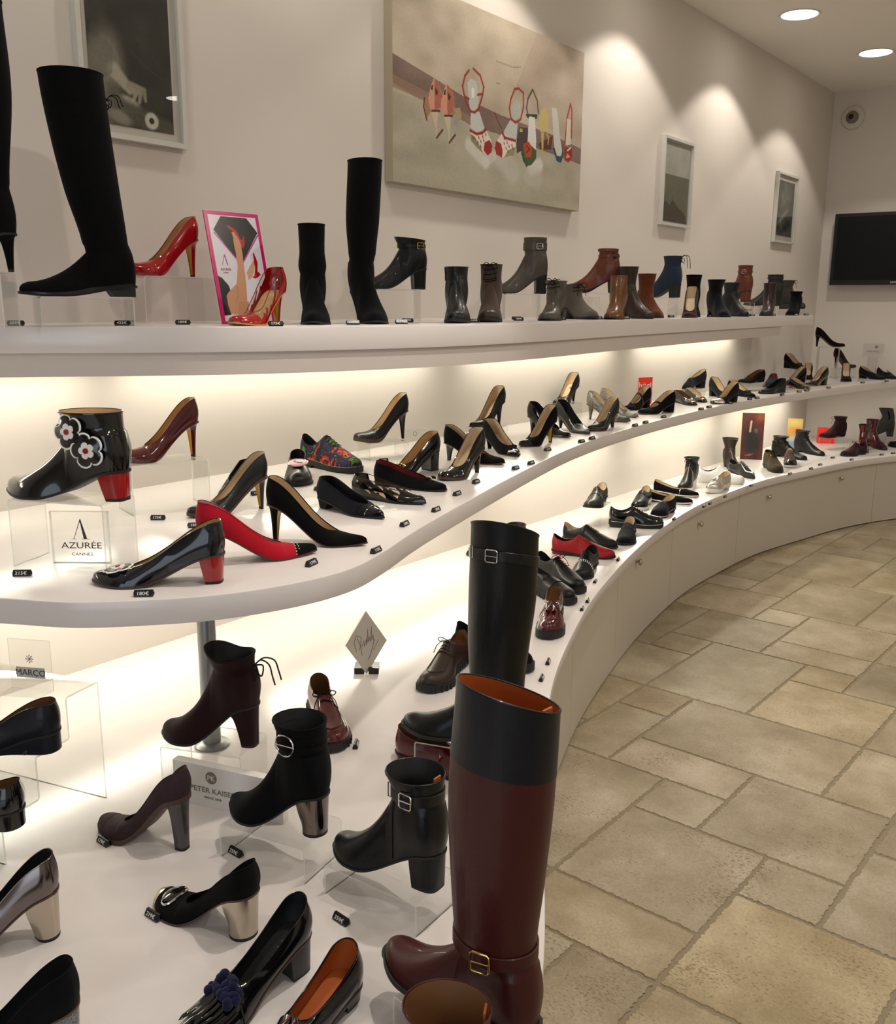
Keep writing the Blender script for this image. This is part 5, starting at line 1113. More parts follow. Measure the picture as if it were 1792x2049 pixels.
{'hh': 0.05, 'th': 0.004, 'L': 0.235, 'up': 'olive_l', 'heel': 'block', 'lin': 'blk_in', 'tv': 0.42, 'zA': 0.132, 'rings': [(0.154, 0.006, 0.094, 0.034), (0.19, 0.004, 0.099, 0.04)], 'toe': 'round', 'wb': 0.039, 'pw': 1.85, 'toeh': 0.024, 'hc': 0.05, 'hs': 0.05, 'hth': 0.05, 'wtop': 1.18, 'sole': 'rub_b', 'deco': [('band', 0.17, 0.014, 'olive_l', 'gunm', 0.25, 1)], 'name': 'ankle_boot', 'label': 'dark olive leather boot with strap, on a riser left of the grey lace-up boot', 'loc': (-2.0354, 6.0698, 1.503), 'yaw': -2.5827, 'group': 'shoes and boots on the upper shelf'},
{'hh': 0.035, 'th': 0.004, 'L': 0.235, 'up': 'brown_l', 'heel': 'block', 'lin': 'blk_in', 'tv': 0.42, 'zA': 0.117, 'rings': [(0.139, 0.006, 0.094, 0.034), (0.19, 0.004, 0.094, 0.038)], 'toe': 'round', 'wb': 0.039, 'pw': 1.85, 'toeh': 0.024, 'hc': 0.05, 'hs': 0.05, 'hth': 0.05, 'wtop': 1.18, 'sole': 'rub_b', 'deco': [('pull', 'beige_in')], 'name': 'ankle_boot', 'label': 'dark brown leather ankle boot seen from the toe, in front of the olive boot', 'loc': (-2.0138, 5.7924, 1.445), 'yaw': -1.3667, 'group': 'shoes and boots on the upper shelf'},
{'hh': 0.03, 'th': 0.014, 'L': 0.26, 'up': 'grey_s', 'heel': 'block', 'lin': 'blk_in', 'tv': 0.42, 'zA': 0.122, 'rings': [(0.144, 0.006, 0.094, 0.034), (0.185, 0.004, 0.114, 0.044)], 'toe': 'round', 'wb': 0.039, 'pw': 1.85, 'toeh': 0.024, 'hc': 0.05, 'hs': 0.05, 'hth': 0.05, 'wtop': 1.18, 'sole': 'rub_b', 'deco': [('slaces', 0.11, 0.18, 6, 'blk_s'), ('cap', 0.85, 'olive_l')], 'name': 'lace_boot', 'label': 'grey suede lace-up combat boot, on a riser at the right end of the upper shelf', 'loc': (-2.1715, 6.457, 1.485), 'yaw': 1.286, 'group': 'shoes and boots on the upper shelf'},
{'hh': 0.045, 'th': 0.004, 'L': 0.235, 'up': 'blk_s', 'heel': 'block', 'lin': 'blk_in', 'tv': 0.42, 'zA': 0.11599999999999999, 'rings': [(0.1313, 0.006, 0.094, 0.034), (0.15, 0.004, 0.10400000000000001, 0.04)], 'toe': 'round', 'wb': 0.039, 'pw': 1.85, 'toeh': 0.024, 'hc': 0.05, 'hs': 0.05, 'hth': 0.05, 'wtop': 1.18, 'sole': 'rub_b', 'name': 'ankle_boot', 'label': 'black suede cut-out bootie with pull loop, at the right end of the upper shelf', 'loc': (-2.0457, 6.3941, 1.445), 'yaw': -1.4368, 'group': 'shoes and boots on the upper shelf'},
{'hh': 0.05, 'th': 0.004, 'L': 0.245, 'up': 'blk_p', 'heel': 'block', 'lin': 'tan_in', 'tv': 0.42, 'zA': 0.119, 'rings': [(0.1343, 0.006, 0.11, 0.038), (0.153, 0.008, 0.12, 0.045)], 'toe': 'almond', 'wb': 0.039, 'pw': 1.85, 'toeh': 0.024, 'hc': 0.05, 'hs': 0.05, 'hth': 0.05, 'wtop': 1.18, 'sole': 'rub_b', 'hm': 'red_lac', 'bm_in': 'rub_b', 'hq': 2, 'k_': 1.15, 'hl': 0.014, 'hwd': 0.021, 'htl': 0.17, 'deco': [('flower', (0.08, 0.043, 0.122), (0.15, 1, 0.05), 0.03), ('flower', (0.044, 0.046, 0.092), (-0.05, 1, 0.0), 0.03), ('zip', 0.08, 0.155, 0.5, -1)], 'name': 'ankle_boot', 'label': 'black patent boot with two flower appliques and red heel, on a riser at left', 'loc': (-1.6284, 1.0699, 1.112), 'yaw': -2.7378, 'group': 'shoes on the middle shelf'},
{'hh': 0.084, 'th': 0.012, 'tv': 0.7, 'hc': 0.06, 'hs': 0.04, 'hth': 0.028, 'toeh': 0.017, 'toe': 'round', 'heel': 'slim', 'wb': 0.037, 'lin': 'tan_in', 'up': 'burg_p', 'sole': 'burg_p', 'L': 0.21, 'bm_in': 'goldin', 'hq': 1.5, 'name': 'court_shoe', 'label': 'dark red patent platform pump, on a riser behind the flower boot', 'loc': (-2.0339, 1.5554, 1.101), 'yaw': -1.859, 'group': 'shoes on the middle shelf'},
{'hh': 0.052, 'th': 0.003, 'tv': 0.72, 'hc': 0.06, 'hs': 0.04, 'hth': 0.028, 'toeh': 0.017, 'toe': 'round', 'heel': 'block', 'wb': 0.038, 'lin': 'yel_in', 'up': 'navy_p', 'sole': 'sole_b', 'L': 0.236, 'k_': 1.06, 'hl': 0.014, 'hwd': 0.02, 'htl': 0.17, 'hm': 'red_lac', 'bm_in': 'blk_p', 'hq': 2, 'deco': [('toeflower', 0.8, 0.027)], 'name': 'court_shoe', 'label': 'black patent pump with red heel and toe flower, at the shelf front', 'loc': (-1.4093, 1.125, 0.972), 'yaw': -2.4216, 'group': 'shoes on the middle shelf'},
{'hh': 0.072, 'th': 0.003, 'tv': 0.7, 'hc': 0.06, 'hs': 0.04, 'hth': 0.028, 'toeh': 0.017, 'toe': 'point', 'heel': 'slim', 'wb': 0.038, 'lin': 'grey_in', 'up': 'red_s', 'sole': 'sole_b', 'L': 0.25, 'hm': 'red_s', 'hq': 2, 'deco': [('cap', 0.8, 'blk_s'), ('studs', (0.8,), 'white_p', 0.15, 11, 0.0014), ('studs', (0.83,), 'white_p', 0.45, 7, 0.0013)], 'name': 'court_shoe', 'label': 'red suede pump with black studded toe, crossing behind the black patent flower pump', 'loc': (-1.5348, 1.1607, 0.972), 'yaw': 1.1077, 'group': 'shoes on the middle shelf'},
{'hh': 0.082, 'th': 0.008, 'tv': 0.7, 'hc': 0.06, 'hs': 0.04, 'hth': 0.028, 'toeh': 0.017, 'toe': 'almond', 'heel': 'slim', 'wb': 0.037, 'lin': 'beige_in', 'up': 'blk_m', 'sole': 'sole_b', 'L': 0.215, 'bm_in': 'goldin', 'hq': 1.5, 'name': 'court_shoe', 'label': 'black leather almond-toe pump with gilt heel, behind the red suede pump', 'loc': (-1.8544, 1.6272, 0.972), 'yaw': -1.8662, 'group': 'shoes on the middle shelf'},
{'hh': 0.008, 'th': 0.004, 'tv': 0.71, 'hc': 0.06, 'hs': 0.036, 'hth': 0.026, 'toeh': 0.017, 'toe': 'almond', 'heel': 'flat', 'wb': 0.038, 'lin': 'blk_in', 'up': 'blk_m', 'sole': 'rub_b', 'L': 0.24, 'spring': 0.004, 'deco': [('bow', 0.6, 'blk_s', 0.7)], 'name': 'ballerina_flat', 'label': 'black flat with tiny bow, half hidden behind the black almond-toe pump', 'loc': (-2.17, 1.8414, 0.972), 'yaw': -1.0233, 'group': 'shoes on the middle shelf'},
{'hh': 0.088, 'th': 0.003, 'tv': 0.69, 'hc': 0.06, 'hs': 0.04, 'hth': 0.028, 'toeh': 0.017, 'toe': 'point', 'heel': 'slim', 'wb': 0.037, 'lin': 'beige_in', 'up': 'blk_s', 'sole': 'sole_b', 'L': 0.225, 'bm_in': 'goldin', 'hq': 2, 'name': 'court_shoe', 'label': 'black suede pointed pump with nude lining, in front of the brooch loafer', 'loc': (-1.5748, 1.3856, 0.972), 'yaw': 0.5369, 'group': 'shoes on the middle shelf'},
{'hh': 0.012, 'th': 0.006, 'tv': 0.56, 'hc': 0.06, 'hs': 0.046, 'hth': 0.06, 'pw': 1.1, 'toeh': 0.026, 'toe': 'round', 'heel': 'flat', 'wb': 0.042, 'lin': 'blk_in', 'up': 'blk_m', 'sole': 'rub_b', 'L': 0.235, 'welt': 0.003, 'deco': [('emblem', 0.68, 'pink')], 'hq': 1.3, 'name': 'loafer', 'label': 'black slip-on with pink oval brooch, left of the floral brogue', 'loc': (-2.1712, 2.0422, 0.972), 'yaw': -0.8047, 'group': 'shoes on the middle shelf'},
{'hh': 0.012, 'th': 0.018, 'tv': 0.42, 'hc': 0.075, 'hs': 0.055, 'hth': 0.088, 'pw': 1.55, 'toeh': 0.026, 'toe': 'round', 'heel': 'flat', 'wb': 0.042, 'lin': 'blk_in', 'up': 'floral', 'sole': 'rub_b', 'L': 0.26, 'welt': 0.003, 'deco': [('laces', 0.44, 0.58, 4, 'blk_s', False), ('stripe', 0.0, 'sole_t', 0.0012)], 'hq': 1.3, 'name': 'lace_up_shoe', 'label': 'floral fabric lace-up shoe, beside the pink brooch slip-on', 'loc': (-2.2752, 2.1677, 0.972), 'yaw': -0.0307, 'group': 'shoes on the middle shelf'},
{'hh': 0.026, 'th': 0.004, 'tv': 0.71, 'hc': 0.052, 'hs': 0.036, 'hth': 0.026, 'toeh': 0.017, 'toe': 'point', 'heel': 'block', 'wb': 0.038, 'lin': 'navy_s', 'up': 'navy_s', 'sole': 'rub_b', 'L': 0.235, 'spring': 0.004, 'deco': [('cap', 0.8, 'blk_p'), ('line', 0.8, 'bronze_m', 0.0014)], 'hq': 1.5, 'hl': 0.017, 'hwd': 0.02, 'name': 'court_shoe', 'label': 'navy suede low pump with black patent toe cap, at the front edge', 'loc': (-1.759, 1.7356, 0.972), 'yaw': -0.07, 'group': 'shoes on the middle shelf'},
{'hh': 0.008, 'th': 0.004, 'tv': 0.71, 'hc': 0.052, 'hs': 0.036, 'hth': 0.026, 'toeh': 0.017, 'toe': 'point', 'heel': 'flat', 'wb': 0.038, 'lin': None, 'up': 'vinyl', 'sole': 'rub_b', 'L': 0.235, 'spring': 0.004, 'trim': 'blk_p', 'ins': 'tan_in', 'deco': [('flames', 'blk_p')], 'hq': 1.3, 'name': 'ballerina_flat', 'label': 'black patent flat with clear vinyl scrolls, behind the navy cap-toe pump', 'loc': (-1.7874, 1.8949, 0.972), 'yaw': 0.1077, 'group': 'shoes on the middle shelf'},
{'hh': 0.008, 'th': 0.004, 'tv': 0.71, 'hc': 0.06, 'hs': 0.036, 'hth': 0.026, 'toeh': 0.017, 'toe': 'almond', 'heel': 'flat', 'wb': 0.038, 'lin': 'red_in', 'up': 'blk_s', 'sole': 'rub_b', 'L': 0.24, 'spring': 0.004, 'deco': [('bow', 0.76, 'blk_s', 0.9, 'chrome')], 'hq': 1.3, 'name': 'ballerina_flat', 'label': 'black suede ballerina with bow and red lining, right of the floral lace-up shoe', 'loc': (-1.8614, 2.0668, 0.972), 'yaw': 0.1522, 'group': 'shoes on the middle shelf'},
{'hh': 0.09, 'th': 0.012, 'tv': 0.7, 'hc': 0.06, 'hs': 0.04, 'hth': 0.028, 'toeh': 0.017, 'toe': 'round', 'heel': 'stiletto', 'wb': 0.037, 'lin': 'beige_in', 'up': 'blk_m', 'sole': 'sole_b', 'L': 0.205, 'hq': 1.3, 'ins': 'beige_in', 'name': 'court_shoe', 'label': 'black leather platform stiletto pump, on a riser left of the gold-buckled pump', 'loc': (-2.143, 2.5411, 1.033), 'yaw': -1.9378, 'group': 'shoes on the middle shelf'},
{'hh': 0.062, 'th': 0.003, 'tv': 0.7, 'hc': 0.06, 'hs': 0.04, 'hth': 0.028, 'toeh': 0.017, 'toe': 'round', 'heel': 'block', 'wb': 0.038, 'lin': 'tan_in', 'up': 'blk_p', 'sole': 'sole_b', 'L': 0.225, 'deco': [('buckle', 0.74, 'gold', 0.024, 0.01, 0.0016)], 'hq': 1.3, 'name': 'court_shoe', 'label': 'black patent block-heel pump with gold buckle, on the middle shelf', 'loc': (-1.8837, 2.3874, 0.972), 'yaw': -1.7611, 'group': 'shoes on the middle shelf'},
{'hh': 0.078, 'th': 0.008, 'tv': 0.7, 'hc': 0.06, 'hs': 0.04, 'hth': 0.028, 'toeh': 0.017, 'toe': 'round', 'heel': 'slim', 'wb': 0.037, 'lin': 'beige_in', 'up': 'blk_p', 'sole': 'sole_b', 'L': 0.205, 'hq': 1.3, 'deco': [('label', '', 0.012, 'red_l')], 'name': 'court_shoe', 'label': 'black patent round-toe pump, in front of the black suede pointed pair', 'loc': (-1.7408, 2.4304, 0.972), 'yaw': -1.5695, 'group': 'shoes on the middle shelf'},
{'hh': 0.06, 'th': 0.003, 'tv': 0.7, 'hc': 0.06, 'hs': 0.04, 'hth': 0.028, 'toeh': 0.017, 'toe': 'almond', 'heel': 'slim', 'wb': 0.037, 'lin': 'beige_in', 'up': 'blk_s', 'sole': 'sole_b', 'L': 0.225, 'hm': 'blk_p', 'name': 'court_shoe', 'label': 'black suede almond-toe pump with patent heel, left behind the round-toe pump', 'loc': (-1.9773, 2.5508, 0.972), 'yaw': 0.1978, 'group': 'shoes on the middle shelf'},
{'hh': 0.05, 'th': 0.003, 'tv': 0.7, 'hc': 0.06, 'hs': 0.04, 'hth': 0.028, 'toeh': 0.017, 'toe': 'point', 'heel': 'slim', 'wb': 0.037, 'lin': 'beige_in', 'up': 'blk_s', 'sole': 'sole_b', 'L': 0.235, 'deco': [('cap', 0.8, 'blk_p'), ('bow', 0.76, 'blk_s', 0.7)], 'name': 'ballerina_flat', 'label': 'black suede pump with patent toe and bow, right one of the suede pair', 'loc': (-2.0214, 2.8675, 0.972), 'yaw': -0.4669, 'group': 'shoes on the middle shelf'},
{'hh': 0.092, 'th': 0.003, 'tv': 0.7, 'hc': 0.06, 'hs': 0.04, 'hth': 0.028, 'toeh': 0.017, 'toe': 'point', 'heel': 'stiletto', 'wb': 0.037, 'lin': 'beige_in', 'up': 'blk_m', 'sole': 'sole_b', 'L': 0.205, 'name': 'court_shoe', 'label': 'black leather pointed stiletto pump, on a riser second along the middle shelf', 'loc': (-2.1607, 3.1625, 1.025), 'yaw': -1.6296, 'group': 'shoes on the middle shelf'},
{'hh': 0.085, 'th': 0.003, 'tv': 0.7, 'hc': 0.06, 'hs': 0.04, 'hth': 0.028, 'toeh': 0.017, 'toe': 'point', 'heel': 'slim', 'wb': 0.037, 'lin': 'beige_in', 'up': 'blk_s', 'sole': 'sole_b', 'L': 0.2, 'deco': [('cap', 0.8, 'blk_p')], 'bm_in': 'goldin', 'name': 'court_shoe', 'label': 'black suede pump with shiny pointed toe, in front of the black patent pointed pump', 'loc': (-1.9163, 3.1661, 0.972), 'yaw': -1.7218, 'group': 'shoes on the middle shelf'},
{'hh': 0.07, 'th': 0.003, 'tv': 0.7, 'hc': 0.06, 'hs': 0.04, 'hth': 0.028, 'toeh': 0.017, 'toe': 'point', 'heel': 'stiletto', 'wb': 0.037, 'lin': 'blk_in', 'up': 'blk_p', 'sole': 'sole_b', 'L': 0.225, 'name': 'court_shoe', 'label': 'black patent pointed pump turned to the right, on the middle shelf', 'loc': (-2.1395, 3.3384, 0.972), 'yaw': -0.1536, 'group': 'shoes on the middle shelf'},
{'hh': 0.065, 'th': 0.003, 'tv': 0.7, 'hc': 0.06, 'hs': 0.04, 'hth': 0.028, 'toeh': 0.017, 'toe': 'point', 'heel': 'stiletto', 'wb': 0.037, 'lin': 'blk_in', 'up': 'blk_p', 'sole': 'sole_b', 'L': 0.225, 'deco': [('cap', 0.62, 'dsnake')], 'name': 'court_shoe', 'label': 'black-grey snakeskin-toe pump, behind the black patent pointed pump', 'loc': (-2.1171, 3.5369, 0.972), 'yaw': -0.3983, 'group': 'shoes on the middle shelf'},
{'hh': 0.076, 'th': 0.003, 'tv': 0.7, 'hc': 0.06, 'hs': 0.04, 'hth': 0.028, 'toeh': 0.017, 'toe': 'almond', 'heel': 'stiletto', 'wb': 0.037, 'lin': 'beige_in', 'up': 'blk_m', 'sole': 'sole_b', 'L': 0.205, 'deco': [('label', '', 0.012, 'red_l')], 'name': 'court_shoe', 'label': 'black leather pump with red maker patch, on a riser left of the snakeskin pumps', 'loc': (-2.2964, 3.9863, 1.045), 'yaw': -1.5297, 'group': 'shoes on the middle shelf'},
{'hh': 0.07, 'th': 0.006, 'tv': 0.7, 'hc': 0.06, 'hs': 0.04, 'hth': 0.028, 'toeh': 0.017, 'toe': 'almond', 'heel': 'slim', 'wb': 0.037, 'lin': 'beige_in', 'up': 'blk_m', 'sole': 'sole_b', 'L': 0.2, 'deco': [('label', '', 0.012, 'red_l')], 'name': 'court_shoe', 'label': 'dark leather slim-heel pump, in front of the silver snakeskin pumps', 'loc': (-1.9498, 3.7406, 0.972), 'yaw': -1.6638, 'group': 'shoes on the middle shelf'},
{'hh': 0.07, 'th': 0.003, 'tv': 0.7, 'hc': 0.06, 'hs': 0.04, 'hth': 0.028, 'toeh': 0.017, 'toe': 'point', 'heel': 'stiletto', 'wb': 0.037, 'lin': 'beige_in', 'up': 'snake', 'sole': 'sole_b', 'L': 0.225, 'deco': [('cap', 0.76, 'dsnake')], 'name': 'court_shoe', 'label': 'grey snakeskin stiletto with dark glitter toe, left of the silver snakeskin pump', 'loc': (-2.1973, 3.9354, 0.972), 'yaw': 0.007, 'group': 'shoes on the middle shelf'},
{'hh': 0.065, 'th': 0.003, 'tv': 0.7, 'hc': 0.06, 'hs': 0.04, 'hth': 0.028, 'toeh': 0.017, 'toe': 'point', 'heel': 'stiletto', 'wb': 0.037, 'lin': 'beige_in', 'up': 'snake', 'sole': 'sole_b', 'L': 0.225, 'name': 'court_shoe', 'label': 'silver snakeskin stiletto, behind the glitter-toe snakeskin pump', 'loc': (-2.2487, 4.162, 0.972), 'yaw': -0.1589, 'group': 'shoes on the middle shelf'},
{'hh': 0.05, 'th': 0.003, 'tv': 0.7, 'hc': 0.06, 'hs': 0.04, 'hth': 0.028, 'toeh': 0.017, 'toe': 'round', 'heel': 'block', 'wb': 0.038, 'lin': 'beige_in', 'up': 'blk_s', 'sole': 'sole_b', 'L': 0.225, 'deco': [('strap', 0.42, 0.01, 'blk_m', 0.018, None)], 'name': 'mary_jane_shoe', 'label': 'black suede bar shoe with raised strap, just left of the red sign card', 'loc': (-2.2088, 4.5996, 0.972), 'yaw': -1.6762, 'group': 'shoes on the middle shelf'},
{'hh': 0.045, 'th': 0.003, 'tv': 0.7, 'hc': 0.06, 'hs': 0.04, 'hth': 0.028, 'toeh': 0.017, 'toe': 'round', 'heel': 'block', 'wb': 0.038, 'lin': 'beige_in', 'up': 'blk_s', 'sole': 'sole_b', 'L': 0.235, 'deco': [('strap', 0.5, 0.012, 'blk_s', 0.006, None)], 'name': 'mary_jane_shoe', 'label': 'black suede bar shoe with block heel, in front of the gold-buckled flats', 'loc': (-2.0193, 4.4959, 0.972), 'yaw': -1.8995, 'group': 'shoes on the middle shelf'},
{'hh': 0.008, 'th': 0.004, 'tv': 0.71, 'hc': 0.052, 'hs': 0.036, 'hth': 0.026, 'toeh': 0.017, 'toe': 'almond', 'heel': 'flat', 'wb': 0.038, 'lin': 'brown_in', 'up': 'blk_p', 'sole': 'rub_b', 'L': 0.24, 'spring': 0.004, 'deco': [('buckle', 0.78, 'gold', 0.018, 0.008, 0.0016)], 'name': 'ballerina_flat', 'label': 'black patent flat with gold bar buckle, left one of the patent pair', 'loc': (-2.2327, 5.0065, 0.972), 'yaw': -0.7309, 'group': 'shoes on the middle shelf'},
{'hh': 0.008, 'th': 0.004, 'tv': 0.71, 'hc': 0.052, 'hs': 0.036, 'hth': 0.026, 'toeh': 0.017, 'toe': 'almond', 'heel': 'flat', 'wb': 0.038, 'lin': 'beige_in', 'up': 'blk_p', 'sole': 'rub_b', 'L': 0.24, 'spring': 0.004, 'deco': [('buckle', 0.78, 'gold', 0.018, 0.008, 0.0016)], 'name': 'ballerina_flat', 'label': 'black patent flat with gold bar buckle, right one of the patent pair', 'loc': (-2.2475, 5.2063, 0.972), 'yaw': -0.7949, 'group': 'shoes on the middle shelf'},
{'hh': 0.05, 'th': 0.003, 'tv': 0.55, 'hc': 0.06, 'hs': 0.045, 'hth': 0.055, 'toeh': 0.017, 'toe': 'round', 'heel': 'block', 'wb': 0.038, 'lin': 'beige_in', 'up': 'navy_s', 'sole': 'sole_b', 'L': 0.225, 'vt': 0.5, 'name': 'loafer', 'label': 'navy suede high-cut slip-on, on a riser above the gold-buckled flats', 'loc': (-2.2882, 5.5329, 1.012), 'yaw': -2.004, 'group': 'shoes on the middle shelf'},
{'hh': 0.05, 'th': 0.003, 'tv': 0.7, 'hc': 0.06, 'hs': 0.04, 'hth': 0.028, 'toeh': 0.017, 'toe': 'round', 'heel': 'block', 'wb': 0.038, 'lin': 'beige_in', 'up': 'navy_s', 'sole': 'sole_b', 'L': 0.215, 'deco': [('cap', 0.74, 'silver_l')], 'name': 'court_shoe', 'label': 'navy suede block pump with silver toe, in front of the navy suede pair', 'loc': (-1.9664, 5.2143, 0.972), 'yaw': -1.8158, 'group': 'shoes on the middle shelf'},
{'hh': 0.05, 'th': 0.003, 'tv': 0.7, 'hc': 0.06, 'hs': 0.04, 'hth': 0.028, 'toeh': 0.017, 'toe': 'round', 'heel': 'block', 'wb': 0.038, 'lin': 'beige_in', 'up': 'navy_s', 'sole': 'sole_b', 'L': 0.225, 'name': 'court_shoe', 'label': 'navy suede block-heel pump, left of the black bow flat', 'loc': (-2.2209, 5.4867, 0.972), 'yaw': -0.6607, 'group': 'shoes on the middle shelf'},
{'hh': 0.03, 'th': 0.004, 'tv': 0.71, 'hc': 0.052, 'hs': 0.036, 'hth': 0.026, 'toeh': 0.017, 'toe': 'round', 'heel': 'flat', 'wb': 0.038, 'lin': 'beige_in', 'up': 'blk_s', 'sole': 'rub_b', 'L': 0.25, 'spring': 0.004, 'deco': [('bow', 0.72, 'blk_s', 0.8)], 'name': 'ballerina_flat', 'label': 'black suede pointed flat with bow, behind the silver-toe pump', 'loc': (-2.1752, 5.6595, 0.972), 'yaw': -0.6162, 'group': 'shoes on the middle shelf'},
{'hh': 0.022, 'th': 0.004, 'tv': 0.71, 'hc': 0.052, 'hs': 0.036, 'hth': 0.026, 'toeh': 0.017, 'toe': 'round', 'heel': 'flat', 'wb': 0.038, 'lin': 'brown_in', 'up': 'blk_s', 'sole': 'rub_b', 'L': 0.235, 'spring': 0.004, 'name': 'ballerina_flat', 'label': 'black ballerina with brown lining, on a riser above the bow flat', 'loc': (-2.1294, 6.102, 1.024), 'yaw': -1.8788, 'group': 'shoes on the middle shelf'},
{'hh': 0.014, 'th': 0.006, 'tv': 0.52, 'hc': 0.06, 'hs': 0.046, 'hth': 0.056, 'pw': 1.35, 'toeh': 0.026, 'toe': 'round', 'heel': 'flat', 'wb': 0.042, 'lin': 'red_in', 'up': 'blue_s', 'sole': 'rub_b', 'L': 0.24, 'welt': 0.003, 'deco': [('foxing', 0, 0.3, 'red_l')], 'name': 'loafer', 'label': 'blue and red leather moccasin, behind the black wedge pump', 'loc': (-2.2006, 6.5232, 0.972), 'yaw': -1.3986, 'group': 'shoes on the middle shelf'},
{'hh': 0.03, 'th': 0.004, 'tv': 0.71, 'hc': 0.052, 'hs': 0.036, 'hth': 0.026, 'toeh': 0.017, 'toe': 'round', 'heel': 'wedge', 'wb': 0.038, 'lin': 'blk_in', 'up': 'blk_m', 'sole': 'rub_b', 'L': 0.235, 'spring': 0.004, 'name': 'court_shoe', 'label': 'black leather wedge pump, second wedge along the middle shelf, before the navy patent pumps', 'loc': (-1.9644, 6.022, 0.972), 'yaw': -1.8788, 'group': 'shoes on the middle shelf'},
{'hh': 0.008, 'th': 0.004, 'tv': 0.71, 'hc': 0.052, 'hs': 0.036, 'hth': 0.026, 'toeh': 0.017, 'toe': 'almond', 'heel': 'flat', 'wb': 0.038, 'lin': 'beige_in', 'up': 'navy_p', 'sole': 'sole_t', 'L': 0.24, 'spring': 0.004, 'deco': [('buckle', 0.78, 'gold', 0.016, 0.008, 0.0016)], 'name': 'ballerina_flat', 'label': 'navy patent flat with small gold buckle, in front of the navy patent pumps', 'loc': (-2.0436, 6.4185, 0.972), 'yaw': -0.8288, 'group': 'shoes on the middle shelf'},
{'hh': 0.06, 'th': 0.003, 'tv': 0.7, 'hc': 0.06, 'hs': 0.04, 'hth': 0.028, 'toeh': 0.017, 'toe': 'almond', 'heel': 'block', 'wb': 0.038, 'lin': 'beige_in', 'up': 'navy_p', 'sole': 'sole_b', 'L': 0.215, 'name': 'court_shoe', 'label': 'navy patent pump with beige lining, left one of the two navy patent pumps', 'loc': (-2.0614, 6.7371, 0.972), 'yaw': -2.0142, 'group': 'shoes on the middle shelf'},
{'hh': 0.05, 'th': 0.003, 'tv': 0.7, 'hc': 0.06, 'hs': 0.04, 'hth': 0.028, 'toeh': 0.017, 'toe': 'almond', 'heel': 'block', 'wb': 0.038, 'lin': 'beige_in', 'up': 'blk_s', 'sole': 'sole_b', 'L': 0.225, 'name': 'court_shoe', 'label': 'black suede pump facing the camera, between the two navy patent pumps', 'loc': (-2.2198, 7.3409, 0.972), 'yaw': -1.3301, 'group': 'shoes on the middle shelf'},
{'hh': 0.062, 'th': 0.003, 'tv': 0.7, 'hc': 0.06, 'hs': 0.04, 'hth': 0.028, 'toeh': 0.017, 'toe': 'almond', 'heel': 'block', 'wb': 0.038, 'lin': 'beige_in', 'up': 'navy_p', 'sole': 'sole_t', 'L': 0.22, 'name': 'court_shoe', 'label': 'navy patent block pump with pale sole, right one of the two navy patent pumps', 'loc': (-1.9292, 6.7811, 0.972), 'yaw': -1.8948, 'group': 'shoes on the middle shelf'},
{'hh': 0.045, 'th': 0.004, 'tv': 0.71, 'hc': 0.052, 'hs': 0.036, 'hth': 0.026, 'toeh': 0.017, 'toe': 'round', 'heel': 'wedge', 'wb': 0.038, 'lin': 'beige_in', 'up': 'blk_s', 'sole': 'rub_b', 'L': 0.215, 'spring': 0.004, 'deco': [('bow', 0.7, 'blk_s', 0.8)], 'name': 'court_shoe', 'label': 'black suede wedge with bow, on a tall riser below the end of the upper shelf', 'loc': (-2.25, 6.9, 1.072), 'yaw': -0.6557, 'group': 'shoes on the middle shelf'},
{'hh': 0.078, 'th': 0.006, 'tv': 0.7, 'hc': 0.06, 'hs': 0.04, 'hth': 0.028, 'toeh': 0.017, 'toe': 'round', 'heel': 'slim', 'wb': 0.037, 'lin': 'beige_in', 'up': 'blk_s', 'sole': 'sole_b', 'L': 0.215, 'name': 'court_shoe', 'label': 'black suede stiletto, on the tallest riser near the back corner', 'loc': (-2.2, 7.369, 1.207), 'yaw': 0.4626, 'group': 'shoes on the middle shelf'},
{'hh': 0.085, 'th': 0.003, 'tv': 0.7, 'hc': 0.06, 'hs': 0.04, 'hth': 0.028, 'toeh': 0.017, 'toe': 'point', 'heel': 'stiletto', 'wb': 0.037, 'lin': 'blk_in', 'up': 'burg_s', 'sole': 'sole_b', 'L': 0.2, 'name': 'court_shoe', 'label': 'dark burgundy stiletto with peep toe, on a riser near the back corner', 'loc': (-2.08, 7.4848, 1.047), 'yaw': 0.9214, 'group': 'shoes on the middle shelf'},
{'hh': 0.06, 'th': 0.003, 'tv': 0.7, 'hc': 0.06, 'hs': 0.04, 'hth': 0.028, 'toeh': 0.017, 'toe': 'almond', 'heel': 'block', 'wb': 0.038, 'lin': 'beige_in', 'up': 'burg_s', 'sole': 'sole_b', 'L': 0.22, 'deco': [('cap', 0.8, 'blk_s'), ('bow', 0.74, 'blk_s', 0.8)], 'name': 'court_shoe', 'label': 'burgundy and black pump with bow, below the burgundy stiletto', 'loc': (-1.9567, 7.3661, 0.972), 'yaw': -1.3024, 'group': 'shoes on the middle shelf'},
{'hh': 0.028, 'th': 0.003, 'tv': 0.55, 'hc': 0.06, 'hs': 0.04, 'hth': 0.04, 'toeh': 0.017, 'toe': 'round', 'heel': 'block', 'wb': 0.038, 'lin': 'beige_in', 'up': 'navy_s', 'sole': 'sole_b', 'L': 0.225, 'vt': 0.5, 'name': 'court_shoe', 'label': 'navy suede low pump at the end of the shelf, left one of the last pair', 'loc': (-1.9289, 7.6528, 0.972), 'yaw': -0.4562, 'group': 'shoes on the middle shelf'},
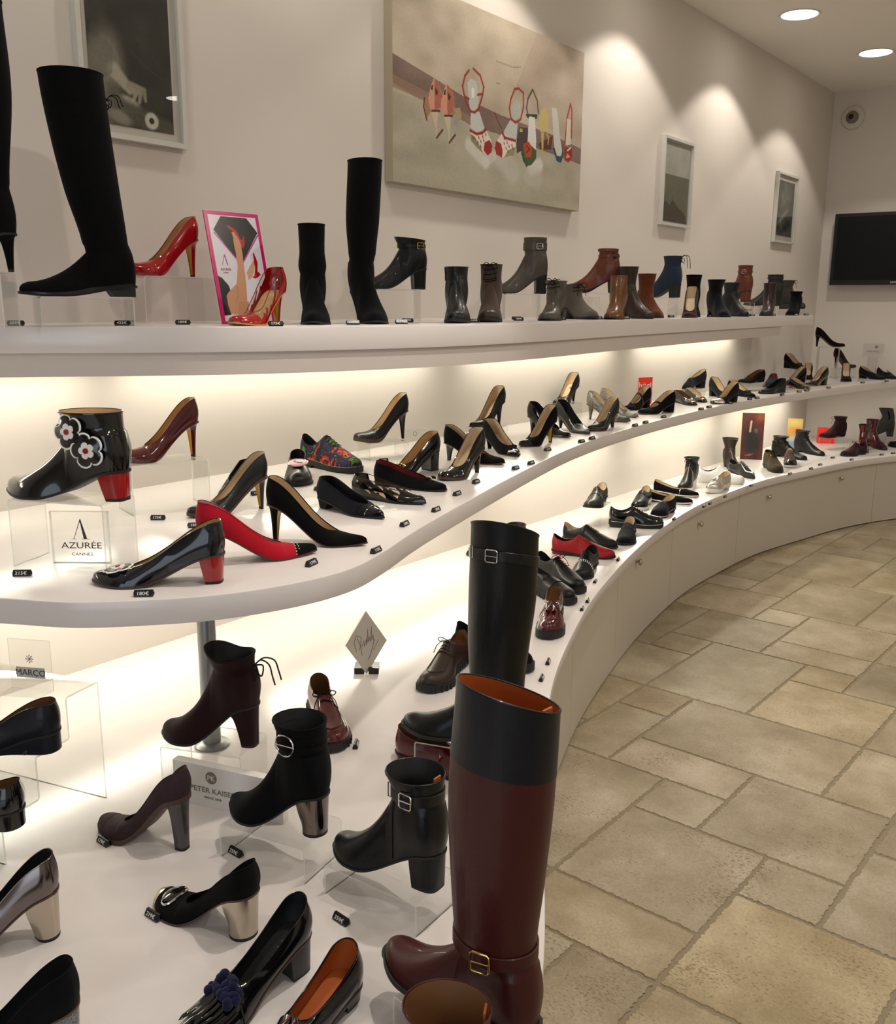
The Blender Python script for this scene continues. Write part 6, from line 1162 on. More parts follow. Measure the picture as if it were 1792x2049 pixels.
{'hh': 0.028, 'th': 0.003, 'tv': 0.62, 'hc': 0.06, 'hs': 0.04, 'hth': 0.04, 'toeh': 0.017, 'toe': 'round', 'heel': 'block', 'wb': 0.038, 'lin': 'beige_in', 'up': 'navy_s', 'sole': 'sole_b', 'L': 0.225, 'name': 'court_shoe', 'label': 'navy suede low pump at the end of the shelf, right one of the last pair', 'loc': (-1.8425, 7.8397, 0.972), 'yaw': -0.7994, 'group': 'shoes on the middle shelf'},
{'hh': 0.012, 'th': 0.008, 'tv': 0.42, 'hc': 0.064, 'hs': 0.05, 'hth': 0.076, 'pw': 1.55, 'toeh': 0.026, 'toe': 'almond', 'heel': 'flat', 'wb': 0.042, 'lin': 'blk_in', 'up': 'red_l', 'sole': 'rub_b', 'L': 0.265, 'welt': 0.003, 'deco': [('laces', 0.44, 0.6, 5, 'red_l', False), ('facing', 0.4, 0.6, 'red_l')], 'name': 'lace_up_shoe', 'label': 'red patent lace-up shoe, beside the black oxford', 'loc': (-1.9881, 3.3059, 0.48), 'yaw': 0.3027, 'group': 'shoes and boots on the lower deck'},
{'hh': 0.012, 'th': 0.008, 'tv': 0.42, 'hc': 0.064, 'hs': 0.05, 'hth': 0.076, 'pw': 1.55, 'toeh': 0.026, 'toe': 'almond', 'heel': 'flat', 'wb': 0.042, 'lin': 'beige_in', 'up': 'blk_l', 'sole': 'rub_b', 'L': 0.26, 'welt': 0.003, 'deco': [('laces', 0.44, 0.6, 5, 'blk_s', False)], 'name': 'lace_up_shoe', 'label': 'black leather oxford, behind the red lace-up shoe', 'loc': (-2.0612, 3.5226, 0.48), 'yaw': 0.0308, 'group': 'shoes and boots on the lower deck'},
{'hh': 0.008, 'th': 0.004, 'tv': 0.71, 'hc': 0.052, 'hs': 0.036, 'hth': 0.026, 'toeh': 0.017, 'toe': 'almond', 'heel': 'flat', 'wb': 0.038, 'lin': 'brown_in', 'up': 'burg_l', 'sole': 'rub_b', 'L': 0.23, 'spring': 0.004, 'name': 'loafer', 'label': 'small tan shoe half hidden, left of the tall black riding boot', 'loc': (-2.197, 3.2657, 0.48), 'yaw': -1.7463, 'group': 'shoes and boots on the lower deck'},
{'hh': 0.02, 'th': 0.004, 'L': 0.23, 'up': 'taupe_l', 'heel': 'flat', 'lin': 'blk_in', 'tv': 0.42, 'zA': 0.096, 'rings': [(0.11130000000000001, 0.006, 0.094, 0.034), (0.13, 0.004, 0.10400000000000001, 0.04)], 'toe': 'round', 'wb': 0.039, 'pw': 1.85, 'toeh': 0.024, 'hc': 0.05, 'hs': 0.05, 'hth': 0.05, 'wtop': 1.18, 'sole': 'rub_b', 'deco': [('band', 0.12, 0.012, 'taupe_l', 'chrome', 0.6, -1)], 'name': 'ankle_boot', 'label': 'taupe grey bootie with buckle, just right of the tall black riding boot', 'loc': (-2.12, 3.22, 0.48), 'yaw': -0.8961, 'group': 'shoes and boots on the lower deck'},
{'hh': 0.012, 'th': 0.008, 'tv': 0.42, 'hc': 0.064, 'hs': 0.05, 'hth': 0.076, 'pw': 1.55, 'toeh': 0.026, 'toe': 'almond', 'heel': 'flat', 'wb': 0.042, 'lin': 'blk_in', 'up': 'blk_l', 'sole': 'rub_b', 'L': 0.255, 'welt': 0.003, 'deco': [('studs', (0.62, 0.65), 'white_p', 0.3, 13, 0.0022), ('laces', 0.44, 0.56, 4, 'blk_s', False)], 'hq': 1.3, 'name': 'lace_up_shoe', 'label': 'black pointed lace-up with pearl studs, in front of the red lace-up shoe', 'loc': (-1.7633, 3.2476, 0.48), 'yaw': -1.3213, 'group': 'shoes and boots on the lower deck'},
{'hh': 0.012, 'th': 0.024, 'tv': 0.42, 'hc': 0.064, 'hs': 0.05, 'hth': 0.076, 'pw': 1.55, 'toeh': 0.026, 'toe': 'round', 'heel': 'flat', 'wb': 0.042, 'lin': 'blk_in', 'up': 'blk_l', 'sole': 'rub_b', 'L': 0.27, 'welt': 0.004, 'deco': [('lug',), ('laces', 0.44, 0.58, 4, 'blk_s', True)], 'name': 'lace_up_shoe', 'label': 'black chunky lace-up shoe, above the black chunky loafer beside the riding boot', 'loc': (-1.8446, 2.9731, 0.48), 'yaw': -0.4022, 'group': 'shoes and boots on the lower deck'},
{'hh': 0.012, 'th': 0.024, 'tv': 0.5, 'hc': 0.064, 'hs': 0.05, 'hth': 0.055, 'pw': 1.55, 'toeh': 0.026, 'toe': 'round', 'heel': 'flat', 'wb': 0.042, 'lin': 'blk_in', 'up': 'blk_l', 'sole': 'rub_b', 'L': 0.27, 'welt': 0.004, 'deco': [('lug',), ('saddle', 0.62, 0.03, 'blk_l')], 'name': 'loafer', 'label': 'black chunky loafer, below the black chunky lace-up beside the riding boot', 'loc': (-1.8139, 2.8192, 0.48), 'yaw': -0.3116, 'group': 'shoes and boots on the lower deck'},
{'hh': 0.012, 'th': 0.024, 'tv': 0.52, 'hc': 0.064, 'hs': 0.05, 'hth': 0.06, 'pw': 1.55, 'toeh': 0.026, 'toe': 'wide', 'heel': 'flat', 'wb': 0.042, 'lin': 'brown_in', 'up': 'burgl_p', 'sole': 'rub_b', 'L': 0.265, 'welt': 0.004, 'deco': [('tassel', 0.58, 'burgl_p'), ('saddle', 0.56, 0.022, 'burgl_p'), ('apron', 0.5, 0.88, 'burgl_p')], 'hq': 1.5, 'name': 'loafer', 'label': 'burgundy patent tassel loafer with thick sole, at the deck edge', 'loc': (-1.5613, 2.624, 0.48), 'yaw': -1.1226, 'group': 'shoes and boots on the lower deck'},
{'hh': 0.012, 'th': 0.024, 'tv': 0.42, 'hc': 0.064, 'hs': 0.05, 'hth': 0.076, 'pw': 1.55, 'toeh': 0.026, 'toe': 'round', 'heel': 'flat', 'wb': 0.042, 'lin': 'blk_in', 'up': 'blk_s', 'sole': 'rub_b', 'L': 0.26, 'welt': 0.004, 'deco': [('lug',)], 'name': 'loafer', 'label': 'black chunky lug-sole shoe, peeking out right of the tall black riding boot base', 'loc': (-1.5982, 2.1265, 0.48), 'yaw': 0.0263, 'group': 'shoes and boots on the lower deck'},
{'hh': 0.014, 'th': 0.006, 'tv': 0.5, 'hc': 0.06, 'hs': 0.046, 'hth': 0.065, 'pw': 1.35, 'toeh': 0.026, 'toe': 'wide', 'heel': 'flat', 'wb': 0.042, 'lin': 'beige_in', 'up': 'navy_s', 'sole': 'rub_b', 'L': 0.25, 'welt': 0.003, 'deco': [('saddle', 0.56, 0.026, 'navy_s', 'touch_strap'), ('saddle', 0.44, 0.022, 'navy_s', 'touch_strap')], 'name': 'loafer', 'label': 'navy suede touch-strap slipper, in front of the black patent lace-ups', 'loc': (-1.8958, 3.835, 0.48), 'yaw': -1.2272, 'group': 'shoes and boots on the lower deck'},
{'hh': 0.02, 'th': 0.006, 'tv': 0.46, 'hc': 0.06, 'hs': 0.046, 'hth': 0.072, 'pw': 1.35, 'toeh': 0.026, 'toe': 'wide', 'heel': 'flat', 'wb': 0.042, 'lin': 'beige_in', 'up': 'olive_l', 'sole': 'rub_b', 'L': 0.245, 'welt': 0.003, 'deco': [('saddle', 0.5, 0.022, 'blk_l', 'touch_strap'), ('saddle', 0.6, 0.022, 'blk_l', 'touch_strap')], 'name': 'lace_up_shoe', 'label': 'black double-strap shoe, on a riser beside the black patent sporty lace-up', 'loc': (-2.1474, 4.0312, 0.572), 'yaw': -1.3451, 'group': 'shoes and boots on the lower deck'},
{'hh': 0.012, 'th': 0.022, 'tv': 0.42, 'hc': 0.064, 'hs': 0.05, 'hth': 0.076, 'pw': 1.55, 'toeh': 0.026, 'toe': 'round', 'heel': 'flat', 'wb': 0.042, 'lin': 'blk_in', 'up': 'blk_p', 'sole': 'rub_b', 'L': 0.25, 'welt': 0.003, 'deco': [('laces', 0.42, 0.6, 5, 'blk_s', True), ('stripe', 0.004, 'rub_w', 0.002)], 'name': 'sneaker', 'label': 'black patent sporty lace-up with white sole line, behind the navy touch-strap slipper', 'loc': (-2.0349, 3.8944, 0.48), 'yaw': 0.5557, 'group': 'shoes and boots on the lower deck'},
{'hh': 0.014, 'th': 0.018, 'tv': 0.46, 'hc': 0.06, 'hs': 0.046, 'hth': 0.068, 'pw': 1.35, 'toeh': 0.026, 'toe': 'round', 'heel': 'flat', 'wb': 0.042, 'lin': 'beige_in', 'up': 'blk_m', 'sole': 'rub_w', 'L': 0.25, 'welt': 0.003, 'deco': [('saddle', 0.52, 0.024, 'blk_l', 'touch_strap')], 'name': 'loafer', 'label': 'black touch-strap shoe with white sole, behind the navy slip-on', 'loc': (-2.1413, 4.5082, 0.48), 'yaw': -1.3475, 'group': 'shoes and boots on the lower deck'},
{'hh': 0.014, 'th': 0.012, 'tv': 0.52, 'hc': 0.06, 'hs': 0.046, 'hth': 0.055, 'pw': 1.35, 'toeh': 0.026, 'toe': 'point', 'heel': 'flat', 'wb': 0.042, 'lin': 'beige_in', 'up': 'navy_s', 'sole': 'rub_b', 'L': 0.25, 'welt': 0.003, 'vt': 0.5, 'deco': [('stripe', 0.004, 'rub_w', 0.0022)], 'name': 'loafer', 'label': 'navy slip-on with white sole stripe, at the deck edge in front of the striped flats', 'loc': (-1.9526, 4.4104, 0.48), 'yaw': -1.5541, 'group': 'shoes and boots on the lower deck'},
{'hh': 0.008, 'th': 0.012, 'tv': 0.71, 'hc': 0.052, 'hs': 0.024, 'hth': 0.026, 'toeh': 0.017, 'toe': 'point', 'heel': 'flat', 'wb': 0.038, 'lin': 'beige_in', 'up': 'blk_s', 'sole': 'rub_b', 'L': 0.27, 'spring': 0.004, 'deco': [('line', 0.6, 'chrome', 0.002, 'silver_stripe'), ('line', 0.63, 'chrome', 0.002, 'silver_stripe'), ('line', 0.66, 'chrome', 0.002, 'silver_stripe'), ('stripe', 0.006, 'rub_w', 0.003)], 'name': 'ballerina_flat', 'label': 'black open-side flat with silver stripes, nearer of the striped pair', 'loc': (-2.1925, 4.5571, 0.48), 'yaw': 0.2006, 'group': 'shoes and boots on the lower deck'},
{'hh': 0.008, 'th': 0.012, 'tv': 0.71, 'hc': 0.052, 'hs': 0.024, 'hth': 0.026, 'toeh': 0.017, 'toe': 'point', 'heel': 'flat', 'wb': 0.038, 'lin': 'beige_in', 'up': 'blk_s', 'sole': 'rub_b', 'L': 0.26, 'spring': 0.004, 'deco': [('line', 0.62, 'chrome', 0.002, 'silver_stripe'), ('stripe', 0.006, 'rub_w', 0.003)], 'name': 'ballerina_flat', 'label': 'black open-side flat with white sole, farther of the striped pair', 'loc': (-2.238, 4.7999, 0.48), 'yaw': 0.0254, 'group': 'shoes and boots on the lower deck'},
{'hh': 0.03, 'th': 0.02, 'L': 0.25, 'up': 'blk_m', 'heel': 'wedge', 'lin': 'blk_in', 'tv': 0.42, 'zA': 0.128, 'rings': [(0.1469, 0.006, 0.094, 0.034), (0.17, 0.004, 0.10400000000000001, 0.044)], 'toe': 'round', 'wb': 0.039, 'pw': 1.85, 'toeh': 0.024, 'hc': 0.05, 'hs': 0.05, 'hth': 0.05, 'wtop': 1.18, 'sole': 'rub_w', 'hm': 'rub_w', 'deco': [('slaces', 0.12, 0.16, 5, 'blk_s'), ('line', 0.44, 'chrome', 0.002, 'silver_badge_line')], 'name': 'sneaker', 'label': 'black high-top wedge sneaker with square badge, behind the striped flats', 'loc': (-2.154, 5.1359, 0.48), 'yaw': -1.4297, 'group': 'shoes and boots on the lower deck'},
{'hh': 0.012, 'th': 0.018, 'tv': 0.42, 'hc': 0.064, 'hs': 0.05, 'hth': 0.076, 'pw': 1.55, 'toeh': 0.026, 'toe': 'round', 'heel': 'flat', 'wb': 0.042, 'lin': 'blk_in', 'up': 'white_l', 'sole': 'rub_w', 'L': 0.265, 'welt': 0.003, 'deco': [('laces', 0.44, 0.58, 4, 'white_l', True)], 'name': 'sneaker', 'label': 'white leather lace-up sneaker, behind the silver tassel loafer', 'loc': (-2.1716, 5.2467, 0.48), 'yaw': 0.4629, 'group': 'shoes and boots on the lower deck'},
{'hh': 0.014, 'th': 0.022, 'tv': 0.52, 'hc': 0.06, 'hs': 0.046, 'hth': 0.056, 'pw': 1.35, 'toeh': 0.026, 'toe': 'almond', 'heel': 'flat', 'wb': 0.042, 'lin': 'beige_in', 'up': 'silver_l', 'sole': 'rub_w', 'L': 0.245, 'welt': 0.003, 'deco': [('saddle', 0.56, 0.022, 'silver_l'), ('tassel', 0.58, 'silver_l')], 'name': 'loafer', 'label': 'silver metallic tassel loafer on thick white sole, at the deck edge', 'loc': (-1.9715, 5.1941, 0.48), 'yaw': -1.6385, 'group': 'shoes and boots on the lower deck'},
{'hh': 0.03, 'th': 0.004, 'L': 0.25, 'up': 'brown_l', 'heel': 'flat', 'lin': 'blk_in', 'tv': 0.42, 'zA': 0.112, 'rings': [(0.134, 0.006, 0.096, 0.034), (0.185, -0.01, 0.10500000000000001, 0.05)], 'toe': 'round', 'wb': 0.039, 'pw': 1.85, 'toeh': 0.024, 'hc': 0.05, 'hs': 0.05, 'hth': 0.05, 'wtop': 1.18, 'sole': 'rub_b', 'name': 'ankle_boot', 'label': 'dark brown ankle boot with flared top, behind the black pointed lace-up', 'loc': (-2.2682, 5.9413, 0.48), 'yaw': -0.9453, 'group': 'shoes and boots on the lower deck'},
{'hh': 0.012, 'th': 0.008, 'tv': 0.42, 'hc': 0.064, 'hs': 0.05, 'hth': 0.076, 'pw': 1.55, 'toeh': 0.026, 'toe': 'point', 'heel': 'flat', 'wb': 0.042, 'lin': 'blk_in', 'up': 'blk_p', 'sole': 'rub_b', 'L': 0.25, 'welt': 0.003, 'deco': [('laces', 0.44, 0.6, 5, 'chrome', False)], 'name': 'lace_up_shoe', 'label': 'black pointed lace-up with silver edging, between the white sneaker and the olive sneaker', 'loc': (-2.1469, 5.6976, 0.48), 'yaw': -0.6027, 'group': 'shoes and boots on the lower deck'},
{'hh': 0.012, 'th': 0.016, 'tv': 0.42, 'hc': 0.085, 'hs': 0.08, 'hth': 0.095, 'pw': 1.55, 'toeh': 0.026, 'toe': 'round', 'heel': 'flat', 'wb': 0.042, 'lin': 'blk_in', 'up': 'olive_s', 'sole': 'rub_b', 'L': 0.25, 'welt': 0.003, 'deco': [('laces', 0.42, 0.58, 5, 'blk_s', True, 'gold')], 'name': 'sneaker', 'label': 'olive suede high-top with gold eyelets, in front of the dark boot poster', 'loc': (-2.0489, 6.0609, 0.48), 'yaw': -0.9391, 'group': 'shoes and boots on the lower deck'},
{'hh': 0.014, 'th': 0.014, 'tv': 0.46, 'hc': 0.07, 'hs': 0.046, 'hth': 0.085, 'pw': 1.35, 'toeh': 0.026, 'toe': 'round', 'heel': 'flat', 'wb': 0.042, 'lin': 'beige_in', 'up': 'brown_s', 'sole': 'rub_w', 'L': 0.25, 'welt': 0.003, 'deco': [('saddle', 0.52, 0.022, 'rust_s', 'strap'), ('cap', 0.84, 'blk_p')], 'name': 'loafer', 'label': 'brown strap shoe with white sole edge, right of the olive high-top', 'loc': (-1.9901, 6.3278, 0.48), 'yaw': -1.2452, 'group': 'shoes and boots on the lower deck'},
{'hh': 0.02, 'th': 0.004, 'L': 0.27, 'up': 'blk_l', 'heel': 'flat', 'lin': 'blk_in', 'tv': 0.42, 'zA': 0.10200000000000001, 'rings': [(0.11910000000000001, 0.006, 0.094, 0.034), (0.14, 0.004, 0.114, 0.046)], 'toe': 'round', 'wb': 0.039, 'pw': 1.85, 'toeh': 0.024, 'hc': 0.05, 'hs': 0.05, 'hth': 0.05, 'wtop': 1.18, 'sole': 'rub_b', 'deco': [('band', 0.1, 0.014, 'blk_l', 'gunm', 0.4, -1)], 'name': 'ankle_boot', 'label': 'black buckled ankle boot, left of the black pair by the yellow card', 'loc': (-2.1824, 6.5645, 0.48), 'yaw': -0.2786, 'group': 'shoes and boots on the lower deck'},
{'hh': 0.02, 'th': 0.004, 'L': 0.27, 'up': 'blk_l', 'heel': 'flat', 'lin': 'blk_in', 'tv': 0.42, 'zA': 0.10200000000000001, 'rings': [(0.124, 0.006, 0.094, 0.034), (0.155, 0.004, 0.114, 0.046)], 'toe': 'round', 'wb': 0.039, 'pw': 1.85, 'toeh': 0.024, 'hc': 0.05, 'hs': 0.05, 'hth': 0.05, 'wtop': 1.18, 'sole': 'rub_b', 'deco': [('band', 0.11, 0.016, 'blk_m', None), ('band', 0.135, 0.016, 'blk_m', None)], 'name': 'lace_boot', 'label': 'black leather low boot with ankle wrap, right of the black pair by the yellow card', 'loc': (-2.1246, 6.8791, 0.48), 'yaw': -0.4827, 'group': 'shoes and boots on the lower deck'},
{'hh': 0.015, 'th': 0.008, 'L': 0.25, 'up': 'burg_s', 'heel': 'flat', 'lin': 'blk_in', 'tv': 0.42, 'zA': 0.101, 'rings': [(0.1208, 0.006, 0.094, 0.034), (0.145, 0.004, 0.10400000000000001, 0.044)], 'toe': 'round', 'wb': 0.039, 'pw': 1.85, 'toeh': 0.024, 'hc': 0.05, 'hs': 0.05, 'hth': 0.05, 'wtop': 1.18, 'sole': 'rub_b', 'deco': [('slaces', 0.11, 0.14, 3, 'blk_s')], 'name': 'lace_boot', 'label': 'burgundy leather lace-up bootie, on a riser over the small red box', 'loc': (-1.9037, 7.2828, 0.566), 'yaw': -2.0161, 'group': 'shoes and boots on the lower deck'},
{'hh': 0.05, 'th': 0.004, 'L': 0.235, 'up': 'grey_s', 'heel': 'block', 'lin': 'blk_in', 'tv': 0.42, 'zA': 0.132, 'rings': [(0.154, 0.006, 0.094, 0.034), (0.21, 0.02, 0.12000000000000001, 0.04)], 'toe': 'round', 'wb': 0.039, 'pw': 1.85, 'toeh': 0.024, 'hc': 0.05, 'hs': 0.05, 'hth': 0.05, 'wtop': 1.18, 'sole': 'rub_b', 'deco': [('elastic', 0.1, 0.2, 'blk_s', -1), ('elastic', 0.1, 0.2, 'blk_s', 1)], 'name': 'ankle_boot', 'label': 'grey leather heeled bootie with black elastic, on a riser near the right edge', 'loc': (-1.655, 7.7, 0.54), 'yaw': -2.8431, 'group': 'shoes and boots on the lower deck'},
{'hh': 0.03, 'th': 0.004, 'L': 0.245, 'up': 'burgl_p', 'heel': 'block', 'lin': 'blk_in', 'tv': 0.42, 'zA': 0.112, 'rings': [(0.134, 0.006, 0.094, 0.034), (0.185, 0.004, 0.114, 0.045)], 'toe': 'round', 'wb': 0.039, 'pw': 1.85, 'toeh': 0.024, 'hc': 0.05, 'hs': 0.05, 'hth': 0.05, 'wtop': 1.18, 'sole': 'rub_b', 'name': 'ankle_boot', 'label': 'burgundy patent ankle boot, left one of the burgundy patent pair', 'loc': (-1.767, 7.31, 0.48), 'yaw': -1.369, 'group': 'shoes and boots on the lower deck'},
{'hh': 0.03, 'th': 0.004, 'L': 0.26, 'up': 'burgl_p', 'heel': 'block', 'lin': 'blk_in', 'tv': 0.42, 'zA': 0.112, 'rings': [(0.134, 0.006, 0.094, 0.034), (0.2, 0.004, 0.114, 0.045)], 'toe': 'round', 'wb': 0.039, 'pw': 1.85, 'toeh': 0.024, 'hc': 0.05, 'hs': 0.05, 'hth': 0.05, 'wtop': 1.18, 'sole': 'rub_b', 'deco': [('cap', 0.7, 'burg_s')], 'name': 'ankle_boot', 'label': 'burgundy patent and suede boot pointing right, right one of the burgundy patent pair', 'loc': (-1.7984, 7.5219, 0.48), 'yaw': -0.821, 'group': 'shoes and boots on the lower deck'},
{'hh': 0.012, 'th': 0.008, 'tv': 0.42, 'hc': 0.064, 'hs': 0.05, 'hth': 0.076, 'pw': 1.55, 'toeh': 0.026, 'toe': 'round', 'heel': 'flat', 'wb': 0.042, 'lin': 'blk_in', 'up': 'burg_s', 'sole': 'rub_b', 'L': 0.25, 'welt': 0.003, 'deco': [('laces', 0.44, 0.56, 3, 'burg_s', True)], 'name': 'lace_up_shoe', 'label': 'burgundy suede lace-up shoe with bow, in front of the burgundy patent boots', 'loc': (-1.6972, 7.065, 0.48), 'yaw': -1.9336, 'group': 'shoes and boots on the lower deck'},
{'hh': 0.04, 'th': 0.003, 'tv': 0.5, 'hc': 0.06, 'hs': 0.04, 'hth': 0.05, 'toeh': 0.017, 'toe': 'almond', 'heel': 'block', 'wb': 0.038, 'lin': 'beige_in', 'up': 'blk_l', 'sole': 'sole_b', 'L': 0.235, 'name': 'court_shoe', 'label': 'black leather heeled shoe on a riser, cut by the right edge', 'loc': (-1.6648, 8.0674, 0.565), 'yaw': 2.5327, 'group': 'shoes and boots on the lower deck'},
{'hh': 0.014, 'th': 0.006, 'tv': 0.52, 'hc': 0.06, 'hs': 0.046, 'hth': 0.056, 'pw': 1.35, 'toeh': 0.026, 'toe': 'round', 'heel': 'flat', 'wb': 0.042, 'lin': 'beige_in', 'up': 'blk_l', 'sole': 'rub_b', 'L': 0.25, 'welt': 0.003, 'name': 'loafer', 'label': 'black flat shoe cut by the right edge, standing on the deck at the right edge', 'loc': (-1.4248, 7.5114, 0.48), 'yaw': 2.789, 'group': 'shoes and boots on the lower deck'},
{'hh': 0.012, 'th': 0.02, 'tv': 0.42, 'hc': 0.064, 'hs': 0.05, 'hth': 0.076, 'pw': 1.55, 'toeh': 0.026, 'toe': 'wide', 'heel': 'flat', 'wb': 0.042, 'lin': 'brown_in', 'up': 'brown_l', 'sole': 'rub_b', 'L': 0.265, 'welt': 0.004, 'deco': [('lug',), ('apron', 0.5, 0.9, 'brown_l'), ('facing', 0.42, 0.56, 'brown_l'), ('laces', 0.44, 0.56, 4, 'brown_l', True)], 'hq': 1.6, 'name': 'lace_up_shoe', 'label': 'brown leather moccasin-toe lace-up with lug sole, left of the tall black riding boot', 'loc': (-1.5471, 2.0874, 0.48), 'yaw': -1.322, 'group': 'shoes and boots on the lower deck'},
{'hh': 0.02, 'th': 0.008, 'L': 0.285, 'up': 'blk_l', 'heel': 'flat', 'lin': 'orange_in', 'tv': 0.43, 'zA': 0.106, 'rings': [(0.128, 0.01, 0.128, 0.047), (0.22, 0.002, 0.134, 0.054), (0.33, -0.01, 0.134, 0.059), (0.474, -0.012, 0.12999999999999998, 0.06)], 'toe': 'round', 'wb': 0.039, 'pw': 1.85, 'toeh': 0.024, 'hc': 0.05, 'hs': 0.05, 'hth': 0.05, 'wtop': 1.18, 'sole': 'rub_b', 'hq': 2, 'welt': 0.004, 'tilt': 0.01, 'tilty': 0.028, 'deco': [('band', 0.415, 0.022, 'blk_m', 'chrome', 0.55, 1, 'top_strap', (0.013, 0.013), 0.055)], 'name': 'riding_boot', 'label': 'tall black riding boot with top strap, on a riser behind the burgundy boot', 'loc': (-1.0027, 1.5879, 0.572), 'yaw': -2.819, 'group': 'shoes and boots on the lower deck'},
{'hh': 0.02, 'th': 0.008, 'L': 0.272, 'up': 'burg_l', 'heel': 'flat', 'lin': 'orange_in', 'tv': 0.43, 'zA': 0.106, 'rings': [(0.128, 0.01, 0.128, 0.047), (0.22, 0.002, 0.134, 0.055), (0.34, -0.008, 0.138, 0.06), (0.482, -0.012, 0.12400000000000001, 0.06)], 'toe': 'round', 'wb': 0.039, 'pw': 1.85, 'toeh': 0.024, 'hc': 0.05, 'hs': 0.05, 'hth': 0.05, 'wtop': 1.18, 'sole': 'rub_b', 'hq': 2, 'welt': 0.004, 'tilt': 0.012, 'tilty': 0.02, 'cuff': (0.395, 'navy_l'), 'deco': [('band', 0.128, 0.02, 'burg_l', 'gold', 0.38, 1, 'ankle_strap', (0.013, 0.014)), ('pull', 'orange_in'), ('foxing', 0, 0.05, 'rub_b')], 'name': 'riding_boot', 'label': 'tall burgundy riding boot with navy cuff, at the deck front', 'loc': (-0.5511, 0.9097, 0.545), 'yaw': 3.0567, 'group': 'shoes and boots on the lower deck'},
{'hh': 0.014, 'th': 0.006, 'tv': 0.52, 'hc': 0.06, 'hs': 0.046, 'hth': 0.056, 'pw': 1.35, 'toeh': 0.026, 'toe': 'round', 'heel': 'flat', 'wb': 0.042, 'lin': 'brown_in', 'up': 'burg_p', 'sole': 'rub_b', 'L': 0.25, 'welt': 0.003, 'deco': [('buckle', 0.6, 'gold', 0.012, 0.008, 0.0014)], 'name': 'loafer', 'label': 'red-brown patent loafer seen through acrylic, behind the riser of the tall black boot', 'loc': (-1.3091, 1.5218, 0.48), 'yaw': 0.0728, 'group': 'shoes and boots on the lower deck'},
{'hh': 0.04, 'th': 0.004, 'L': 0.235, 'up': 'burg_l', 'heel': 'block', 'lin': 'brown_in', 'tv': 0.42, 'zA': 0.122, 'rings': [(0.144, 0.006, 0.10200000000000001, 0.034), (0.19, 0.004, 0.112, 0.046)], 'toe': 'round', 'wb': 0.039, 'pw': 1.85, 'toeh': 0.024, 'hc': 0.05, 'hs': 0.05, 'hth': 0.05, 'wtop': 1.18, 'sole': 'rub_b', 'hq': 2, 'deco': [('pull', 'orange_in')], 'name': 'ankle_boot', 'label': 'burgundy leather boot top with tan pull tab, at the bottom edge of the photo', 'loc': (-0.5446, 0.8066, 0.48), 'yaw': -2.663, 'group': 'shoes and boots on the lower deck'},
{'hh': 0.012, 'th': 0.02, 'tv': 0.46, 'hc': 0.064, 'hs': 0.05, 'hth': 0.062, 'pw': 1.55, 'toeh': 0.026, 'toe': 'wide', 'heel': 'flat', 'wb': 0.042, 'lin': 'brown_in', 'up': 'burg_p', 'sole': 'rub_b', 'L': 0.265, 'welt': 0.004, 'deco': [('lug',), ('apron', 0.46, 0.92, 'burg_l'), ('laces', 0.44, 0.52, 2, 'blk_s', True)], 'hq': 1.6, 'name': 'loafer', 'label': 'burgundy patent boat shoe with lug sole, behind the black suede ring boot', 'loc': (-1.6424, 1.5917, 0.48), 'yaw': -0.6539, 'group': 'shoes and boots on the lower deck'},
{'hh': 0.085, 'th': 0.004, 'L': 0.212, 'up': 'dbrown_s', 'heel': 'block', 'lin': 'blk_in', 'tv': 0.42, 'zA': 0.158, 'rings': [(0.1733, 0.006, 0.096, 0.037), (0.192, 0.006, 0.10500000000000001, 0.045)], 'toe': 'round', 'wb': 0.039, 'pw': 1.85, 'toeh': 0.024, 'hc': 0.05, 'hs': 0.05, 'hth': 0.05, 'wtop': 1.18, 'sole': 'rub_b', 'hq': 2, 'hwd': 0.017, 'hl': 0.013, 'htl': 0.22, 'he': 0.6, 'k_': 1.06, 'dip': 0.006, 'tilt': 0.012, 'deco': [('backbow', 0.17, 'dbrown_s', 1.25, 0.03)], 'name': 'ankle_boot', 'label': 'dark brown suede drawstring bootie with high heel, on a riser beside the steel post', 'loc': (-1.4308, 1.211, 0.586), 'yaw': -2.7476, 'group': 'shoes and boots on the lower deck'},
{'hh': 0.077, 'th': 0.004, 'L': 0.222, 'up': 'blk_s', 'heel': 'cyl', 'lin': 'blk_in', 'tv': 0.42, 'zA': 0.159, 'rings': [(0.181, 0.006, 0.094, 0.038), (0.216, 0.004, 0.10400000000000001, 0.045)], 'toe': 'almond', 'wb': 0.039, 'pw': 1.85, 'toeh': 0.024, 'hc': 0.05, 'hs': 0.05, 'hth': 0.05, 'wtop': 1.18, 'sole': 'rub_b', 'hq': 2, 'hm': 'bronze_m', 'hl': 0.023, 'hwd': 0.024, 'deco': [('band', 0.183, 0.03, 'blk_s', None), ('band', 0.183, 0.004, 'blk_s', 'chrome', 0.55, 1, 'ring_strap', (0.02, 0.02), False, 0, True)], 'name': 'ankle_boot', 'label': 'black suede boot with silver ring and mirrored heel, in the middle of the lower deck', 'loc': (-1.1197, 1.0986, 0.549), 'yaw': -2.9525, 'group': 'shoes and boots on the lower deck'},
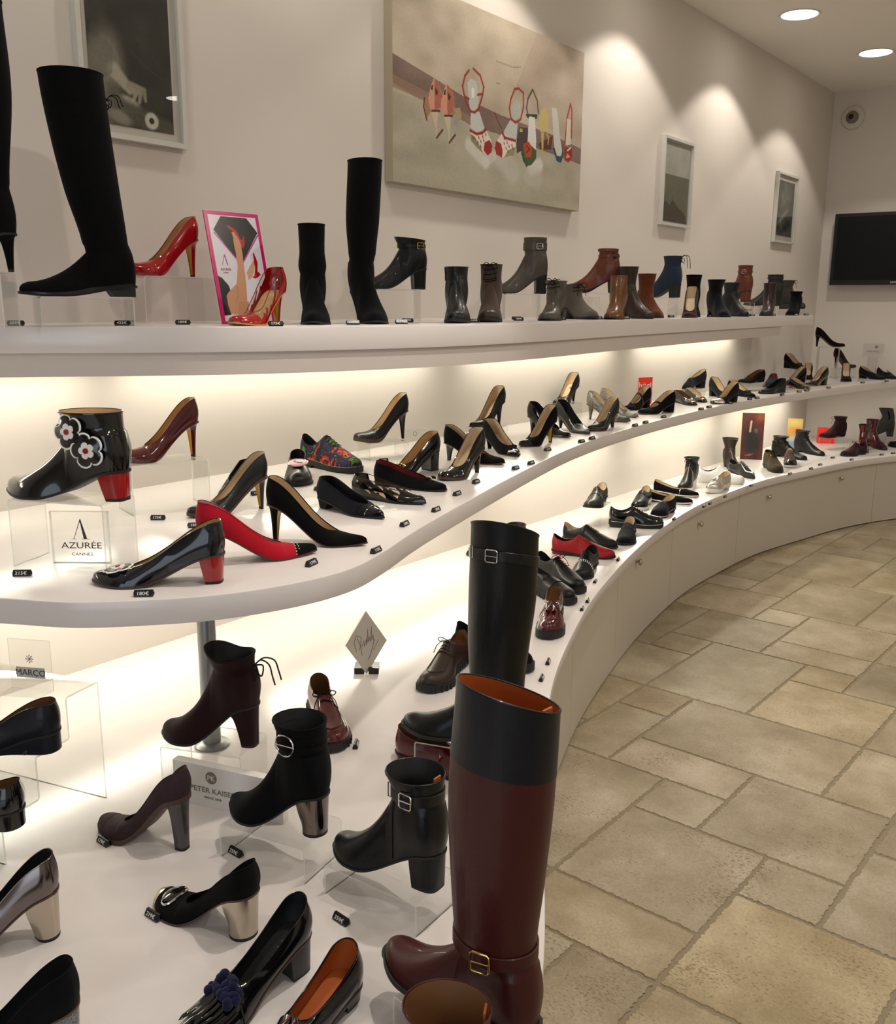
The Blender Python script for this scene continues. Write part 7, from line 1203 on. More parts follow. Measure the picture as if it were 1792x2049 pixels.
{'hh': 0.103, 'th': 0.01, 'tv': 0.68, 'hc': 0.052, 'hs': 0.036, 'hth': 0.028, 'toeh': 0.017, 'toe': 'round', 'heel': 'block', 'wb': 0.037, 'lin': 'brown_in', 'up': 'purple', 'sole': 'sole_b', 'L': 0.21, 'hl': 0.01, 'hwd': 0.012, 'htl': 0.13, 'he': 0.45, 'hm': 'gunm', 'hq': 2, 'deco': [('cap', 0.86, 'purple')], 'name': 'court_shoe', 'label': 'plum sequinned platform pump with tall black heel, in front of the white maker sign', 'loc': (-1.3697, 0.979, 0.48), 'yaw': -2.8688, 'group': 'shoes and boots on the lower deck'},
{'hh': 0.065, 'th': 0.004, 'L': 0.235, 'up': 'blk_l', 'heel': 'block', 'lin': 'blk_in', 'tv': 0.42, 'zA': 0.14700000000000002, 'rings': [(0.169, 0.006, 0.096, 0.038), (0.2, 0.004, 0.108, 0.047)], 'toe': 'round', 'wb': 0.039, 'pw': 1.85, 'toeh': 0.024, 'hc': 0.05, 'hs': 0.05, 'hth': 0.05, 'wtop': 1.18, 'sole': 'rub_b', 'hq': 2, 'hl': 0.021, 'hwd': 0.025, 'deco': [('band', 0.168, 0.02, 'blk_m', 'chrome', 0.42, 1, 'ankle_strap', (0.012, 0.013), 0.045), ('pull', 'orange_in'), ('line', 0.36, 'blk_l', 0.001, 'seam')], 'name': 'ankle_boot', 'label': 'black leather ankle boot with silver buckle, on a low riser in the foreground', 'loc': (-0.8611, 1.1107, 0.538), 'yaw': -3.0966, 'group': 'shoes and boots on the lower deck'},
{'hh': 0.084, 'th': 0.003, 'tv': 0.7, 'hc': 0.06, 'hs': 0.04, 'hth': 0.028, 'toeh': 0.017, 'toe': 'round', 'heel': 'cyl', 'wb': 0.038, 'lin': 'blk_in', 'up': 'pewter', 'sole': 'sole_b', 'L': 0.225, 'hm': 'champ', 'hq': 2, 'hl': 0.018, 'hwd': 0.02, 'name': 'court_shoe', 'label': 'pewter metallic pump with silver block heel, cut by the left edge on the lower deck', 'loc': (-1.3354, 0.6977, 0.48), 'yaw': -2.1789, 'group': 'shoes and boots on the lower deck'},
{'hh': 0.078, 'th': 0.003, 'tv': 0.66, 'hc': 0.052, 'hs': 0.032, 'hth': 0.028, 'toeh': 0.017, 'toe': 'round', 'heel': 'cyl', 'wb': 0.038, 'lin': 'blk_in', 'up': 'blk_s', 'sole': 'sole_b', 'L': 0.215, 'hm': 'champ', 'hq': 2, 'hl': 0.023, 'hwd': 0.024, 'deco': [('cap', 0.93, 'champ'), ('buckle', 0.8, 'chrome', 0.026, 0.015, 0.0024, True, 'blk_p')], 'name': 'court_shoe', 'label': 'black suede pump with oval buckle and champagne heel, in the middle foreground', 'loc': (-1.074, 0.8863, 0.48), 'yaw': -2.9852, 'group': 'shoes and boots on the lower deck'},
{'hh': 0.06, 'th': 0.003, 'tv': 0.6, 'hc': 0.06, 'hs': 0.036, 'hth': 0.048, 'toeh': 0.017, 'toe': 'almond', 'heel': 'block', 'wb': 0.038, 'lin': 'blk_in', 'up': 'blk_p', 'sole': 'sole_b', 'L': 0.245, 'hq': 2, 'hm': 'blk_m', 'deco': [('label', 'L\nA\nC', 0.011, 'white_p'), ('pompom', 0.64), ('fringe', 0.66, 0.86, 'blk_p'), ('saddle', 0.6, 0.012, 'blk_p')], 'name': 'loafer', 'label': 'black patent loafer with navy pompoms and fringe, at the bottom edge of the photo', 'loc': (-0.9685, 0.8997, 0.48), 'yaw': -1.6313, 'group': 'shoes and boots on the lower deck'},
{'hh': 0.026, 'th': 0.003, 'tv': 0.58, 'hc': 0.06, 'hs': 0.038, 'hth': 0.05, 'toeh': 0.017, 'toe': 'almond', 'heel': 'block', 'wb': 0.038, 'lin': 'orange_in', 'up': 'blk_p', 'sole': 'sole_b', 'L': 0.25, 'hq': 2, 'vt': 0.0, 'hm': 'blk_m', 'deco': [('saddle', 0.6, 0.016, 'navy_p'), ('tassel', 0.58, 'burg_p')], 'name': 'loafer', 'label': 'black patent loafer with orange leather lining, bottom centre beside the pompom loafer', 'loc': (-0.8668, 0.9001, 0.48), 'yaw': -1.4513, 'group': 'shoes and boots on the lower deck'},
{'hh': 0.068, 'th': 0.003, 'tv': 0.7, 'hc': 0.06, 'hs': 0.04, 'hth': 0.028, 'toeh': 0.017, 'toe': 'round', 'heel': 'block', 'wb': 0.038, 'lin': 'blk_in', 'up': 'blk_s', 'sole': 'sole_b', 'L': 0.225, 'hq': 2, 'hm': 'rhine', 'bm_in': 'gunm', 'name': 'court_shoe', 'label': 'black suede pump with rhinestone heel, at the bottom left corner of the photo', 'loc': (-1.0942, 0.5866, 0.48), 'yaw': -2.1359, 'group': 'shoes and boots on the lower deck'},
{'hh': 0.036, 'th': 0.004, 'tv': 0.66, 'hc': 0.055, 'hs': 0.045, 'hth': 0.026, 'toeh': 0.017, 'toe': 'almond', 'heel': 'wedge', 'wb': 0.038, 'lin': 'brown_in', 'up': 'navy_l', 'sole': 'rub_b', 'L': 0.225, 'spring': 0.004, 'hq': 1.6, 'deco': [('bow', 0.66, 'gunm', 0.8)], 'name': 'court_shoe', 'label': 'navy leather wedge pump, on the upper step of the acrylic stair', 'loc': (-1.6144, 0.8745, 0.655), 'yaw': -2.4419973301439186, 'group': 'shoes and boots on the lower deck'},
{'hh': 0.03, 'th': 0.004, 'tv': 0.6, 'hc': 0.052, 'hs': 0.045, 'hth': 0.05, 'toeh': 0.017, 'toe': 'almond', 'heel': 'wedge', 'wb': 0.038, 'lin': 'brown_in', 'up': 'blk_p', 'sole': 'rub_b', 'L': 0.23, 'spring': 0.004, 'hq': 1.3, 'name': 'loafer', 'label': 'black patent wedge shoe, on the lower step of the acrylic stair', 'loc': (-1.553, 0.7583, 0.5685), 'yaw': -2.554856402353684, 'group': 'shoes and boots on the lower deck'}]
RISERS=[((-2.0536, 1.0007, 1.445), -2.3626, 0.16, 0.1, 0.115, 'clear acrylic riser under the black tall boot cut by the left edge', 'acrylic risers on the upper shelf'),
((-2.0222, 1.2446, 1.445), -1.9416, 0.2, 0.11, 0.066, 'clear acrylic riser under the black suede over-the-knee boot with flat heel', 'acrylic risers on the upper shelf'),
((-2.184, 1.5909, 1.445), -1.7274, 0.17, 0.1, 0.122, 'clear acrylic riser under the bright red patent platform pump with tan lining', 'acrylic risers on the upper shelf'),
((-2.144, 2.4869, 1.445), -2.2211, 0.15, 0.1, 0.103, 'clear acrylic riser under the black leather boot with gold back buckle', 'acrylic risers on the upper shelf'),
((-2.1302, 3.2407, 1.445), -2.413, 0.14, 0.1, 0.098, 'clear acrylic riser under the taupe leather ankle boot with wide strap and buckle', 'acrylic risers on the upper shelf'),
((-2.1238, 3.8172, 1.445), -2.6427, 0.15, 0.1, 0.108, 'clear acrylic riser under the cognac leather ankle boot with back strap', 'acrylic risers on the upper shelf'),
((-2.1283, 4.5166, 1.445), 3.073, 0.14, 0.1, 0.095, 'clear acrylic riser under the blue suede ankle boot with back drawstring', 'acrylic risers on the upper shelf'),
((-2.1286, 5.5257, 1.445), 2.7995, 0.14, 0.1, 0.08, 'clear acrylic riser under the cognac leather buckled bootie', 'acrylic risers on the upper shelf'),
((-2.129, 6.0112, 1.445), -2.5827, 0.14, 0.1, 0.058, 'clear acrylic riser under the dark olive leather boot with strap', 'acrylic risers on the upper shelf'),
((-2.1372, 6.5743, 1.445), 1.286, 0.15, 0.1, 0.04, 'clear acrylic riser under the grey suede lace-up combat boot', 'acrylic risers on the upper shelf'),
((-1.7501, 1.0178, 0.972), -2.7378, 0.215, 0.11, 0.14, 'clear acrylic riser under the black patent boot with two flower appliques and red heel', 'acrylic risers on the middle shelf'),
((-2.0619, 1.4608, 0.972), -1.859, 0.2, 0.12, 0.129, 'clear acrylic riser under the dark red patent platform pump', 'acrylic risers on the middle shelf'),
((-2.1776, 2.4512, 0.972), -1.9378, 0.15, 0.1, 0.061, 'clear acrylic riser under the black leather platform stiletto pump', 'acrylic risers on the middle shelf'),
((-2.1664, 3.0663, 0.972), -1.6296, 0.14, 0.1, 0.053, 'clear acrylic riser under the black leather pointed stiletto pump', 'acrylic risers on the middle shelf'),
((-2.2924, 3.89, 0.972), -1.5297, 0.14, 0.1, 0.073, 'clear acrylic riser under the black leather pump with red maker patch', 'acrylic risers on the middle shelf'),
((-2.3326, 5.4369, 0.972), -2.004, 0.14, 0.1, 0.04, 'clear acrylic riser under the navy suede high-cut slip-on', 'acrylic risers on the middle shelf'),
((-2.1629, 5.9967, 0.972), -1.8788, 0.14, 0.1, 0.052, 'clear acrylic riser under the black ballerina with brown lining', 'acrylic risers on the middle shelf'),
((-2.1699, 6.8384, 0.972), -0.6557, 0.16, 0.1, 0.1, 'clear acrylic riser under the black suede wedge with bow', 'acrylic risers on the middle shelf'),
((-2.1096, 7.4141, 0.972), 0.4626, 0.14, 0.1, 0.235, 'clear acrylic riser under the black suede stiletto', 'acrylic risers on the middle shelf'),
((-2.0232, 7.5596, 0.972), 0.9214, 0.14, 0.1, 0.075, 'clear acrylic riser under the dark burgundy stiletto with peep toe', 'acrylic risers on the middle shelf'),
((-2.1217, 3.919, 0.48), -1.3451, 0.16, 0.1, 0.092, 'clear acrylic riser under the black double-strap shoe', 'acrylic risers on the deck'),
((-1.9543, 7.1768, 0.48), -2.0161, 0.16, 0.1, 0.086, 'clear acrylic riser under the burgundy leather lace-up bootie', 'acrylic risers on the deck'),
((-1.7606, 7.6675, 0.48), -2.8431, 0.12, 0.08, 0.06, 'clear acrylic riser under the grey leather heeled bootie with black elastic', 'acrylic risers on the deck'),
((-1.7554, 8.1306, 0.48), 2.5327, 0.14, 0.1, 0.085, 'clear acrylic riser under the black leather heeled shoe on a riser', 'acrylic risers on the deck'),
((-1.1297, 1.5455, 0.48), -2.819, 0.2, 0.13, 0.092, 'clear acrylic riser under the tall black riding boot with top strap', 'acrylic risers on the deck'),
((-0.6785, 0.9206, 0.48), 3.0567, 0.15, 0.12, 0.065, 'clear acrylic riser under the tall burgundy riding boot with navy cuff', 'acrylic risers on the deck'),
((-1.5284, 1.1705, 0.48), -2.7476, 0.185, 0.12, 0.106, 'clear acrylic riser under the dark brown suede drawstring bootie with high heel', 'acrylic risers on the deck'),
((-1.2221, 1.079, 0.48), -2.9525, 0.19, 0.12, 0.069, 'clear acrylic riser under the black suede boot with silver ring and mirrored heel', 'acrylic risers on the deck'),
((-0.9715, 1.1058, 0.48), -3.0966, 0.2, 0.12, 0.058, 'clear acrylic riser under the black leather ankle boot with silver buckle', 'acrylic risers on the deck')]
TAGS=[((-2.12, 1.1308, 1.445), 0.927, '289€', 'left black price tag by the black suede over-the-knee boot with flat heel', 'price tags on the upper shelf', 1.0),
((-2.0, 1.3279, 1.445), 0.927, '455€', 'right black price tag by the black suede over-the-knee boot with flat heel', 'price tags on the upper shelf', 1.0),
((-2.0, 1.501, 1.445), 0.927, '189€', 'left black price tag by the red patent pump with flame cut-outs over clear vinyl', 'price tags on the upper shelf', 1.0),
((-1.75, 1.585, 1.445), 0.927, '175€', 'right black price tag by the red patent pump with flame cut-outs over clear vinyl', 'price tags on the upper shelf', 1.0),
((-1.75, 1.8561, 1.445), 0.927, '299€', 'black price tag by the plain black suede sock boot', 'price tags on the upper shelf', 1.0),
((-1.75, 2.054, 1.445), 0.927, '159€', 'black price tag by the black suede stretch knee boot with slim heel', 'price tags on the upper shelf', 1.0),
((-1.88, 2.2347, 1.445), 0.927, '179€', 'left black price tag by the dark green-black leather ankle boot with side zip', 'price tags on the upper shelf', 1.0),
((-1.75, 2.3998, 1.445), 0.927, '169€', 'right black price tag by the dark green-black leather ankle boot with side zip', 'price tags on the upper shelf', 1.0),
((-1.99, 2.9984, 1.445), 0.927, '155€', 'left black price tag by the taupe leather lace-up bootie with bow laces', 'price tags on the upper shelf', 1.0),
((-1.86, 2.8153, 1.445), 0.927, '189€', 'middle black price tag by the taupe leather lace-up bootie with bow laces', 'price tags on the upper shelf', 1.0),
((-1.86, 3.1068, 1.445), 1.107, '149€', 'right black price tag by the taupe leather lace-up bootie with bow laces', 'price tags on the upper shelf', 1.0),
((-1.86, 3.3916, 1.445), 1.107, '179€', 'black price tag by the taupe suede lace-up bootie turned to the right', 'price tags on the upper shelf', 1.0),
((-1.86, 3.6274, 1.445), 1.107, '165€', 'black price tag by the glossy tan-brown ankle boot', 'price tags on the upper shelf', 1.0),
((-1.98, 4.2074, 1.445), 1.107, '155€', 'black price tag by the rust brown suede ankle boot', 'price tags on the upper shelf', 1.0),
((-1.98, 4.3291, 1.445), 1.107, '139€', 'black price tag by the burgundy suede pump with nude lining facing the camera', 'price tags on the upper shelf', 1.0),
((-1.98, 4.8057, 1.445), 1.107, '149€', 'black price tag by the navy suede block-heel ankle boot', 'price tags on the upper shelf', 1.0),
((-1.98, 5.2061, 1.445), 1.107, '159€', 'black price tag by the dark navy leather ankle boot pointing right', 'price tags on the upper shelf', 1.0),
((-1.98, 5.4139, 1.445), 1.107, '145€', 'black price tag by the cognac leather buckled bootie', 'price tags on the upper shelf', 1.0),
((-1.98, 5.7639, 1.445), 1.107, '129€', 'black price tag by the dark brown leather ankle boot seen from the toe', 'price tags on the upper shelf', 1.0),
((-1.98, 6.19, 1.445), 1.107, '135€', 'left black price tag by the black suede cut-out bootie with pull loop', 'price tags on the upper shelf', 1.0),
((-1.98, 6.3912, 1.445), 1.107, '119€', 'right black price tag by the black suede cut-out bootie with pull loop', 'price tags on the upper shelf', 1.0),
((-1.9578, 1.3636, 0.972), 0.687, '175€', 'black price tag by the dark red patent platform pump', 'price tags on the middle shelf', 1.0),
((-1.821, 1.3718, 0.972), 1.002, '169€', 'black price tag by the black leather almond-toe pump with gilt heel', 'price tags on the middle shelf', 1.0),
((-1.7479, 0.8994, 0.972), 0.745, '215€', 'black price tag by the black patent boot with two flower appliques and red heel', 'price tags on the middle shelf', 1.0),
((-1.4493, 0.9695, 0.972), 0.738, '180€', 'black price tag by the black patent pump with red heel and toe flower', 'price tags on the middle shelf', 1.0),
((-1.9282, 1.8899, 0.972), 1.776, '189€', 'black price tag by the black slip-on with pink oval brooch', 'price tags on the middle shelf', 1.0),
((-1.3625, 1.3104, 0.972), 1.819, '179€', 'black price tag by the red suede pump with black studded toe', 'price tags on the middle shelf', 1.0),
((-1.3291, 1.4717, 0.972), 1.788, '175€', 'black price tag by the black suede pointed pump with nude lining', 'price tags on the middle shelf', 1.0),
((-1.4429, 1.7019, 0.972), 1.812, '169€', 'black price tag by the navy suede low pump with black patent toe cap', 'price tags on the middle shelf', 1.0),
((-1.4855, 1.8793, 0.972), 1.755, '185€', 'black price tag by the black patent flat with clear vinyl scrolls', 'price tags on the middle shelf', 1.0),
((-1.5702, 2.082, 0.972), 1.729, '179€', 'black price tag by the black suede ballerina with bow and red lining', 'price tags on the middle shelf', 1.0),
((-2.1124, 2.3818, 0.972), 1.277, '165€', 'black price tag by the black leather platform stiletto pump', 'price tags on the middle shelf', 1.0),
((-2.0099, 1.7273, 0.972), 1.501, '159€', 'black price tag by the black flat with tiny bow', 'price tags on the middle shelf', 1.0),
((-1.6362, 2.2643, 0.972), 1.695, '175€', 'black price tag by the black patent round-toe pump', 'price tags on the middle shelf', 1.0),
((-1.6817, 2.5476, 0.972), 1.622, '155€', 'left black price tag by the black suede almond-toe pump with patent heel', 'price tags on the middle shelf', 1.0),
((-1.6963, 2.6641, 0.972), 1.624, '149€', 'right black price tag by the black suede almond-toe pump with patent heel', 'price tags on the middle shelf', 1.0),
((-1.813, 2.9583, 0.972), 1.478, '159€', 'left black price tag by the black suede pump with shiny pointed toe', 'price tags on the middle shelf', 1.0),
((-1.827, 3.2342, 0.972), 1.486, '145€', 'right black price tag by the black suede pump with shiny pointed toe', 'price tags on the middle shelf', 1.0),
((-1.837, 3.3362, 0.972), 1.489, '139€', 'black price tag by the black patent pointed pump turned to the right', 'price tags on the middle shelf', 1.0),
((-1.8949, 3.8308, 0.972), 1.42, '149€', 'black price tag by the dark leather slim-heel pump', 'price tags on the middle shelf', 1.0),
((-1.9081, 3.9625, 0.972), 1.425, '129€', 'black price tag by the grey snakeskin stiletto with dark glitter toe', 'price tags on the middle shelf', 1.0),
((-1.9388, 4.2189, 0.972), 1.435, '135€', 'black price tag by the black suede bar shoe with block heel', 'price tags on the middle shelf', 1.0),
((-1.9442, 4.6808, 0.972), 1.275, '119€', 'left black price tag by the black patent flat with gold bar buckle', 'price tags on the middle shelf', 1.0),
((-1.9513, 4.803, 0.972), 1.28, '129€', 'right black price tag by the black patent flat with gold bar buckle', 'price tags on the middle shelf', 1.0),
((-1.9452, 5.0818, 0.972), 1.288, '99€', 'black price tag by the navy suede block pump with silver toe', 'price tags on the middle shelf', 1.0),
((-1.9452, 5.3794, 0.972), 1.297, '95€', 'black price tag by the navy suede block-heel pump', 'price tags on the middle shelf', 1.0),
((-1.9334, 5.4684, 0.972), 1.299, '109€', 'black price tag by the black suede pointed flat with bow', 'price tags on the middle shelf', 1.0),
((-1.8958, 5.7914, 0.972), 1.304, '99€', 'left black price tag by the black leather wedge pump', 'price tags on the middle shelf', 1.0),
((-1.8825, 6.071, 0.972), 1.149, '119€', 'right black price tag by the black leather wedge pump', 'price tags on the middle shelf', 1.0),
((-1.8689, 6.1769, 0.972), 1.152, '125€', 'black price tag by the navy patent flat with small gold buckle', 'price tags on the middle shelf', 1.0),
((-1.8284, 6.5086, 0.972), 1.159, '115€', 'black price tag by the navy patent block pump with pale sole', 'price tags on the middle shelf', 1.0),
((-1.768, 7.1093, 0.972), 1.172, '99€', 'black price tag by the burgundy and black pump with bow', 'price tags on the middle shelf', 1.0),
((-1.6713, 7.3767, 0.972), 1.173, '99€', 'black price tag by the navy suede low pump at the end of the shelf', 'price tags on the middle shelf', 1.0),
((-1.5156, 0.8901, 0.48), -0.025, '179€', 'black price tag by the plum sequinned platform pump with tall black heel', 'price tags on the lower deck', 1.0),
((-1.2887, 1.0241, 0.48), -0.028, '259€', 'black price tag by the black suede boot with silver ring and mirrored heel', 'price tags on the lower deck', 1.0),
((-1.2506, 0.814, 0.48), 0.001, '219€', 'black price tag by the black suede pump with oval buckle and champagne heel', 'price tags on the lower deck', 1.0),
((-0.9929, 1.0034, 0.48), -0.077, '359€', 'black price tag by the black leather ankle boot with silver buckle', 'price tags on the lower deck', 1.0),
((-1.4164, 1.4913, 0.48), 2.201, '189€', 'black price tag by the burgundy patent boat shoe with lug sole', 'price tags on the lower deck', 1.0),
((-1.2888, 2.1077, 0.48), 1.979, '179€', 'left black price tag by the black chunky lug-sole shoe', 'price tags on the lower deck', 1.0),
((-1.3399, 2.2246, 0.48), 1.979, '169€', 'right black price tag by the black chunky lug-sole shoe', 'price tags on the lower deck', 1.0),
((-1.5091, 2.7187, 0.48), 1.955, '159€', 'left black price tag by the black chunky loafer', 'price tags on the lower deck', 1.0),
((-1.5386, 2.8089, 0.48), 1.953, '149€', 'right black price tag by the black chunky loafer', 'price tags on the lower deck', 1.0),
((-1.6348, 3.0366, 0.48), 1.92, '155€', 'black price tag by the black pointed lace-up with pearl studs', 'price tags on the lower deck', 1.0),
((-1.7147, 3.3732, 0.48), 1.881, '129€', 'black price tag by the red patent lace-up shoe', 'price tags on the lower deck', 1.0),
((-1.8281, 4.008, 0.48), 1.727, '119€', 'black price tag by the black patent sporty lace-up with white sole line', 'price tags on the lower deck', 1.0),
((-1.8531, 4.2176, 0.48), 1.726, '125€', 'black price tag by the navy slip-on with white sole stripe', 'price tags on the lower deck', 1.0),
((-1.8558, 4.5898, 0.48), 1.67, '99€', 'left black price tag by the black open-side flat with silver stripes', 'price tags on the lower deck', 1.0),
((-1.8614, 4.6822, 0.48), 1.669, '105€', 'right black price tag by the black open-side flat with silver stripes', 'price tags on the lower deck', 1.0),
((-1.8709, 4.9126, 0.48), 1.612, '95€', 'black price tag by the silver metallic tassel loafer on thick white sole', 'price tags on the lower deck', 1.0),
((-1.8765, 5.3207, 0.48), 1.541, '99€', 'black price tag by the white leather lace-up sneaker', 'price tags on the lower deck', 1.0),
((-1.8318, 5.8709, 0.48), 1.373, '109€', 'black price tag by the olive suede high-top with gold eyelets', 'price tags on the lower deck', 1.0),
((-1.7874, 6.1446, 0.48), 1.313, '115€', 'left black price tag by the brown strap shoe with white sole edge', 'price tags on the lower deck', 1.0),
((-1.7899, 6.3427, 0.48), 1.318, '119€', 'right black price tag by the brown strap shoe with white sole edge', 'price tags on the lower deck', 1.0),
((-1.812, 6.7004, 0.48), 1.255, '99€', 'black price tag by the black leather low boot with ankle wrap', 'price tags on the lower deck', 1.0),
((-1.6856, 6.6956, 0.48), 1.245, '129€', 'left black price tag by the burgundy suede lace-up shoe with bow', 'price tags on the lower deck', 1.0),
((-1.5823, 7.0665, 0.48), 1.105, '125€', 'right black price tag by the burgundy suede lace-up shoe with bow', 'price tags on the lower deck', 1.0),
((-1.5359, 7.1946, 0.48), 1.106, '119€', 'black price tag by the burgundy patent ankle boot', 'price tags on the lower deck', 1.0),
((-1.6565, 0.8198, 0.6555), -0.0006672202637278579, '155€', 'black price tag on the acrylic stair below the wedge pump', 'price tags on the lower deck', 1.0)]
for d in SHOES:
    d=dict(d); n_=d.pop('name'); la=d.pop('label'); g=d.pop('group'); shoe(n_,la,g,d.pop('loc'),d.pop('yaw'),**d)
for a in RISERS: riser(*a)
for a in TAGS: price(*a)
# ---------------------------------------------------------------- signs
def card(name,label,cat,loc,yaw,w_,h_,lean=0,th=.003,m=ACR,me=ACE,group=None):
    r=tag(empty(name,loc,yaw),label,cat,group); M=Matrix.Rotation(-lean,4,'X')
    bm=bmesh.new(); box(bm,-w_/2,w_/2,0,th,0,h_)
    for f in bm.faces:
        if f.calc_area()<.6*w_*h_: f.material_index=1
    bmesh.ops.transform(bm,matrix=M,verts=bm.verts); link('panel',bm,[m,me],r,smooth=False); return r,M
r,M=card('acrylic_sign','small clear acrylic block sign with brand lettering under the flower boot riser','sign',(-1.7395, 1.0215, 0.972),0.6495,0.1179,0.1089,0,.012)
text('brand_letters','AZURÉE',.0185,INK,r,Matrix.Translation((.004,-.0012,0.0327))@UP,font_scale_x=1.25); text('brand_letters','CANNES',.0085,INK,r,Matrix.Translation((.004,-.0012,0.0174))@UP,font_scale_x=1.35)
bm=bmesh.new(); T=Matrix.Translation((.004,-.0012,0.0523))@UP
for P_ in ([(-.0155,0),(-.0145,0),(.0008,.040),(0,.0425)],[(.0055,.0),(.0125,.0),(.0012,.0425),(-.0008,.040)],[(-.018,0),(-.010,0),(-.010,.0008),(-.018,.0008)],[(.001,0),(.018,0),(.018,.0008),(.001,.0008)]):
    prism(bm,P_,0,.0004)
bmesh.ops.recalc_face_normals(bm,faces=bm.faces); bmesh.ops.transform(bm,matrix=T,verts=bm.verts); link('brand_monogram',bm,INK,r,smooth=False)
r,M=card('acrylic_sign','thin clear acrylic sign on the acrylic stair at left','sign',(-1.7275, 0.8877, 0.742),0.4807,0.0912,0.1049,0,.002)
bm=bmesh.new(); box(bm,-0.0456,0.0456,-.04,0,0,.002); link('foot',bm,ACR,r,smooth=False)
bm=bmesh.new(); box(bm,-.031,.031,-.0014,-.0006,0.0252,0.0472); link('name_plate',bm,mat('grey_vinyl_label',(205,202,196),.5),r,smooth=False); text('brand_letters','MARCO',.0185,INK,r,Matrix.Translation((0,-.0016,0.0299))@UP)
bm=bmesh.new()
for k in range(8):
    a=2*PI*k/8; tube(bm,[(.0,-.0012,0.0650),(.0045*math.cos(a+.3),-.0012,0.0650+.0045*math.sin(a+.3)),(.0075*math.cos(a),-.0012,0.0650+.0078*math.sin(a))],.0007,4)
    sph(bm,(.0075*math.cos(a),-.0012,0.0650+.0078*math.sin(a)),.0012,None,6,5)
link('crest',bm,INKG,r)
r,M=card('maker_sign','thick white sign block with round monogram under the brown bootie','sign',(-1.4205, 1.1134, 0.48),0.2885,0.2614,0.0921,0,.020,mat('white_block',(232,228,222),.35),mat('white_block_edge',(236,232,226),.35))
text('brand_letters','PETER KAISER',.0165,INKG,r,Matrix.Translation((-.035,-.0008,0.0332))@UP,font_scale_x=1.1); text('brand_letters','SINCE 1838',.0065,INKG,r,Matrix.Translation((-.035,-.0008,0.0203))@UP,font_scale_x=1.3)
bm=bmesh.new(); lathe(bm,[(.0135,0),(.0135,.0006)],28); bmesh.ops.transform(bm,matrix=Matrix.Translation((-.037,0,0.0682))@Matrix.Rotation(PI/2,4,'X'),verts=bm.verts); o=link('monogram_disc',bm,INKG,r); text('brand_letters','PK',.0165,mat('white_block',(214,210,204),.35),o,Matrix.Translation((-.037,-.0010,0.0622))@UP)
r=tag(empty('diamond_sign',(-1.6986, 1.8359, 0.48),0.6744),'white diamond shaped sign with script lettering in a small black stand','sign')
bm=bmesh.new()
for a,b in ((-0.0345,-.006),(.006,0.0345)): box(bm,a,b,-.004,.045,0,.018)
link('stand',bm,[mat('black_acrylic',(16,14,12),.25)],r,smooth=False)
S=0.1855; bm=bmesh.new(); DM=Matrix.Rotation(.75,4,'Z')
R0=[Vector((0,0,0)),Vector((.40*S,0,.44*S)),Vector((0,0,S)),Vector((-.40*S,0,.56*S))]
f=[bm.verts.new(p+Vector((0,-.002,0))) for p in R0]; g=[bm.verts.new(p+Vector((0,.002,0))) for p in R0]
bm.faces.new(f); bm.faces.new(g[::-1])
for i in range(4): bm.faces.new((f[i],g[i],g[(i+1)%4],f[(i+1)%4]))
bmesh.ops.recalc_face_normals(bm,faces=bm.faces); bmesh.ops.transform(bm,matrix=DM,verts=bm.verts); pl=link('diamond_plate',bm,mat('white_plate',(206,200,186),.3),r,smooth=False)
bm=bmesh.new(); Q=lambda x,y:(x*S,-.0026,y*S)
for P_ in ([(-.22,.42),(-.27,.55),(-.22,.66),(-.12,.62),(-.12,.5),(-.16,.42)],[(-.2,.62),(-.12,.45),(-.10,.32)],[(-.10,.46),(-.06,.54),(-.05,.46),(-.01,.56),(0,.47),(.03,.72),(.03,.5),(.06,.58),(.08,.5),(.11,.74),(.11,.52),(.14,.6),(.15,.5)],[(.17,.52),(.10,.34),(.04,.22)]):
    tube(bm,[Q(x*.9,y) for x,y in P_],.0007,4)
for k in range(5): tube(bm,[Q(.13+.022*k,.36+.028*k),Q(.145+.022*k,.38+.028*k)],.0009,4)
bmesh.ops.transform(bm,matrix=DM,verts=bm.verts); link('script_lettering',bm,INKG,pl)
o=bent('acrylic_stair',[(0,0),(0,.2605),(.0865,.2605),(.0865,.1735),(.1725,.1735),(.1725,.087),(.262,.087),(.262,0)],0.42,.004); o.location=(-1.8662,0.9361,.48); o.rotation_euler=(0,0,-1.3067); tag(o,'large clear acrylic three step stair holding wedge shoes at left','display riser')
r=tag(empty('advertising_card',(-1.9938,1.7131,1.4455),1.5000),'pink bordered advertising card showing legs in red heels','poster')
W_,H_=0.1750,0.2975; P=Paint(W_,H_,150,(226,222,228))
P.poly([(0.0513,0.2839),(0.1334,0.2846),(0.1633,0.2463),(0.0989,0.1651),(0.0800,0.1725),(0.0215,0.2470)],(34,36,26)); P.line([(0.0229,0.2394),(0.0800,0.1725),(0.1000,0.1651),(0.1618,0.2388)],.0018,(190,40,140))
P.poly([(0.0094,0.1275),(0.0232,0.1208),(0.0398,0.1014),(0.0454,0.0779),(0.0415,0.0489),(0.0320,0.0235),(0.0064,0.0206)],(26,24,24))
SK=(206,150,112)
P.poly([(0.0778,0.2435),(0.0868,0.2460),(0.0963,0.2307),(0.1020,0.2167),(0.1018,0.1951),(0.0996,0.1423),(0.0983,0.1148),(0.0913,0.0593),(0.0921,0.0312),(0.0618,0.0227),(0.0324,0.0253),(0.0282,0.0454),(0.0279,0.0743),(0.0361,0.0833),(0.0664,0.1071),(0.0787,0.1508),(0.0805,0.1904),(0.0789,0.2082),(0.0802,0.2296)],SK)
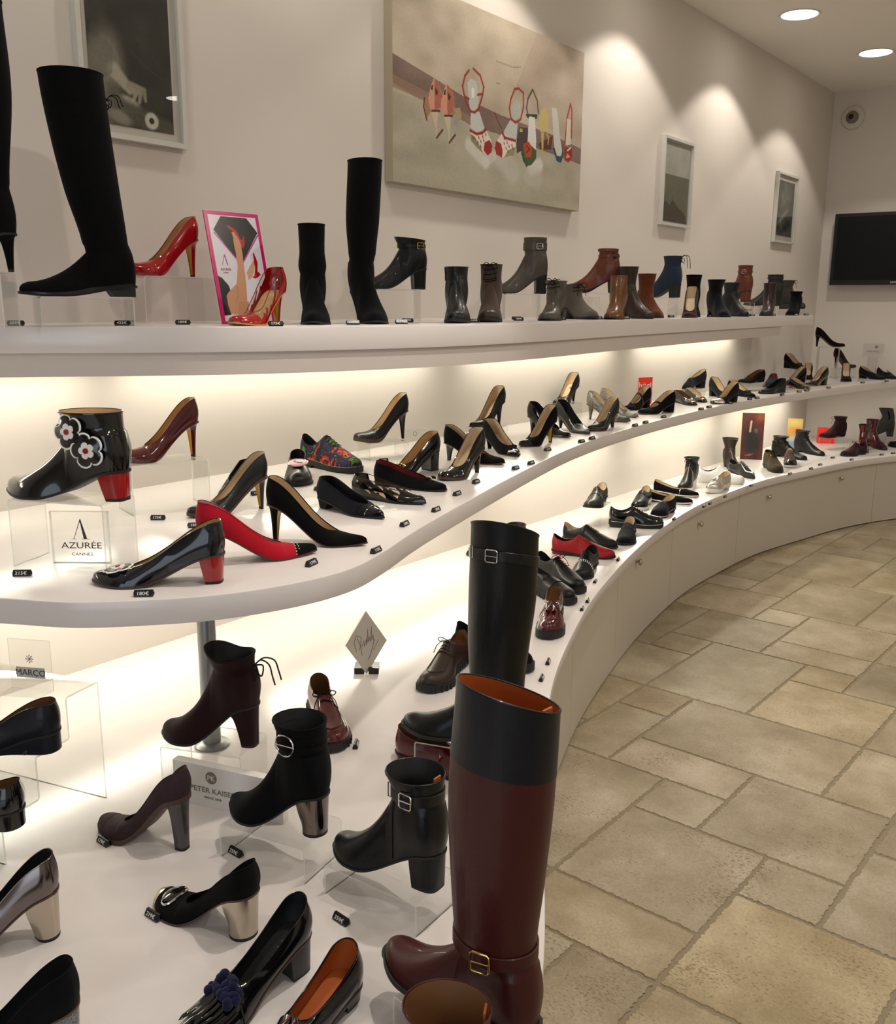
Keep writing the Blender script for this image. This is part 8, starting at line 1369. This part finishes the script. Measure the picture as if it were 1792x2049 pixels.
P.poly([(0.1313,0.1673),(0.1389,0.1713),(0.1305,0.1413),(0.1203,0.1244),(0.1076,0.1168),(0.1051,0.1370),(0.1170,0.1520)],(214,160,124)); P.poly([(0.0651,0.0595),(0.0957,0.0592),(0.0884,0.0238),(0.0536,0.0247)],(196,140,104)); P.line([(0.0558,0.0560),(0.0638,0.0742),(0.0670,0.0998)],.0012,(176,110,78),.6)
P.poly([(0.0652,0.2627),(0.0808,0.2578),(0.0954,0.2466),(0.1039,0.2258),(0.1101,0.2244),(0.1138,0.2373),(0.1160,0.2320),(0.1152,0.2175),(0.1078,0.2027),(0.1026,0.2042),(0.0992,0.2237),(0.0864,0.2442),(0.0712,0.2518)],(190,30,26)); P.poly([(0.1365,0.1923),(0.1404,0.1898),(0.1469,0.1660),(0.1419,0.1417),(0.1516,0.1335),(0.1407,0.1248),(0.1308,0.1209),(0.1214,0.1244),(0.1293,0.1302),(0.1362,0.1526),(0.1351,0.1748)],(180,16,20))
P.line([(0.0315,0.1555),(0.0421,0.1815),(0.0471,0.1560)],.0008,(150,60,80)); P.line([(0.0481,0.1561),(0.0431,0.1815)],.0016,(150,60,80),.7)
b=.0115
for q_ in ([(0,0),(b,0),(b,H_),(0,H_)],[(W_-b,0),(W_,0),(W_,H_),(W_-b,H_)],[(0,H_-b),(W_,H_-b),(W_,H_),(0,H_)],[(0,0),(W_,0),(W_,b*.6),(0,b*.6)]): P.poly(q_,(206,24,104))
LM=Matrix.Rotation(-0.2200,4,'X'); bm=bmesh.new(); box(bm,-W_/2,W_/2,0,.003,0,H_); bmesh.ops.transform(bm,matrix=LM,verts=bm.verts); link('board',bm,mat('pink_card',(206,24,104),.5),r,smooth=False); P.mesh('poster_print',r,LM@Matrix.Translation((0,-.0006,0)),.22)
text('brand_letters','AZURÉE',.0085,INKR,r,LM@Matrix.Translation((-0.0478,-.0012,0.1407))@UP,font_scale_x=1.1); text('brand_letters','CANNES',.004,INKR,r,LM@Matrix.Translation((-0.0493,-.0012,0.1336))@UP)
bm=bmesh.new(); box(bm,-.02,.02,.0035,.06,0,.0015); box(bm,-.02,.02,.058,.06,0,.02); link('back_strut',bm,mat('pink_card',(206,24,104),.5),r,smooth=False)
r,M=card('acrylic_sign','small clear acrylic sign half hidden behind the taupe suede bootie','sign',(-2.1,3.742,1.445),0.75,.09,0.09,0,.004); text('brand_letters','tto',.022,INK,r,Matrix.Translation((0,-.0008,.03))@UP)
r,M=card('acrylic_sign','small clear acrylic sign half hidden behind the dark brown boot near the shelf end','sign',(-2.05,5.524,1.445),0.9,.09,0.075,0,.004); text('brand_letters','Marco',.022,INK,r,Matrix.Translation((0,-.0008,.03))@UP)
r,M=card('acrylic_sign','small clear acrylic sign right of the platform stiletto riser','sign',(-2.165,2.614,.972),0.838,.085,.088,0,.004)
bm=bmesh.new(); tube(bm,[(.006*math.cos(a),-.001,.068+.008*math.sin(a)) for a in [2*PI*i/16 for i in range(16)]],.0009,5,closed=True); link('ring_logo',bm,INKG,r)
r,M=card('acrylic_sign','clear acrylic sign with round monogram beside the tallest riser in the back corner','sign',(-1.87,7.735,1.13),.10,.15,.10,0,.006)
bm=bmesh.new(); box(bm,-.03,.03,-.02,.028,-.158,0); link('pedestal',bm,ACR,r,smooth=False)
bm=bmesh.new(); lathe(bm,[(.011,0),(.011,.0006)],20); bmesh.ops.transform(bm,matrix=Matrix.Translation((.02,-.0002,.075))@Matrix.Rotation(PI/2,4,'X'),verts=bm.verts); link('monogram_disc',bm,INKG,r); text('brand_letters','PETER KAISER',.014,INKG,r,Matrix.Translation((.0,-.001,.035))@UP)
r=tag(empty('folded_card',(-2.334,4.765,.972),0.524),'bright red folded card with white lettering on the middle shelf','sign'); REDC=mat('red_card',(226,40,22),.5)
bm=bmesh.new(); hq_=0.1462
for a0,a1,y0_,y1_ in ((-.070,-.018,.016,.0),(-.018,.062,.0,.004)):
    v=[bm.verts.new(p) for p in ((a0,y0_,0),(a1,y1_,0),(a1,y1_,hq_),(a0,y0_,hq_*.96))]; bm.faces.new(v)
bmesh.ops.recalc_face_normals(bm,faces=bm.faces); bmesh.ops.solidify(bm,geom=list(bm.faces),thickness=.0015); link('card',bm,REDC,r,smooth=False)
text('brand_letters','högl',.042,INKW,r,Matrix.Translation((.022,-.0024,hq_*.60))@Matrix.Rotation(.06,4,'Z')@UP); text('brand_letters','hö',.034,INKW,r,Matrix.Translation((-.044,.0042,hq_*.60))@Matrix.Rotation(-.29,4,'Z')@UP)
r=tag(empty('small_box',(-2.076,7.447,.48),.35),'small red cardboard box behind the riser of the burgundy bootie','box'); bm=bmesh.new(); box(bm,-.065,.065,-.035,.035,0,.115); bevel(bm,.003,2); link('carton',bm,mat('red_carton',(232,38,30),.4),r,smooth=False); text('carton_letters','ara',.04,mat('pale_red_print',(252,180,168),.5),r,Matrix.Translation((.01,-.0362,.05))@UP)
r=tag(empty('poster_card',(-2.23, 6.2797, 0.48),0.45),'tall dark brown poster card of a boot leaning at the wall on the deck','poster')
W_,H_=.145,0.316; P=Paint(W_,H_,70,(74,30,18)); P.noise(.06,.12); P.ell(W_*.5,H_*.4,W_*.32,H_*.3,(26,24,24),.9,0,.4); P.seg(W_*.42,H_*.82,W_*.38,H_*.6,.006,(190,170,140),.9,.4); P.ell(W_*.65,H_*.62,W_*.08,H_*.05,(100,90,80),.8,.5,.5); P.ell(W_*.85,H_*.9,W_*.2,H_*.1,(130,64,24),.7,0,.6); P.ell(W_*.4,H_*.1,W_*.16,H_*.02,(180,150,120),.6,.2,.5); P.noise(.01,.05)
bm=bmesh.new(); box(bm,-W_/2,W_/2,0,.004,0,H_); LM=Matrix.Rotation(-.10,4,'X'); bmesh.ops.transform(bm,matrix=LM,verts=bm.verts); link('board',bm,mat('card_edge',(200,180,80),.6),r,smooth=False); P.mesh('poster_print',r,LM@Matrix.Translation((0,-.0006,0)),.4)
r=tag(empty('poster_card',(-2.154,6.932,.48),.4),'yellow and blue poster card behind the black ankle boots','poster')
W_,H_=.105,0.225; P=Paint(W_,H_,60,(188,158,84)); P.poly([(0,0),(W_,0),(W_,H_*.45),(W_*.6,H_*.5),(0,H_*.25)],(128,150,178)); P.ell(W_*.55,H_*.6,W_*.35,H_*.13,(210,120,60),.8,0,.5); P.ell(W_*.5,H_*.85,W_*.5,H_*.1,(200,176,104),.8,0,.5); P.ell(W_*.4,H_*.35,W_*.3,H_*.08,(196,200,206),.7,.3,.5)
bm=bmesh.new(); box(bm,-W_/2,W_/2,0,.003,0,H_); LM=Matrix.Rotation(-.08,4,'X'); bmesh.ops.transform(bm,matrix=LM,verts=bm.verts); link('board',bm,mat('blue_card',(90,120,150),.6),r,smooth=False); P.mesh('poster_print',r,LM@Matrix.Translation((0,-.0006,0)),.4)
